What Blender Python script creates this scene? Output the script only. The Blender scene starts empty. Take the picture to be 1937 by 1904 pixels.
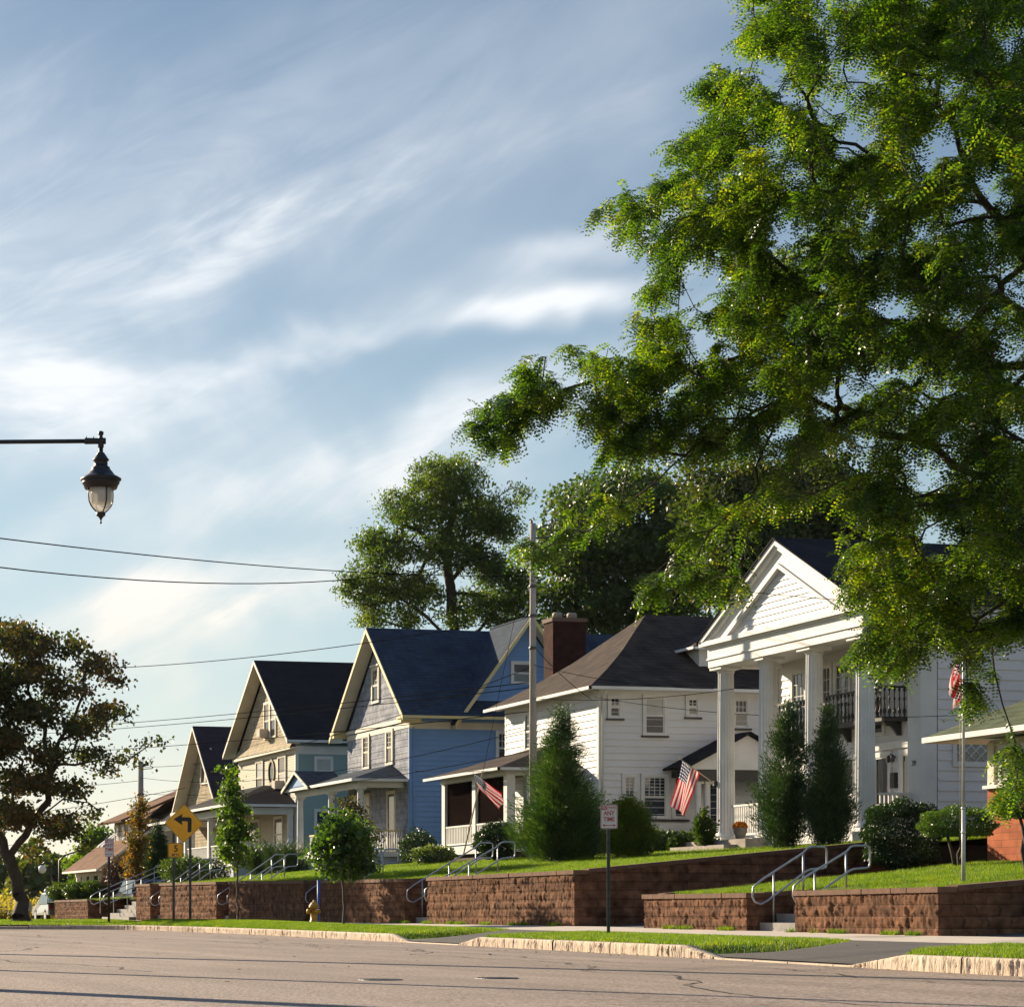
import bpy, math, random
import numpy as np
from mathutils import Vector

# ------------------------------------------------------------------ camera, sky, sun, exposure
SC = bpy.context.scene
TH = math.atan(930 / 4300); CT = math.cos(TH); ST = math.sin(TH)
cam_d = bpy.data.cameras.new("camera"); cam = bpy.data.objects.new("camera", cam_d)
SC.collection.objects.link(cam); SC.camera = cam
cam.location = (0, 0, 0.6); cam.rotation_euler = (math.pi / 2, 0, -TH)
cam_d.sensor_width = 36; cam_d.lens = 36 * 4300 / 1937
cam_d.shift_x = (968.5 - 150) / 1937; cam_d.shift_y = (1732 - 952) / 1937
cam_d.clip_start = 0.5; cam_d.clip_end = 6000

SUN_EL = math.radians(21)
SUN_DIR = Vector((-.421 * math.cos(SUN_EL), .907 * math.cos(SUN_EL), math.sin(SUN_EL)))  # towards the sun
sun_d = bpy.data.lights.new("sun", 'SUN'); sun_d.energy = 4.5; sun_d.angle = math.radians(0.53)
sun_d.color = (1.0, .83, .59)
sun = bpy.data.objects.new("sun", sun_d); SC.collection.objects.link(sun)
sun.rotation_euler = (-SUN_DIR).to_track_quat('-Z', 'Y').to_euler(); sun.location = (-20, 40, 40)

def build_world():
    w = bpy.data.worlds.new("World"); SC.world = w; w.use_nodes = True
    nt = w.node_tree; N = nt.nodes; L = nt.links; N.clear()
    out = N.new('ShaderNodeOutputWorld'); bg = N.new('ShaderNodeBackground'); L.new(bg.outputs[0], out.inputs[0])
    bg.inputs[1].default_value = SKY_STRENGTH
    sky = N.new('ShaderNodeTexSky'); sky.sky_type = 'NISHITA'; sky.sun_disc = False
    sky.sun_elevation = SUN_EL; sky.sun_rotation = math.atan2(SUN_DIR.x, SUN_DIR.y)
    sky.air_density = 1.0; sky.dust_density = 0.3; sky.ozone_density = 1.5; sky.altitude = 100
    def math_(op, a, b=None, c=None, clamp=False):
        n = N.new('ShaderNodeMath'); n.operation = op; n.use_clamp = clamp
        for i, v in enumerate((a, b, c)):
            if v is None: continue
            if isinstance(v, (int, float)): n.inputs[i].default_value = v
            else: L.new(v, n.inputs[i])
        return n.outputs[0]
    tc = N.new('ShaderNodeTexCoord'); sep = N.new('ShaderNodeSeparateXYZ'); L.new(tc.outputs['Generated'], sep.inputs[0])
    x, y, z = sep.outputs
    az = math_('ARCTAN2', x, y); el = math_('ARCSINE', z)      # bearing from the street direction, height above the horizon
    cb = N.new('ShaderNodeCombineXYZ'); L.new(az, cb.inputs[0]); L.new(el, cb.inputs[1])
    def noise(rot, scale, sx, sy, detail, rough, dist, off=0.0):
        m0 = N.new('ShaderNodeMapping'); m0.inputs['Rotation'].default_value = (0, 0, math.radians(rot)); L.new(cb.outputs[0], m0.inputs[0])
        m = N.new('ShaderNodeMapping'); m.inputs['Scale'].default_value = (sx, sy, 1); m.inputs['Location'].default_value = (off, off * .7, 0)
        L.new(m0.outputs[0], m.inputs[0])
        t = N.new('ShaderNodeTexNoise'); t.inputs['Scale'].default_value = scale; t.inputs['Detail'].default_value = detail
        t.inputs['Roughness'].default_value = rough; t.inputs['Distortion'].default_value = dist
        L.new(m.outputs[0], t.inputs['Vector']); return t.outputs[0]
    def ramp(v, a, b):
        r = N.new('ShaderNodeMapRange'); r.interpolation_type = 'SMOOTHSTEP'
        r.inputs[1].default_value = a; r.inputs[2].default_value = b; L.new(v, r.inputs[0]); return r.outputs[0]
    wob = math_('MULTIPLY', math_('SUBTRACT', noise(0, 5, 1, 1, 5, .55, .6, 1.7), .5), .16)
    azw = math_('ADD', az, wob); elw = math_('ADD', el, math_('MULTIPLY', math_('SUBTRACT', noise(0, 7, 1, 1, 4, .55, .3, 7.1), .5), .10))
    tot = None
    # long soft cirrus banks: bearing, height, half length, half width, tilt (deg), weight
    for (ba, be, ha, hb, tl, wt) in CLOUDS:
        du = math_('SUBTRACT', azw, math.radians(ba)); dv = math_('SUBTRACT', elw, math.radians(be)); c_, s_ = math.cos(math.radians(tl)), math.sin(math.radians(tl))
        p = math_('DIVIDE', math_('ADD', math_('MULTIPLY', du, c_), math_('MULTIPLY', dv, s_)), math.radians(ha))
        q = math_('DIVIDE', math_('SUBTRACT', math_('MULTIPLY', dv, c_), math_('MULTIPLY', du, s_)), math.radians(hb))
        e = math_('EXPONENT', math_('MULTIPLY', math_('ADD', math_('MULTIPLY', p, p), math_('MULTIPLY', q, q)), -1.0)); e = math_('MULTIPLY', e, wt)
        tot = e if tot is None else math_('ADD', tot, e)
    n1 = ramp(noise(-18, 6, .55, 1.6, 8, .55, 1.1, 3.1), .32, .72)
    n2 = ramp(noise(-26, 16, .45, 1.9, 8, .6, 1.3, 9.0), .35, .75)
    n3 = ramp(noise(-48, 3.6, .7, 1.4, 6, .5, 1.2, 5.3), .38, .70)
    c = math_('MULTIPLY', tot, math_('ADD', math_('ADD', math_('MULTIPLY', n1, .75), math_('MULTIPLY', n2, .35)), .18))
    c = math_('ADD', c, math_('MULTIPLY', n3, math_('ADD', math_('MULTIPLY', n2, .06), .05)))
    veil = math_('MULTIPLY', math_('SUBTRACT', 1.0, ramp(el, -.02, .34)), .62)
    mx = N.new('ShaderNodeMixRGB'); L.new(math_('MULTIPLY', c, 1.0, None, True), mx.inputs[0])
    tint = N.new('ShaderNodeMixRGB'); tint.blend_type = 'MULTIPLY'; tint.inputs[0].default_value = 1
    L.new(sky.outputs[0], tint.inputs[1]); tz = N.new('ShaderNodeMixRGB'); L.new(ramp(el, .45, .95), tz.inputs[0]); tz.inputs[1].default_value = SKY_TINT; tz.inputs[2].default_value = (1.0, 1.02, 1.08, 1); L.new(tz.outputs[0], tint.inputs[2])
    vc = N.new('ShaderNodeMixRGB'); L.new(ramp(el, .0, .14), vc.inputs[0]); vc.inputs[1].default_value = VEIL_LOW; vc.inputs[2].default_value = VEIL
    vm = N.new('ShaderNodeMixRGB'); L.new(veil, vm.inputs[0]); L.new(tint.outputs[0], vm.inputs[1]); L.new(vc.outputs[0], vm.inputs[2])
    L.new(vm.outputs[0], mx.inputs[1])
    low = N.new('ShaderNodeMixRGB'); L.new(ramp(el, .02, .24), low.inputs[0])
    low.inputs[1].default_value = CLOUD_LOW; low.inputs[2].default_value = CLOUD_HIGH
    L.new(low.outputs[0], mx.inputs[2])
    L.new(mx.outputs[0], bg.inputs[0])
SKY_STRENGTH = 0.080; SKY_TINT = (.57, .555, .525, 1)
CLOUD_LOW = (5.8, 5.3, 4.3, 1); CLOUD_HIGH = (5.2, 5.4, 5.6, 1); VEIL = (3.5, 4.4, 4.75, 1); VEIL_LOW = (5.6, 5.2, 4.5, 1)
CLOUDS = [(11.8, 12.9, 4.2, 1.4, -8, 1.5), (16.8, 16.4, 3.8, .9, 26, .9), (13.5, 18.0, 6, 2.6, 16, .6), (23.2, 14.8, 2.8, .45, 3, .95), (15.2, 7.3, 4.8, .9, 13, 1.9),
          (19.5, 10.9, 6, .9, 19, 1.15), (16.8, 13.7, 2.6, .35, 12, .9), (23, 19.5, 7, 2.2, 38, .30), (11.8, 15.4, 4.0, 1.6, 10, .8), (12, 9.6, 4, .8, 12, .5), (15.6, 5.0, 1.4, .25, 3, .5), (24, 16.0, 2, .4, 12, .6), (12, 3, 5, 1.5, 5, .5)]
build_world()
SC.view_settings.view_transform = 'Standard'; SC.view_settings.look = 'None'
SC.view_settings.gamma = 1; SC.view_settings.exposure = 1.2
SC.cycles.max_bounces = 6; SC.cycles.diffuse_bounces = 3; SC.cycles.glossy_bounces = 3
SC.cycles.transmission_bounces = 4; SC.cycles.transparent_max_bounces = 6
SC.cycles.caustics_reflective = False; SC.cycles.caustics_refractive = False
SC.cycles.use_denoising = True; SC.cycles.sample_clamp_direct = 5; SC.cycles.sample_clamp_indirect = 4

rng = np.random.default_rng(7); random.seed(7)

# ------------------------------------------------------------------ survey helpers: street frame x = across the street, y = along it, z up
def D(x, y, d):
    a = (x - 150) / 4300; b = (1732 - y) / 4300
    return (CT * a * d + ST * d, CT * d - ST * a * d, .6 + b * d)
def S(x, y, s):
    a = (x - 150) / 4300; return D(x, y, s / (CT - ST * a))
def T(x, y, t):
    a = (x - 150) / 4300; return D(x, y, t / (CT * a + ST))
def proj(P):
    P = np.asarray(P); X = CT * P[..., 0] - ST * P[..., 1]; d = ST * P[..., 0] + CT * P[..., 1]
    return 150 + 4300 * X / d, 1732 - 4300 * (P[..., 2] - .6) / d

# ------------------------------------------------------------------ materials
MATS = {}
def mat(name, col, rough=.7, col2=None, nscale=3.0, ndetail=5, contrast=(.35, .65), bump=0.0, bscale=30.0,
        metal=0.0, spec=.5, stretch=(1, 1, 1), island=None, island_cols=None):
    if name in MATS: return MATS[name]
    m = bpy.data.materials.new(name); m.use_nodes = True; nt = m.node_tree; N = nt.nodes; L = nt.links
    b = N['Principled BSDF']; b.inputs['Roughness'].default_value = rough; b.inputs['Metallic'].default_value = metal
    b.inputs['Specular IOR Level'].default_value = spec
    geo = N.new('ShaderNodeNewGeometry'); mp = N.new('ShaderNodeMapping'); mp.inputs['Scale'].default_value = stretch
    L.new(geo.outputs['Position'], mp.inputs[0])
    b.inputs['Base Color'].default_value = (*col, 1)
    last = None
    if col2 is not None:
        n = N.new('ShaderNodeTexNoise'); n.inputs['Scale'].default_value = nscale; n.inputs['Detail'].default_value = ndetail
        L.new(mp.outputs[0], n.inputs['Vector'])
        r = N.new('ShaderNodeMapRange'); r.inputs[1].default_value = contrast[0]; r.inputs[2].default_value = contrast[1]
        L.new(n.outputs[0], r.inputs[0])
        mx = N.new('ShaderNodeMixRGB'); mx.inputs[1].default_value = (*col, 1); mx.inputs[2].default_value = (*col2, 1)
        L.new(r.outputs[0], mx.inputs[0]); L.new(mx.outputs[0], b.inputs['Base Color']); last = mx.outputs[0]
    if bump:
        n = N.new('ShaderNodeTexNoise'); n.inputs['Scale'].default_value = bscale; n.inputs['Detail'].default_value = 4
        L.new(mp.outputs[0], n.inputs['Vector'])
        bp = N.new('ShaderNodeBump'); bp.inputs['Strength'].default_value = bump; bp.inputs['Distance'].default_value = .02
        L.new(n.outputs[0], bp.inputs['Height']); L.new(bp.outputs[0], b.inputs['Normal'])
    MATS[name] = m; m['_col'] = 1
    return m

def brickmat(name, c1, c2, mortar, bw, bh, msize=.01, rough=.85, off=.5, bump=.5, noisy=.35, nscale=1.2, mortar_smooth=.1, axis=None, dark=None):
    if name in MATS: return MATS[name]
    m = bpy.data.materials.new(name); m.use_nodes = True; nt = m.node_tree; N = nt.nodes; L = nt.links
    b = N['Principled BSDF']; b.inputs['Roughness'].default_value = rough; b.inputs['Specular IOR Level'].default_value = .1
    geo = N.new('ShaderNodeNewGeometry'); sp = N.new('ShaderNodeSeparateXYZ'); L.new(geo.outputs['Position'], sp.inputs[0])
    ad = N.new('ShaderNodeMath'); ad.operation = 'ADD'; L.new(sp.outputs[0], ad.inputs[0]); L.new(sp.outputs[1], ad.inputs[1])
    cb = N.new('ShaderNodeCombineXYZ'); L.new(ad.outputs[0], cb.inputs[0]); L.new(sp.outputs[2], cb.inputs[1])
    br = N.new('ShaderNodeTexBrick'); L.new(cb.outputs[0], br.inputs['Vector'])
    br.inputs['Color1'].default_value = (*c1, 1); br.inputs['Color2'].default_value = (*c2, 1); br.inputs['Mortar'].default_value = (*mortar, 1)
    br.inputs['Scale'].default_value = 1; br.inputs['Brick Width'].default_value = bw; br.inputs['Row Height'].default_value = bh
    br.inputs['Mortar Size'].default_value = msize; br.inputs['Mortar Smooth'].default_value = mortar_smooth; br.offset = off
    n = N.new('ShaderNodeTexNoise'); n.inputs['Scale'].default_value = nscale; n.inputs['Detail'].default_value = 6
    L.new(geo.outputs['Position'], n.inputs['Vector'])
    r = N.new('ShaderNodeMapRange'); r.inputs[1].default_value = .3; r.inputs[2].default_value = .7
    r.inputs[3].default_value = 1 - noisy; r.inputs[4].default_value = 1 + noisy; L.new(n.outputs[0], r.inputs[0])
    mu = N.new('ShaderNodeMixRGB'); mu.blend_type = 'MULTIPLY'; mu.inputs[0].default_value = 1
    L.new(br.outputs[0], mu.inputs[1]); L.new(r.outputs[0], mu.inputs[2]); L.new(mu.outputs[0], b.inputs['Base Color'])
    bp = N.new('ShaderNodeBump'); bp.inputs['Strength'].default_value = bump; bp.inputs['Distance'].default_value = .015; bp.invert = True
    n2 = N.new('ShaderNodeTexNoise'); n2.inputs['Scale'].default_value = 40; L.new(geo.outputs['Position'], n2.inputs['Vector'])
    a2 = N.new('ShaderNodeMath'); a2.operation = 'MULTIPLY_ADD'; L.new(n2.outputs[0], a2.inputs[0]); a2.inputs[1].default_value = .5
    L.new(br.outputs['Fac'], a2.inputs[2]); L.new(a2.outputs[0], bp.inputs['Height']); L.new(bp.outputs[0], b.inputs['Normal'])
    MATS[name] = m; return m

def leafmat(name, cols, trans=.45, rough=.4, spec=.5, big=1.0):
    """cols: list of (pos, colour) over random-per-leaf; trans = share of light passed through the blade"""
    if name in MATS: return MATS[name]
    m = bpy.data.materials.new(name); m.use_nodes = True; nt = m.node_tree; N = nt.nodes; L = nt.links
    b = N['Principled BSDF']; out = N['Material Output']
    b.inputs['Roughness'].default_value = rough; b.inputs['Specular IOR Level'].default_value = spec
    geo = N.new('ShaderNodeNewGeometry'); cr = N.new('ShaderNodeValToRGB'); el = cr.color_ramp.elements
    while len(el) < len(cols): el.new(.5)
    for e, (p, c) in zip(el, cols): e.position = p; e.color = (*c, 1)
    n = N.new('ShaderNodeTexNoise'); n.inputs['Scale'].default_value = big; n.inputs['Detail'].default_value = 3
    L.new(geo.outputs['Position'], n.inputs['Vector'])
    ma = N.new('ShaderNodeMath'); ma.operation = 'MULTIPLY_ADD'; L.new(geo.outputs['Random Per Island'], ma.inputs[0]); ma.inputs[1].default_value = .45
    m2 = N.new('ShaderNodeMath'); m2.operation = 'MULTIPLY_ADD'; L.new(n.outputs[0], m2.inputs[0]); m2.inputs[1].default_value = 1.3; m2.inputs[2].default_value = -.37
    L.new(m2.outputs[0], ma.inputs[2]); L.new(ma.outputs[0], cr.inputs[0])
    L.new(cr.outputs[0], b.inputs['Base Color'])
    tr = N.new('ShaderNodeBsdfTranslucent'); mul = N.new('ShaderNodeMixRGB'); mul.blend_type = 'MULTIPLY'; mul.inputs[0].default_value = 1
    L.new(cr.outputs[0], mul.inputs[1]); mul.inputs[2].default_value = (2.0, 2.15, .55, 1); L.new(mul.outputs[0], tr.inputs[0])
    ms = N.new('ShaderNodeMixShader'); ms.inputs[0].default_value = trans
    L.new(b.outputs[0], ms.inputs[1]); L.new(tr.outputs[0], ms.inputs[2]); L.new(ms.outputs[0], out.inputs[0])
    MATS[name] = m; return m

# ------------------------------------------------------------------ object helpers
def loc_of(p): return Vector(p.location) if p is not None else Vector((0, 0, 0))
def world_of(p):
    v = Vector((0, 0, 0))
    while p is not None: v += Vector(p.location); p = p.parent
    return v
def tag(o, label=None, cat=None, group=None, kind=None):
    if label: o['label'] = label
    if cat: o['category'] = cat
    if group: o['group'] = group
    if kind: o['kind'] = kind
    return o
def thing(name, loc, label, cat, group=None):
    o = bpy.data.objects.new(name, None); SC.collection.objects.link(o); o.location = loc; o.empty_display_size = .3
    return tag(o, label, cat, group)
def link_mesh(name, me, m, parent, base=None):
    if m is not None: me.materials.append(m)
    o = bpy.data.objects.new(name, me); SC.collection.objects.link(o)
    if parent is not None: o.parent = parent
    elif base is not None: o.location = base
    return o
def mesh_np(name, V, F, m, parent=None, base=None, smooth=False):
    V = np.asarray(V, float).reshape(-1, 3); F = np.asarray(F, np.int64); k = F.shape[1]
    off = world_of(parent) if parent is not None else Vector(base or (0, 0, 0))
    V = V - np.array(off)
    me = bpy.data.meshes.new(name); me.vertices.add(len(V)); me.vertices.foreach_set('co', V.ravel())
    me.loops.add(F.size); me.loops.foreach_set('vertex_index', F.ravel())
    me.polygons.add(len(F)); me.polygons.foreach_set('loop_start', np.arange(0, F.size, k)); 
    if smooth: me.polygons.foreach_set('use_smooth', np.ones(len(F), bool))
    me.update(calc_edges=True); me.validate()
    return link_mesh(name, me, m, parent, base)

class MB:
    def __init__(s): s.v = []; s.f = []; s.mi = None; s.sm = []
    def face(s, pts, sm=False):
        i = len(s.v); s.v += [tuple(p) for p in pts]; s.f.append(tuple(range(i, i + len(pts)))); s.sm.append(sm)
    def box(s, x0, x1, y0, y1, z0, z1):
        if x0 > x1: x0, x1 = x1, x0
        if y0 > y1: y0, y1 = y1, y0
        if z0 > z1: z0, z1 = z1, z0
        i = len(s.v)
        s.v += [(x0, y0, z0), (x1, y0, z0), (x1, y1, z0), (x0, y1, z0), (x0, y0, z1), (x1, y0, z1), (x1, y1, z1), (x0, y1, z1)]
        for f in ((0, 3, 2, 1), (4, 5, 6, 7), (0, 1, 5, 4), (1, 2, 6, 5), (2, 3, 7, 6), (3, 0, 4, 7)):
            s.f.append(tuple(i + k for k in f)); s.sm.append(False)
        return s
    def prism(s, poly, vec):
        """closed solid: planar polygon extruded by vec"""
        vec = Vector(vec); A = [Vector(p) for p in poly]; B = [p + vec for p in A]; n = len(A); i = len(s.v)
        s.v += [tuple(p) for p in A + B]
        s.f.append(tuple(range(i + n - 1, i - 1, -1))); s.f.append(tuple(range(i + n, i + 2 * n)))
        for k in range(n):
            j = (k + 1) % n; s.f.append((i + k, i + j, i + n + j, i + n + k))
        s.sm += [False] * (n + 2); return s
    def tube(s, pts, r, n=8, closed=False, cap=True):
        pts = [Vector(p) for p in pts]; R = r if isinstance(r, (list, tuple, np.ndarray)) else [r] * len(pts); m = len(pts); rings = []
        up = None
        for k, p in enumerate(pts):
            if closed: d = pts[(k + 1) % m] - pts[k - 1]
            else: d = pts[min(k + 1, m - 1)] - pts[max(k - 1, 0)]
            if d.length < 1e-9: d = Vector((0, 0, 1))
            d.normalize()
            if up is None: up = Vector((0, 0, 1)) if abs(d.z) < .9 else Vector((1, 0, 0))
            a = d.cross(up)
            if a.length < 1e-6: a = d.cross(Vector((0, 1, 0)))
            a.normalize(); b = a.cross(d).normalized(); up = b
            i = len(s.v); rings.append(i)
            for q in range(n):
                t = 2 * math.pi * q / n; s.v.append(tuple(p + (a * math.cos(t) + b * math.sin(t)) * R[k]))
        for k in range(m if closed else m - 1):
            i = rings[k]; j = rings[(k + 1) % m]
            for q in range(n):
                w = (q + 1) % n; s.f.append((i + q, i + w, j + w, j + q)); s.sm.append(True)
        if cap and not closed:
            s.f.append(tuple(rings[0] + q for q in range(n - 1, -1, -1))); s.f.append(tuple(rings[-1] + q for q in range(n))); s.sm += [False, False]
        return s
    def lathe(s, c, prof, n=20, sm=True):
        """prof: (radius, z) from bottom to top, about the vertical axis through c"""
        c = Vector(c); rings = []
        for r, z in prof:
            i = len(s.v); rings.append(i)
            for q in range(n):
                t = 2 * math.pi * q / n; s.v.append((c.x + r * math.cos(t), c.y + r * math.sin(t), c.z + z))
        for a, b in zip(rings, rings[1:]):
            for q in range(n):
                w = (q + 1) % n; s.f.append((a + q, a + w, b + w, b + q)); s.sm.append(sm)
        s.f.append(tuple(rings[0] + q for q in range(n - 1, -1, -1))); s.f.append(tuple(rings[-1] + q for q in range(n))); s.sm += [False, False]
        return s
    def build(s, name, m, parent=None, base=None, label=None):
        off = world_of(parent) if parent is not None else Vector(base or (0, 0, 0))
        me = bpy.data.meshes.new(name); me.from_pydata([(x - off.x, y - off.y, z - off.z) for x, y, z in s.v], [], s.f)
        for p, q in zip(me.polygons, s.sm): p.use_smooth = q
        me.update()
        o = link_mesh(name, me, m, parent, base)
        if label: o['label'] = label
        return o
# face frames: u along the face, o = distance proud of it
class Face:
    def __init__(s, kind, v): s.k = kind; s.v = v       # 't': looks to the street (-x); 's': looks towards -y
    def p(s, u, o, z): return (s.v - o, u, z) if s.k == 't' else (u, s.v - o, z)
    def box(s, mb, u0, u1, o0, o1, z0, z1):
        if s.k == 't': mb.box(s.v - o1, s.v - o0, u0, u1, z0, z1)
        else: mb.box(u0, u1, s.v - o1, s.v - o0, z0, z1)

def siding(mb, F, poly, expo, lip=.018, z_from=None):
    """clapboards on face F over a convex polygon [(u,z)...]"""
    zs = [p[1] for p in poly]; z0 = min(zs) if z_from is None else z_from; z1 = max(zs)
    def span(z):
        us = []
        for (ua, za), (ub, zb) in zip(poly, poly[1:] + poly[:1]):
            if abs(za - zb) < 1e-9:
                if abs(z - za) < 1e-6: us += [ua, ub]
                continue
            t = (z - za) / (zb - za)
            if -1e-9 <= t <= 1 + 1e-9: us.append(ua + t * (ub - ua))
        return (min(us), max(us)) if us else None
    z = z0
    cuts = sorted({round(q, 4) for q in zs})
    while z < z1 - 1e-4:
        zt = min(z + expo, z1)
        a = span(z + 1e-5); b = span(zt - 1e-5)
        if a and b:
            P = F.p
            mb.face([P(a[0], lip, z), P(a[1], lip, z), P(b[1], .003, zt), P(b[0], .003, zt)])
            mb.face([P(a[0], .0, z), P(a[1], .0, z), P(a[1], lip, z), P(a[0], lip, z)])
        z = zt

def text_mesh(name, body, size, loc, rot, m, parent, extrude=.004, sx=1.0, bold=0.0):
    c = bpy.data.curves.new(name, 'FONT'); c.body = body; c.size = size; c.extrude = extrude; c.offset = bold; c.align_x = 'CENTER'; c.align_y = 'CENTER'
    o = bpy.data.objects.new(name, c); SC.collection.objects.link(o); bpy.context.view_layer.update()
    me = bpy.data.meshes.new_from_object(o.evaluated_get(bpy.context.evaluated_depsgraph_get())); me.name = name
    bpy.data.objects.remove(o); bpy.data.curves.remove(c)
    me.materials.clear(); me.materials.append(m); r = bpy.data.objects.new(name, me); SC.collection.objects.link(r)
    r.parent = parent; r.location = Vector(loc) - world_of(parent); r.rotation_euler = rot; r.scale = (sx, 1, 1); return r
# ------------------------------------------------------------------ ground, road, kerb
KP = [(11.8, -12), (12.4, 5), (13.2, 18.9), (13.5, 21.9), (14.35, 28.1), (15.3, 36.1), (16.35, 46), (17.3, 55), (18.0, 64),
      (18.3, 71.0), (18.3, 75.2), (17.5, 77.6), (16.0, 78.6), (14.0, 79.4), (10, 81.5), (3, 86), (-8, 94), (-22, 106)]
def catmull(P, n=10):
    P = [np.array(p, float) for p in P]; out = []
    for i in range(len(P) - 1):
        p0 = P[max(i - 1, 0)]; p1 = P[i]; p2 = P[i + 1]; p3 = P[min(i + 2, len(P) - 1)]
        for k in range(n):
            t = k / n
            out.append(.5 * ((2 * p1) + (p2 - p0) * t + (2 * p0 - 5 * p1 + 4 * p2 - p3) * t * t + (3 * p1 - p0 - 3 * p2 + p3) * t ** 3))
    out.append(P[-1]); return np.array(out)
KL = catmull(KP, 12)
_main = KL[KL[:, 1] < 75.3][: np.argmax(KL[:, 1] >= 75.0)]
def tk(s): return np.interp(s, _main[:, 0 + 1], _main[:, 0])
def zr(s): return .0017 * np.clip(s, 0, 80)
def zw(s): return np.interp(s, [0, 20, 34, 48, 58, 87, 110], [.15, .2, .26, .36, .39, .43, .35])
def zt_w(s): return zw(s) - .065
def bump_amp(s): return np.interp(s, [40, 45, 56, 64, 78, 95, 110], [.02, .03, .08, .15, .15, .1, 0])
APR = [(39.5, 43.2, 44.0, 48.0), (22.8, 26.8, 30.0, 33.8)]
TW = 20.3
def in_apron(t, s, grow=0.0):
    f = np.clip((t - tk(s)) / (TW - tk(s)), 0, 1); r = np.zeros(np.shape(t), bool)
    for a, b, c, d in APR:
        fl = 1.3 * np.clip(1 - f / .25, 0, 1) ** 1.5
        r |= (s > a + (c - a) * f - grow - fl) & (s < b + (d - b) * f + grow + fl)
    return r
def G(t, s):
    f = np.clip((t - tk(s)) / (TW - tk(s)), 0, 1); k = zr(s) + .165
    z = k + (zt_w(s) - k) * f + bump_amp(s) * np.sin(np.pi * np.clip(f, 0, 1))
    return z
def apron_blend(t, s):
    f = np.clip((t - tk(s)) / (TW - tk(s)), 0, 1); w = np.ones(np.shape(t))
    for a, b, c, d in APR:
        fl = 1.3 * np.clip(1 - f / .25, 0, 1) ** 1.5; lo = a + (c - a) * f - fl; hi = b + (d - b) * f + fl
        q = np.maximum(lo - s, s - hi); w = np.minimum(w, np.clip(q / .55, 0, 1))
    return w * w * (3 - 2 * w)
def GV(t, s):
    w = apron_blend(t, s); return GA(t, s) * (1 - w) + G(t, s) * w
def GA(t, s):
    f = np.clip((t - tk(s) - .15) / (TW - tk(s) - .15), 0, 1)
    return zr(s) + .02 + (zt_w(s) - zr(s) - .02) * f ** .8
def kerb_h(s):
    h = .165
    for a, b, c, d in APR:
        h = min(h, .018 + .147 * max(0, min(1, (a - s) / 1.4)) if s < (a + b) / 2 else .018 + .147 * max(0, min(1, (s - b) / 1.4)))
    return h
m_road = mat('asphalt_road', (.235, .180, .153), .85, (.305, .24, .206), 1.1, 8, (.25, .75), .7, 45, stretch=(1, .35, 1), spec=.3)
# fine aggregate on the road
def road_grain(m, scale=90, lo=.72, hi=1.3):
    nt = m.node_tree; N = nt.nodes; L = nt.links; b = N['Principled BSDF']; src = b.inputs['Base Color'].links[0].from_socket
    g = N.new('ShaderNodeNewGeometry'); n = N.new('ShaderNodeTexNoise'); n.inputs['Scale'].default_value = scale; n.inputs['Detail'].default_value = 3
    L.new(g.outputs['Position'], n.inputs['Vector'])
    r = N.new('ShaderNodeMapRange'); r.inputs[1].default_value = .3; r.inputs[2].default_value = .7; r.inputs[3].default_value = lo; r.inputs[4].default_value = hi
    L.new(n.outputs[0], r.inputs[0]); mu = N.new('ShaderNodeMixRGB'); mu.blend_type = 'MULTIPLY'; mu.inputs[0].default_value = 1
    L.new(src, mu.inputs[1]); L.new(r.outputs[0], mu.inputs[2]); L.new(mu.outputs[0], b.inputs['Base Color'])
road_grain(m_road, 22, .62, 1.42)
m_soil = mat('lawn_soil', (.045, .075, .014), .95, (.07, .085, .022), .8, 6, (.3, .7), .6, 12)
m_conc = mat('concrete', (.58, .50, .42), .85, (.46, .40, .34), 2.0, 6, (.3, .7), .3, 40)
m_dark = mat('asphalt_driveway', (.055, .05, .05), .9, (.085, .076, .072), 1.3, 8, (.3, .7), .5, 60)
road_grain(m_dark, 40, .75, 1.3)
m_kerb = mat('granite', (.54, .43, .33), .85, (.42, .325, .245), 9, 6, (.3, .7), .8, 30, stretch=(1, 1, .35))

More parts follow.
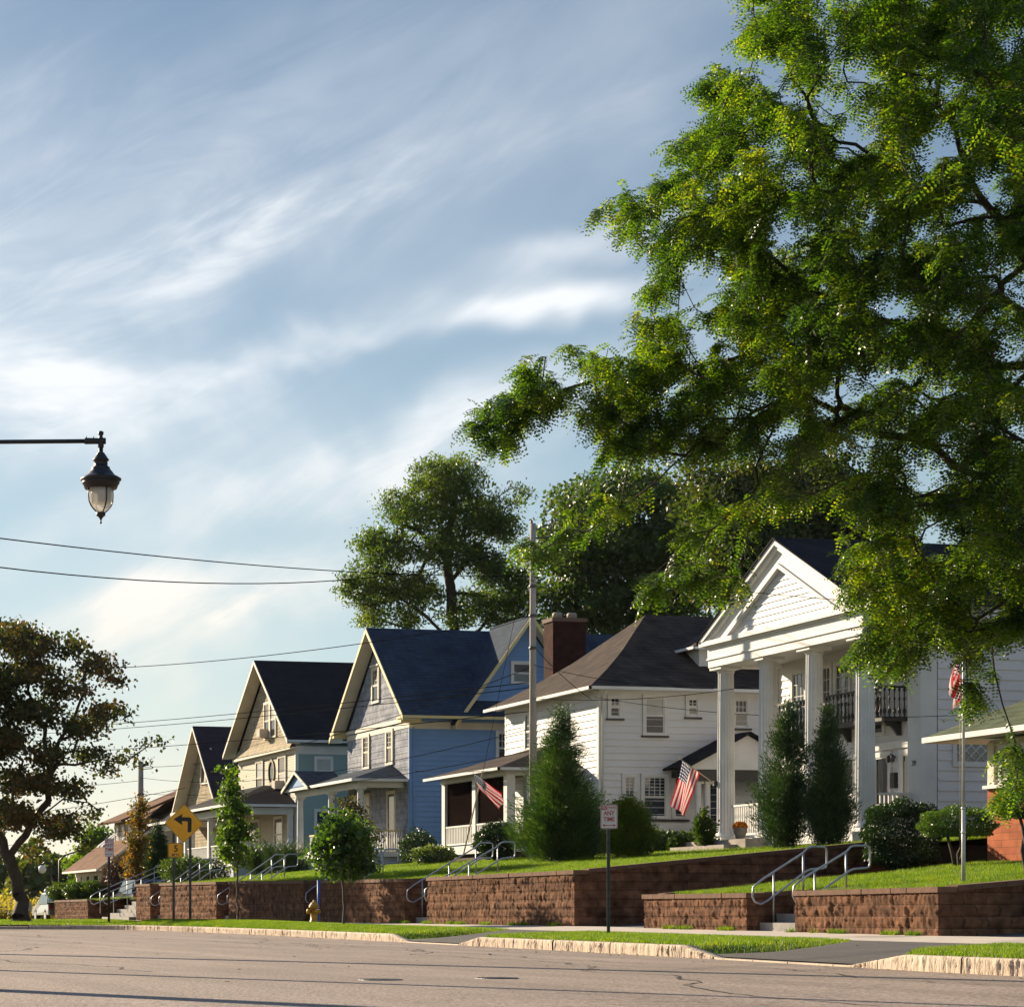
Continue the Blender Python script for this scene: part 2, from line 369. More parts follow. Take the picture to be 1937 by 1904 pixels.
def road_wear(m):
    nt = m.node_tree; N = nt.nodes; L = nt.links; b = N['Principled BSDF']; src = b.inputs['Base Color'].links[0].from_socket; g = N.new('ShaderNodeNewGeometry')
    mp = N.new('ShaderNodeMapping'); mp.inputs['Rotation'].default_value = (0, 0, math.radians(-6)); mp.inputs['Scale'].default_value = (.9, .05, 1); L.new(g.outputs['Position'], mp.inputs[0])
    n = N.new('ShaderNodeTexNoise'); n.inputs['Scale'].default_value = 1.6; n.inputs['Detail'].default_value = 5; L.new(mp.outputs[0], n.inputs['Vector'])
    r = N.new('ShaderNodeMapRange'); r.inputs[1].default_value = .3; r.inputs[2].default_value = .7; r.inputs[3].default_value = .80; r.inputs[4].default_value = 1.14; L.new(n.outputs[0], r.inputs[0])
    wn = N.new('ShaderNodeTexNoise'); wn.inputs['Scale'].default_value = 1.2; wn.inputs['Detail'].default_value = 6; L.new(g.outputs['Position'], wn.inputs['Vector'])
    ad = N.new('ShaderNodeMixRGB'); ad.blend_type = 'LINEAR_LIGHT'; ad.inputs[0].default_value = .8; L.new(g.outputs['Position'], ad.inputs[1]); L.new(wn.outputs['Color'], ad.inputs[2])
    v = N.new('ShaderNodeTexVoronoi'); v.feature = 'DISTANCE_TO_EDGE'; v.inputs['Scale'].default_value = .19; L.new(ad.outputs[0], v.inputs['Vector'])
    c = N.new('ShaderNodeMapRange'); c.inputs[1].default_value = 0; c.inputs[2].default_value = .006; c.inputs[3].default_value = .55; c.inputs[4].default_value = 1; L.new(v.outputs['Distance'], c.inputs[0])
    mu = N.new('ShaderNodeMixRGB'); mu.blend_type = 'MULTIPLY'; mu.inputs[0].default_value = 1; L.new(src, mu.inputs[1]); L.new(r.outputs[0], mu.inputs[2])
    m2 = N.new('ShaderNodeMixRGB'); m2.blend_type = 'MULTIPLY'; m2.inputs[0].default_value = .8; L.new(mu.outputs[0], m2.inputs[1]); L.new(c.outputs[0], m2.inputs[2]); L.new(m2.outputs[0], b.inputs['Base Color'])
road_wear(m_road)
def sheet(name, m, rows, kind='structure', label=None):
    V = []; F = []; n = len(rows[0])
    for r in rows: V += list(r)
    for i in range(len(rows) - 1):
        for j in range(n - 1): a = i * n + j; F.append((a, a + 1, a + n + 1, a + n))
    o = mesh_np(name, V, F, m, None, (0, 0, 0), True); o['kind'] = kind; return o

# road: from far on the near side up to the kerb
rows = []
for (t, s) in KL:
    rows.append([(t + .02, s, zr(s)), (t - 1.5, s - (.5 if s > 75 else 0), zr(s) + .004), (t - 6, s - (3 if s > 75 else 0), zr(s) + .01), (t - 30, s - (18 if s > 75 else 0), zr(s)), (t - 90, s - (40 if s > 75 else 0), zr(s) - .1)])
sheet('road', m_road, rows)
mb = MB(); mb.face([(-900, -200, -.45), (900, -200, -.45), (900, 1600, -.45), (-900, 1600, -.45)])
o = mb.build('ground', mat('far_ground', (.07, .08, .035), .95, (.11, .10, .05), .05, 5), None, (0, 0, 0)); o['kind'] = 'structure'

# verge strip, with the two driveway aprons cut in
V = []; F = []; idx = {}
ss = np.arange(-6, 75.01, .2); us = np.linspace(0, 1, 26)
for i, s in enumerate(ss):
    t0 = tk(s) + .13
    for j, u in enumerate(us):
        t = t0 + (TW + .02 - t0) * u; V.append((t, s, float(GV(t, s)) - .012))
for i in range(len(ss) - 1):
    for j in range(len(us) - 1):
        a = i * len(us) + j; c = V[a]
        if not in_apron(c[0] + .05, c[1] + .15, -.12): F.append((a, a + 1, a + len(us) + 1, a + len(us)))
o = mesh_np('verge', V, F, m_soil, None, (0, 0, 0), True); o['kind'] = 'structure'
for k, (a, b, c, d) in enumerate(APR):
    rows = []
    for f in np.linspace(0, 1, 26):
        r = []
        fl = 1.5 * max(0, 1 - f / .25) ** 1.5
        for w in np.linspace(0, 1, 24):
            s = (a + (c - a) * f - .2 - fl) + ((b + (d - b) * f + .2 + fl) - (a + (c - a) * f - .2 - fl)) * w
            t0 = tk(s) + .13; t = t0 + (TW + .03 - t0) * f
            r.append((t, s, float(GA(t, s)) + (-.02 if w in (0, 1) else .012)))
        rows.append(r)
    sheet('driveway_apron', m_dark, rows)
# ground beyond the turn of the kerb
i0 = int(np.argmax(KL[:, 1] >= 71.2)); rows = []
for (t, s) in KL[i0:]:
    f = (18.3 - t) / 40.3; f = max(0, f)
    ft, fs = 22.2 - 70 * f, 112 + 10 * f
    if s < 75.3 and t > 18: fs = s; ft = TW + 1.7
    rows.append([(t + (ft - t) * w, s + (fs - s) * w, (zr(s) + .15) + (.36 - zr(s) - .15) * w + .12 * math.sin(math.pi * min(1, w * 1.6)) * (1 if t > 14 else .3)) for w in np.linspace(.012, 1, 14)])
sheet('far_verge', m_soil, rows)
rows = [[(t, s, float(zw(s)) + .012 - .065 * (21.9 - min(t, 21.9)) / 1.6) for t in (TW, 21.0, 21.9, 22.35)] for s in np.arange(-6, 110, 1.0)]
m_walk = brickmat('sidewalk_concrete', (.42, .36, .30), (.36, .31, .26), (.16, .14, .12), 40, 40, .01, .85)
sheet('sidewalk', m_conc, rows)
# driveways climbing between the lots
def drive(s0, s1, prof):
    rows = []
    for t, z in prof: rows.append([(t, s, z) for s in np.linspace(s0, s1, 5)])
    sheet('driveway', m_dark, rows)
drive(44.9, 48.6, [(22.2, .345), (23.5, .42), (26, .66), (30, 1.25), (36, 1.9), (60, 2.3)])
drive(24, 34.0, [(22.2, .25), (24, .34), (27, .52), (32, .9), (40, 1.5), (60, 1.6)])

# kerbstones
def kerb():
    L = KL; seg = np.r_[0, np.cumsum(np.hypot(*np.diff(L, axis=0).T))]; total = np.interp(0, [0, 1], [seg[-1], 0])
    V = []; F = []
    def at(q):
        x = np.interp(q, seg, L[:, 0]); y = np.interp(q, seg, L[:, 1]); x2 = np.interp(q + .1, seg, L[:, 0]); y2 = np.interp(q + .1, seg, L[:, 1])
        d = np.array([x2 - x, y2 - y]); d /= max(np.hypot(*d), 1e-6); return np.array([x, y]), np.array([d[1], -d[0]])
    q = 0.0; r = np.random.default_rng(3)
    send = seg[-1] - 14
    while q < send:
        ln = r.uniform(1.0, 2.1); n = 64; base = len(V); joff = r.uniform(-.008, .008)
        prof_n = 7
        for i in range(n + 1):
            p, nn = at(q + (ln - .028) * i / n); s = p[1] if q < seg[i0] else 200
            h = kerb_h(s) if q < seg[i0 + 14] else max(.02, .165 - .012 * (q - seg[i0 + 14]))
            z = float(zr(p[1]))
            e = 0 if i in (0, n) else 1; cn = r.normal(0, .010) * e
            pr = [(0.0, -.06), (cn + r.normal(0, .005) * e, h * .3), (.002 + cn * 1.1 + r.normal(0, .006) * e, h * .62), (.004 + cn * .9 + r.normal(0, .005) * e, h * .88), (.018 + cn * .5, h - r.uniform(0, .006)), (.14, h + .002), (.15, -.06)]
            if h < .03: pr = [(0, -.06), (0, h * .3), (0, h * .6), (.004, h * .9), (.02, h), (.14, h + .002), (.15, -.06)]
            for o, zz in pr: V.append((p[0] + nn[0] * (o + joff), p[1] + nn[1] * (o + joff), z + zz))
        for i in range(n):
            for j in range(prof_n - 1):
                a = base + i * prof_n + j; F.append((a, a + prof_n, a + prof_n + 1, a + 1))
        q += ln
    o = mesh_np('kerb', V, F, m_kerb, None, (0, 0, 0), False); o['kind'] = 'structure'
kerb()

# terraces behind the walls
GAPS = [(38.6, 40.4), (57.6, 59.3), (66.7, 68.3), (76.9, 78.5), (86.7, 88.3)]
def top_w(s): return np.interp(s, [33, 45, 48.2, 48.3, 59, 62, 68, 72, 78, 84, 91, 91.5, 100, 108], [1.06, 1.06, 1.06, 1.63, 1.61, 1.62, 1.70, 1.76, 1.80, 1.86, 1.88, 1.36, 1.34, 1.34])
def ZT(t, s):
    w = top_w(s) - .05; lim = np.where(s < 48.2, 1.72, np.where(s > 91.3, 2.0, 2.62))
    sl = np.where(s < 48.2, .095, np.where(s > 91.3, .10, .088))
    u = np.clip(t - 22.3, 0, None)
    return np.minimum(w + u * sl, lim) + .012 * np.sin(t * 1.7 + s * .9) + .01 * np.sin(s * 2.3)
def terrace(s0, s1, gaps, t1=62):
    ts = np.r_[22.2, 22.6, np.arange(23, 36, .5), 38, 42, 50, t1]; ss = np.arange(s0, s1 + .01, .4); V = []; F = []
    for s in ss:
        for t in ts: V.append((t, s, float(ZT(t, s))))
    n = len(ts)
    for i in range(len(ss) - 1):
        for j in range(n - 1):
            sm = (ss[i] + ss[i + 1]) / 2
            if any(a - .2 < sm < b + .2 and ts[j + 1] < lim for a, b, lim in gaps): continue
            a = i * n + j; F.append((a, a + 1, a + n + 1, a + n))
    o = mesh_np('terrace', V, F, m_soil, None, (0, 0, 0), True); o['kind'] = 'structure'
terrace(34.3, 44.7, [(38.6, 40.4, 23.6)])
terrace(48.6, 112, [(a, b, 25.1) for a, b in GAPS[1:]] + [(93, 98.6, 25.1)])

# ------------------------------------------------------------------ retaining walls of split-face block
m_block = brickmat('split_face_block', (.185, .092, .053), (.115, .060, .038), (.075, .042, .026), .45, .2, .008, .95, bump=.3, noisy=.5, nscale=4)
m_cap = mat('cap_block', (.19, .10, .062), .95, (.11, .06, .04), 6, 6, (.3, .7), .6, 30)
def rough_panel(V, F, p0, p1, nrm, ztop, zbot, seed, res=.036):
    r = np.random.default_rng(seed); p0 = np.array(p0, float); p1 = np.array(p1, float); Ln = np.hypot(*(p1 - p0)); nu = max(2, int(Ln / res))
    H = max(ztop(0), ztop(1)) - min(zbot(0), zbot(1)); nv = max(2, int(H / (res * .9)))
    base = len(V)
    offs = r.uniform(-.008, .010, (60, 200)); fine = r.normal(0, .006, (nu + 1, nv + 1)); rc = r.normal(0, .0155, (nu + 1, max(2, int(H / .15) + 3))); yy = np.linspace(0, rc.shape[1] - 1.001, nv + 1); k0 = yy.astype(int); rib = rc[:, k0] * (1 - (yy - k0)) + rc[:, k0 + 1] * (yy - k0)
    for i in range(nu + 1):
        u = i / nu; zt = ztop(u); zb = zbot(u)
        for j in range(nv + 1):
            z = zb + (zt - zb) * j / nv; row = int((ztop(0) - z) / .2 + 50) ; ph = ((ztop(0) - z) / .2) % 1
            sh = (row % 2) * .5; bx = (u * Ln / .45 + sh); bi = int(bx); bf = bx % 1
            d = offs[row % 60, bi % 200] + fine[i, j] + rib[i, j]
            if ph < .12 or ph > .90: d = -.016 + rib[i, j] * .6
            elif bf < .06: d = -.010
            if i in (0, nu): d = min(d, .0) * .5
            V.append((p0[0] + (p1 - p0)[0] * u + nrm[0] * d, p0[1] + (p1 - p0)[1] * u + nrm[1] * d, z))
    for i in range(nu):
        for j in range(nv): a = base + i * (nv + 1) + j; F.append((a, a + nv + 1, a + nv + 2, a + 1))
def wall(s0, s1, label, ret0=1.6, ret1=1.6, z_top=None, seed=1):
    zt = z_top; lab = label
    root = thing('retaining_wall', (22.0, (s0 + s1) / 2, float(zw((s0 + s1) / 2))), lab, 'retaining wall', 'brown block retaining walls along the sidewalk')
    V = []; F = []; zf = lambda a, b: (lambda u: a + (b - a) * u)
    b0, b1 = float(zw(s0)) - .05, float(zw(s1)) - .05
    rough_panel(V, F, (22.0, s0), (22.0, s1), (-1, 0), zf(zt[0], zt[1]), zf(b0, b1), seed)
    for s, rr, n in ((s0, ret0, -1), (s1, ret1, 1)):
        if rr > 0:
            zz0 = zt[0] if n < 0 else zt[1]; e = float(ZT(22 + rr, s + (.2 if n < 0 else -.2))) + (.06 if rr > 5 else -.05)
            rough_panel(V, F, (22.0, s), (22.0 + rr, s), (0, n), zf(zz0, max(zz0, e)), zf(b0, b0), seed + 7 + n, .045 if n < 0 else .2)
    mesh_np('blockwork', V, F, m_block, root)
    mb = MB()
    n = max(1, int((s1 - s0) / .46)); r = random.Random(seed)
    for i in range(n):
        a = s0 - .03 + (s1 - s0 + .06) * i / n; b = s0 - .03 + (s1 - s0 + .06) * (i + 1) / n - .008; f = (i + .5) / n; z = zt[0] + (zt[1] - zt[0]) * f
        j = r.uniform(-.008, .008); mb.box(21.965 + j, 22.33, a, b, z - .002, z + .09 + r.uniform(0, .004))
    for s, rr, nn in ((s0, ret0, -1), (s1, ret1, 1)):
        if rr > 0:
            zz0 = zt[0] if nn < 0 else zt[1]; e = max(zz0, float(ZT(22 + rr, s + (.2 if nn < 0 else -.2))) + (.06 if rr > 5 else -.09)); k = max(1, int((rr - .34) / .46))
            for i in range(k):
                a = 22.338 + (rr - .34) * i / k; b = 22.338 + (rr - .34) * (i + 1) / k - .008; za = zz0 + (e - zz0) * ((a - 22) / rr); zb_ = zz0 + (e - zz0) * ((b - 22) / rr)
                y0, y1 = (s - .035, s + .3) if nn < 0 else (s - .3, s + .035); mb.prism([(a, y0, za), (b, y0, zb_), (b, y0, zb_ + .09), (a, y0, za + .09)], (0, y1 - y0, 0))
    mb.build('cap', m_cap, root)
    # fill behind the face
    return root
wall(34.0, 38.6, 'low brown block wall nearest the camera, right of the front steps beside the dark driveway', 10, 1.5, (1.0, .98), 11)
wall(40.4, 44.8, 'short low brown block wall left of the front steps, grass growing over its far end', 1.5, 3, (.96, .97), 12)
wall(48.3, 57.6, 'longest high brown block wall behind the no parking sign, its shaded side lining the driveway', 9.0, 2.6, (1.56, 1.55), 13)
wall(59.3, 66.7, 'high brown block wall between the yellow hydrant and the handrail opening, leaf shadow on it', 2.6, 2.6, (1.54, 1.61), 14)
wall(68.3, 76.9, 'high brown block wall behind the slim young tree, mostly in shade', 2.6, 2.6, (1.63, 1.72), 15)
wall(78.5, 86.7, 'high brown block wall directly behind the two posts of the turn sign', 2.6, 2.6, (1.74, 1.80), 16)
wall(88.3, 90.7, 'narrow shaded brown block wall pier beside the parked dark vehicle', 2.6, 2.6, (1.80, 1.82), 17)
wall(99.9, 107.3, 'low brown block wall at the far left end with bushes on top', 3, 3, (1.27, 1.27), 18)

# concrete steps and tubular handrails in each opening
m_step = mat('step_concrete', (.30, .28, .26), .85, (.2, .19, .18), 4, 5, (.3, .7), .3, 40)
m_pipe = mat('galvanised_pipe', (.42, .44, .47), .38, (.30, .32, .35), 8, 4, (.3, .7), 0, 10, metal=.75)
def stairs(s0, s1, t0, n, z0, rise, tread, label):
    mb = MB(); V = []
    prof = [(t0, z0 - .1)]
    for i in range(n): prof += [(t0 + i * tread, z0 + (i + 1) * rise), (t0 + (i + 1) * tread, z0 + (i + 1) * rise)]
    prof += [(t0 + n * tread + .8, z0 + n * rise), (t0 + n * tread + .8, z0 - .1)]
    mb.prism([(t, s0 + .04, z) for t, z in prof], (0, s1 - s0 - .08, 0))
    o = mb.build('front_steps', m_step, None, (t0, (s0 + s1) / 2, z0)); tag(o, label, 'steps', 'concrete steps through the retaining walls')
def handrail(s, t0, t1, z0, z1, label, h=.42):
    """a closed pipe loop: bottom bend, long slope, level top bend and back under itself; posts below"""
    root = thing('handrail', (t0, s, z0), label, 'handrail', 'grey pipe handrails in pairs beside the steps')
    A = (t1 - t0); zl = z1
    pts = [(t0 + .0, z0 + .12), (t0 + .02, z0 + .30), (t0 + .14, z0 + .40), (t0 + .24, z0 + .47), (t1 - .50, zl - .12), (t1 - .40, zl - .02), (t1 - .32, zl), (t1 - .08, zl), (t1 - .02, zl - .025), (t1, zl - .09),
           (t1, zl - h + .08), (t1 - .02, zl - h + .02), (t1 - .08, zl - h), (t1 - .34, zl - h - .02), (t1 - .44, zl - h - .06)]
    pts += [(t0 + .32, z0 + .04), (t0 + .18, z0 - .03), (t0 + .05, z0 + .02)]
    mb = MB(); mb.tube([(t, s, z) for t, z in pts], .021, 8, closed=True); mb.build('rail', m_pipe, root)
    def top(t): return np.interp(t, [t0 + .14, t0 + .24, t1 - .50, t1 - .24], [z0 + .40, z0 + .47, zl - .12, zl])
    n = 2 if A < 2.0 else 3
    for k in range(n):
        t = t0 + .45 + (A - .45 - .5) * k / (n - 1); gs_ = float(ZT(max(t, 22.6), s)); bot = z0 - .42
        zb = gs_ - .1 if k == n - 1 else bot
        MB().tube([(t, s, zb), (t, s, float(top(t)))], .02, 8).build('post', m_pipe, root)
stairs(38.6, 40.4, 22.25, 4, .30, .175, .36, 'pale concrete steps between the two low brown walls at right')
handrail(40.15, 21.98, 23.56, .86, 1.95, 'left one of two pipe handrails on the steps between low walls')
handrail(38.85, 22.1, 23.7, .86, 1.93, 'right one of two pipe handrails on the steps between low walls')
names = {57.6: 'steps left of the longest brown wall', 66.7: 'steps behind the yellow hydrant', 76.9: 'steps left of the slim young tree', 86.7: 'steps behind the turn sign'}
for a, b in GAPS[1:]:
    zt_ = float(top_w(a + .3)) ; z0_ = float(zw(a)); n = 7; rise = (zt_ + .05 - z0_) / n
    stairs(a, b, 22.3, n, z0_, rise, .31, 'pale concrete ' + names[a])
    handrail(b - .2, 21.98, 24.5, z0_ + .62, zt_ + 1.02, 'far handrail of the pair on the ' + names[a])
    handrail(a + .2, 22.0, 24.6, z0_ + .62, zt_ + 1.0, 'near handrail of the pair on the ' + names[a])
stairs(93.2, 98.4, 22.3, 6, .4, .17, .34, 'wide shaded concrete steps at the far left behind the black sign post')
handrail(97.6, 21.6, 25.0, 1.15, 2.85, 'far one of the long handrail pair on the wide steps behind the black sign post', .5)
handrail(95.0, 21.6, 25.0, 1.15, 2.85, 'near one of the long handrail pair on the wide steps behind the black sign post', .5)

# bitumen sealed cracks in the asphalt
def sealed_cracks():
    r = np.random.default_rng(17); V = []; F = []
    for (t0, s0, ang, L_) in ((11.2, 14, 1.50, 30), (8.0, 13, 1.42, 46), (12.6, 30, 1.62, 34), (5.5, 22, 1.35, 40), (12.0, 41, .1, 4), (8.4, 52, .15, 7)):
        t, s, a = t0, s0, ang; n = int(L_ / .25)
        for k in range(n + 1):
            w = .013 * (.6 + .8 * r.uniform()); z = float(zr(s)) + .0125; nx, ny = -math.sin(a), math.cos(a)
            V += [(t - nx * w, s - ny * w, z), (t + nx * w, s + ny * w, z)]
            if k: b = len(V) - 4; F.append((b, b + 1, b + 3, b + 2))
            a = ang + .55 * (a - ang) + r.normal(0, .22); t += .25 * math.cos(a); s += .25 * math.sin(a)
            if t > float(tk(s)) - .2: break
    o = mesh_np('crack_sealant', V, F, mat('bitumen', (.035, .032, .032), .6), None, (0, 0, 0)); o['kind'] = 'structure'
sealed_cracks()
# iron covers in the roadway
m_iron = mat('cast_iron', (.06, .058, .06), .45, (.12, .11, .10), 20, 4, (.3, .7), .5, 60, metal=.6)
for x, y in ((720, 1855), (940, 1852)):
    p = D(x, y, 4300 * .57 / (y - 1732)); zc = float(zr(p[1])) + .006; mb = MB()
    mb.lathe((p[0], p[1], zc), [(.20, -.03), (.20, .004), (.185, .012), (.17, .006), (.05, .006), (.02, .012)], 28)
    o = mb.build('valve_cover', m_iron, None, (p[0], p[1], zc))
    tag(o, 'small round iron cover set in the road, ' + ('the left one of two' if x < 800 else 'the right one of two'), 'road cover', 'iron covers in the road')
# ------------------------------------------------------------------ houses
m_glass = mat('window_glass', (.02, .024, .03), .06, spec=.8)
m_glass_w = mat('window_blind', (.42, .41, .38), .35, (.36, .35, .33), 1.5, 3, spec=.6)
m_glass_g = mat('window_screen', (.10, .09, .085), .4, (.06, .055, .05), 2.5, 3, spec=.4)
m_trim = mat('white_trim', (.66, .65, .63), .6, (.55, .54, .52), 1.4, 5, (.3, .75))
m_white = mat('white_siding', (.66, .65, .645), .6, (.56, .555, .56), .7, 6, (.25, .75), .15, 25)
m_cream = mat('cream_trim', (.66, .60, .48), .6, (.55, .50, .40), 1.2, 5)
m_yellow = mat('yellow_trim', (.62, .50, .20), .6, (.55, .47, .26), 1.2, 5)
m_blue = mat('blue_siding', (.165, .31, .56), .7, (.135, .255, .48), .8, 6, (.25, .75), .2, 25)
m_blueshingle = brickmat('blue_gray_shingle', (.33, .335, .37), (.25, .265, .315), (.10, .12, .17), .42, .30, .008, .85, bump=.4, noisy=.3, nscale=2.5)
m_tan = mat('tan_siding', (.42, .37, .27), .7, (.36, .32, .235), .9, 6, (.25, .75))
m_teal = mat('green_gray_siding', (.25, .345, .33), .7, (.215, .30, .29), .8, 5)
m_tansh = brickmat('tan_shingle', (.43, .36, .26), (.36, .30, .215), (.20, .16, .11), .3, .18, .008, .9, bump=.4, noisy=.25, nscale=3)
m_rf_black = brickmat('black_shingles', (.026, .023, .027), (.019, .018, .021), (.010, .010, .012), .33, .14, .008, .9, bump=.5, noisy=.3, nscale=1.0)
m_rf_brown = brickmat('brown_shingles', (.13, .085, .062), (.095, .065, .05), (.05, .035, .028), .33, .14, .008, .9, bump=.5, noisy=.3, nscale=1.5)
m_rf_blue = brickmat('slate_blue_shingles', (.044, .062, .094), (.032, .047, .076), (.012, .018, .03), .33, .14, .008, .9, bump=.5, noisy=.25, nscale=1.0)
m_rf_purple = brickmat('plum_shingles', (.060, .042, .055), (.05, .036, .046), (.03, .022, .028), .33, .14, .008, .9, bump=.5, noisy=.2)
m_rf_cot = brickmat('rust_brown_shingles', (.185, .095, .058), (.145, .075, .048), (.10, .055, .04), .33, .14, .008, .9, bump=.5, noisy=.3)
m_rf_green = brickmat('moss_green_shingles', (.105, .12, .07), (.08, .10, .06), (.04, .05, .03), .33, .14, .008, .9, bump=.5, noisy=.35)
m_rf_wh = brickmat('weathered_brown_shingles', (.075, .056, .045), (.050, .038, .032), (.022, .018, .016), .33, .14, .008, .9, bump=.5, noisy=.35)
m_chim = brickmat('chimney_brick', (.062, .022, .015), (.042, .016, .012), (.03, .02, .016), .22, .075, .006, .9, bump=.4, noisy=.4, nscale=3)
m_brick = brickmat('orange_brick', (.46, .15, .07), (.38, .12, .06), (.20, .085, .05), .60, .17, .006, .9, bump=.4, noisy=.2, nscale=3)
m_found = mat('foundation', (.09, .05, .045), .9, (.05, .035, .03), 3, 5)
m_lattice = mat('porch_skirt', (.34, .36, .42), .7, (.25, .27, .32), 2, 4)
m_black = mat('black_paint', (.016, .015, .016), .45)
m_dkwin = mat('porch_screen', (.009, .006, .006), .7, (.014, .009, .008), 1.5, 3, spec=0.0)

def slab(name, poly, m, parent, th=.16, label=None):
    P = [Vector(p) for p in poly]; n = (P[1] - P[0]).cross(P[2] - P[0]).normalized()
    if n.z < 0: n = -n
    mb = MB(); mb.prism(poly, -n * th); return mb.build(name, m, parent, label=label)
def window(parent, F, u0, u1, z0, z1, trim=None, cw=.11, rows=1, cols=1, lower=(1, 1), up='glass', lo='glass', sill=None, head=False, split=.5, name='window'):
    trim = trim or m_trim; mb = MB()
    F.box(mb, u0, u0 + cw, 0, .085, z0, z1); F.box(mb, u1 - cw, u1, 0, .085, z0, z1)
    F.box(mb, u0 + cw, u1 - cw, 0, .085, z1 - cw, z1); F.box(mb, u0 + cw, u1 - cw, 0, .085, z0, z0 + cw * .6)
    if head: F.box(mb, u0 - .06, u1 + .06, 0, .15, z1 + .002, z1 + .09)
    a, b, c, d = u0 + cw + .001, u1 - cw - .001, z0 + cw * .6 + .001, z1 - cw - .001; mid = c + (d - c) * split; st = .04
    for (q0, q1, o) in ((c, mid, .052), (mid, d, .064)):
        if q1 - q0 < .05: continue
        F.box(mb, a, a + st, .012, o, q0, q1); F.box(mb, b - st, b, .012, o, q0, q1)
        F.box(mb, a + st, b - st, .012, o, q0, q0 + st); F.box(mb, a + st, b - st, .012, o, q1 - st, q1)
    for (rc, q0, q1) in (((rows, cols), mid, d), (lower, c, mid)):
        for i in range(1, rc[1]): x = a + (b - a) * i / rc[1]; F.box(mb, x - .012, x + .012, .012, .048, q0 + st, q1 - st)
        for i in range(1, rc[0]): z = q0 + (q1 - q0) * i / rc[0]; F.box(mb, a + st, b - st, .012, .047, z - .01, z + .01)
    o = mb.build(name, trim, parent)
    g = {'glass': m_glass, 'blind': m_glass_w, 'screen': m_glass_g}
    for kind, q0, q1 in ((up, mid, d), (lo, c, mid)):
        if q1 - q0 < .05: continue
        m2 = MB(); F.box(m2, a, b, .004, .034, q0, q1); m2.build('pane', g[kind], o)
    if sill is not None:
        m2 = MB(); F.box(m2, u0 - .05, u1 + .05, 0, .13, z0 - .07, z0 - .002); m2.build('sill', sill, o)
    return o
def baluster_rail(parent, p0, p1, z0, z1, m, step=.13, w=.035, cap=None, name='railing'):
    mb = MB(); p0 = Vector((*p0, 0)); p1 = Vector((*p1, 0)); L = (p1 - p0).length; n = int(L / step); ax = abs((p1 - p0).x) > abs((p1 - p0).y)
    def bar(a, b, z, h, ww):
        if ax: mb.box(a.x, b.x, a.y - ww, a.y + ww, z, z + h)
        else: mb.box(a.x - ww, a.x + ww, a.y, b.y, z, z + h)
    for i in range(n + 1):
        p = p0 + (p1 - p0) * ((i + .5) / (n + 1)); mb.box(p.x - w / 2, p.x + w / 2, p.y - w / 2, p.y + w / 2, z0 + .08, z1 - .06)
    bar(p0, p1, z0 + .02, .06, .03)
    if cap is None: bar(p0, p1, z1 - .06, .06, .045)
    o = mb.build(name, m, parent)
    if cap is not None:
        mb = MB(); p = p0; q = p1
        if ax: mb.box(p.x, q.x, p.y - .05, p.y + .05, z1 - .06, z1)
        else: mb.box(p.x - .05, p.x + .05, p.y, q.y, z1 - .06, z1)
        mb.build('handrail_cap', cap, o)
    return o
def column(parent, t, s, z0, z1, r, m, flutes=0, base=.35, name='column'):
    mb = MB(); H = z1 - z0; prof = [(r * 1.22, .0), (r * 1.22, .06), (r * 1.12, .10), (r * 1.05, .14), (r, .2)]
    k = 8
    for i in range(1, k + 1): f = i / k; prof.append((r * (1 - .14 * f ** 1.5), .2 + (H - .42) * f))
    prof += [(r * .86, H - .20), (r * .96, H - .18), (r * .90, H - .15), (r * 1.12, H - .09)]
    if flutes:
        n = flutes * 4; rings = []
        for rr, z in prof:
            i = len(mb.v); rings.append(i)
            for q in range(n):
                a = 2 * math.pi * q / n; fl = (1 - .07 * (0, 1, 1, .25)[q % 4]) if .18 < z < H - .21 else 1
                mb.v.append((t + rr * fl * math.cos(a), s + rr * fl * math.sin(a), z0 + z))
        for a, b in zip(rings, rings[1:]):
            for q in range(n): w = (q + 1) % n; mb.f.append((a + q, a + w, b + w, b + q)); mb.sm.append(False)
    else: mb.lathe((t, s, z0), prof, 18)
    e = r * 1.28; mb.box(t - e, t + e, s - e, s + e, z1 - .09, z1 - .002); mb.box(t - e, t + e, s - e, s + e, z0 - .1, z0 + .002)
    return mb.build(name, m, parent)
def gable_body(mb, t0, t1, s0, s1, z0, ze, sr, zr_):
    """body with its gable towards the street; ridge along x"""
    mb.prism([(t0, s0, z0), (t0, s1, z0), (t0, s1, ze), (t0, sr, zr_), (t0, s0, ze)], (t1 - t0, 0, 0))

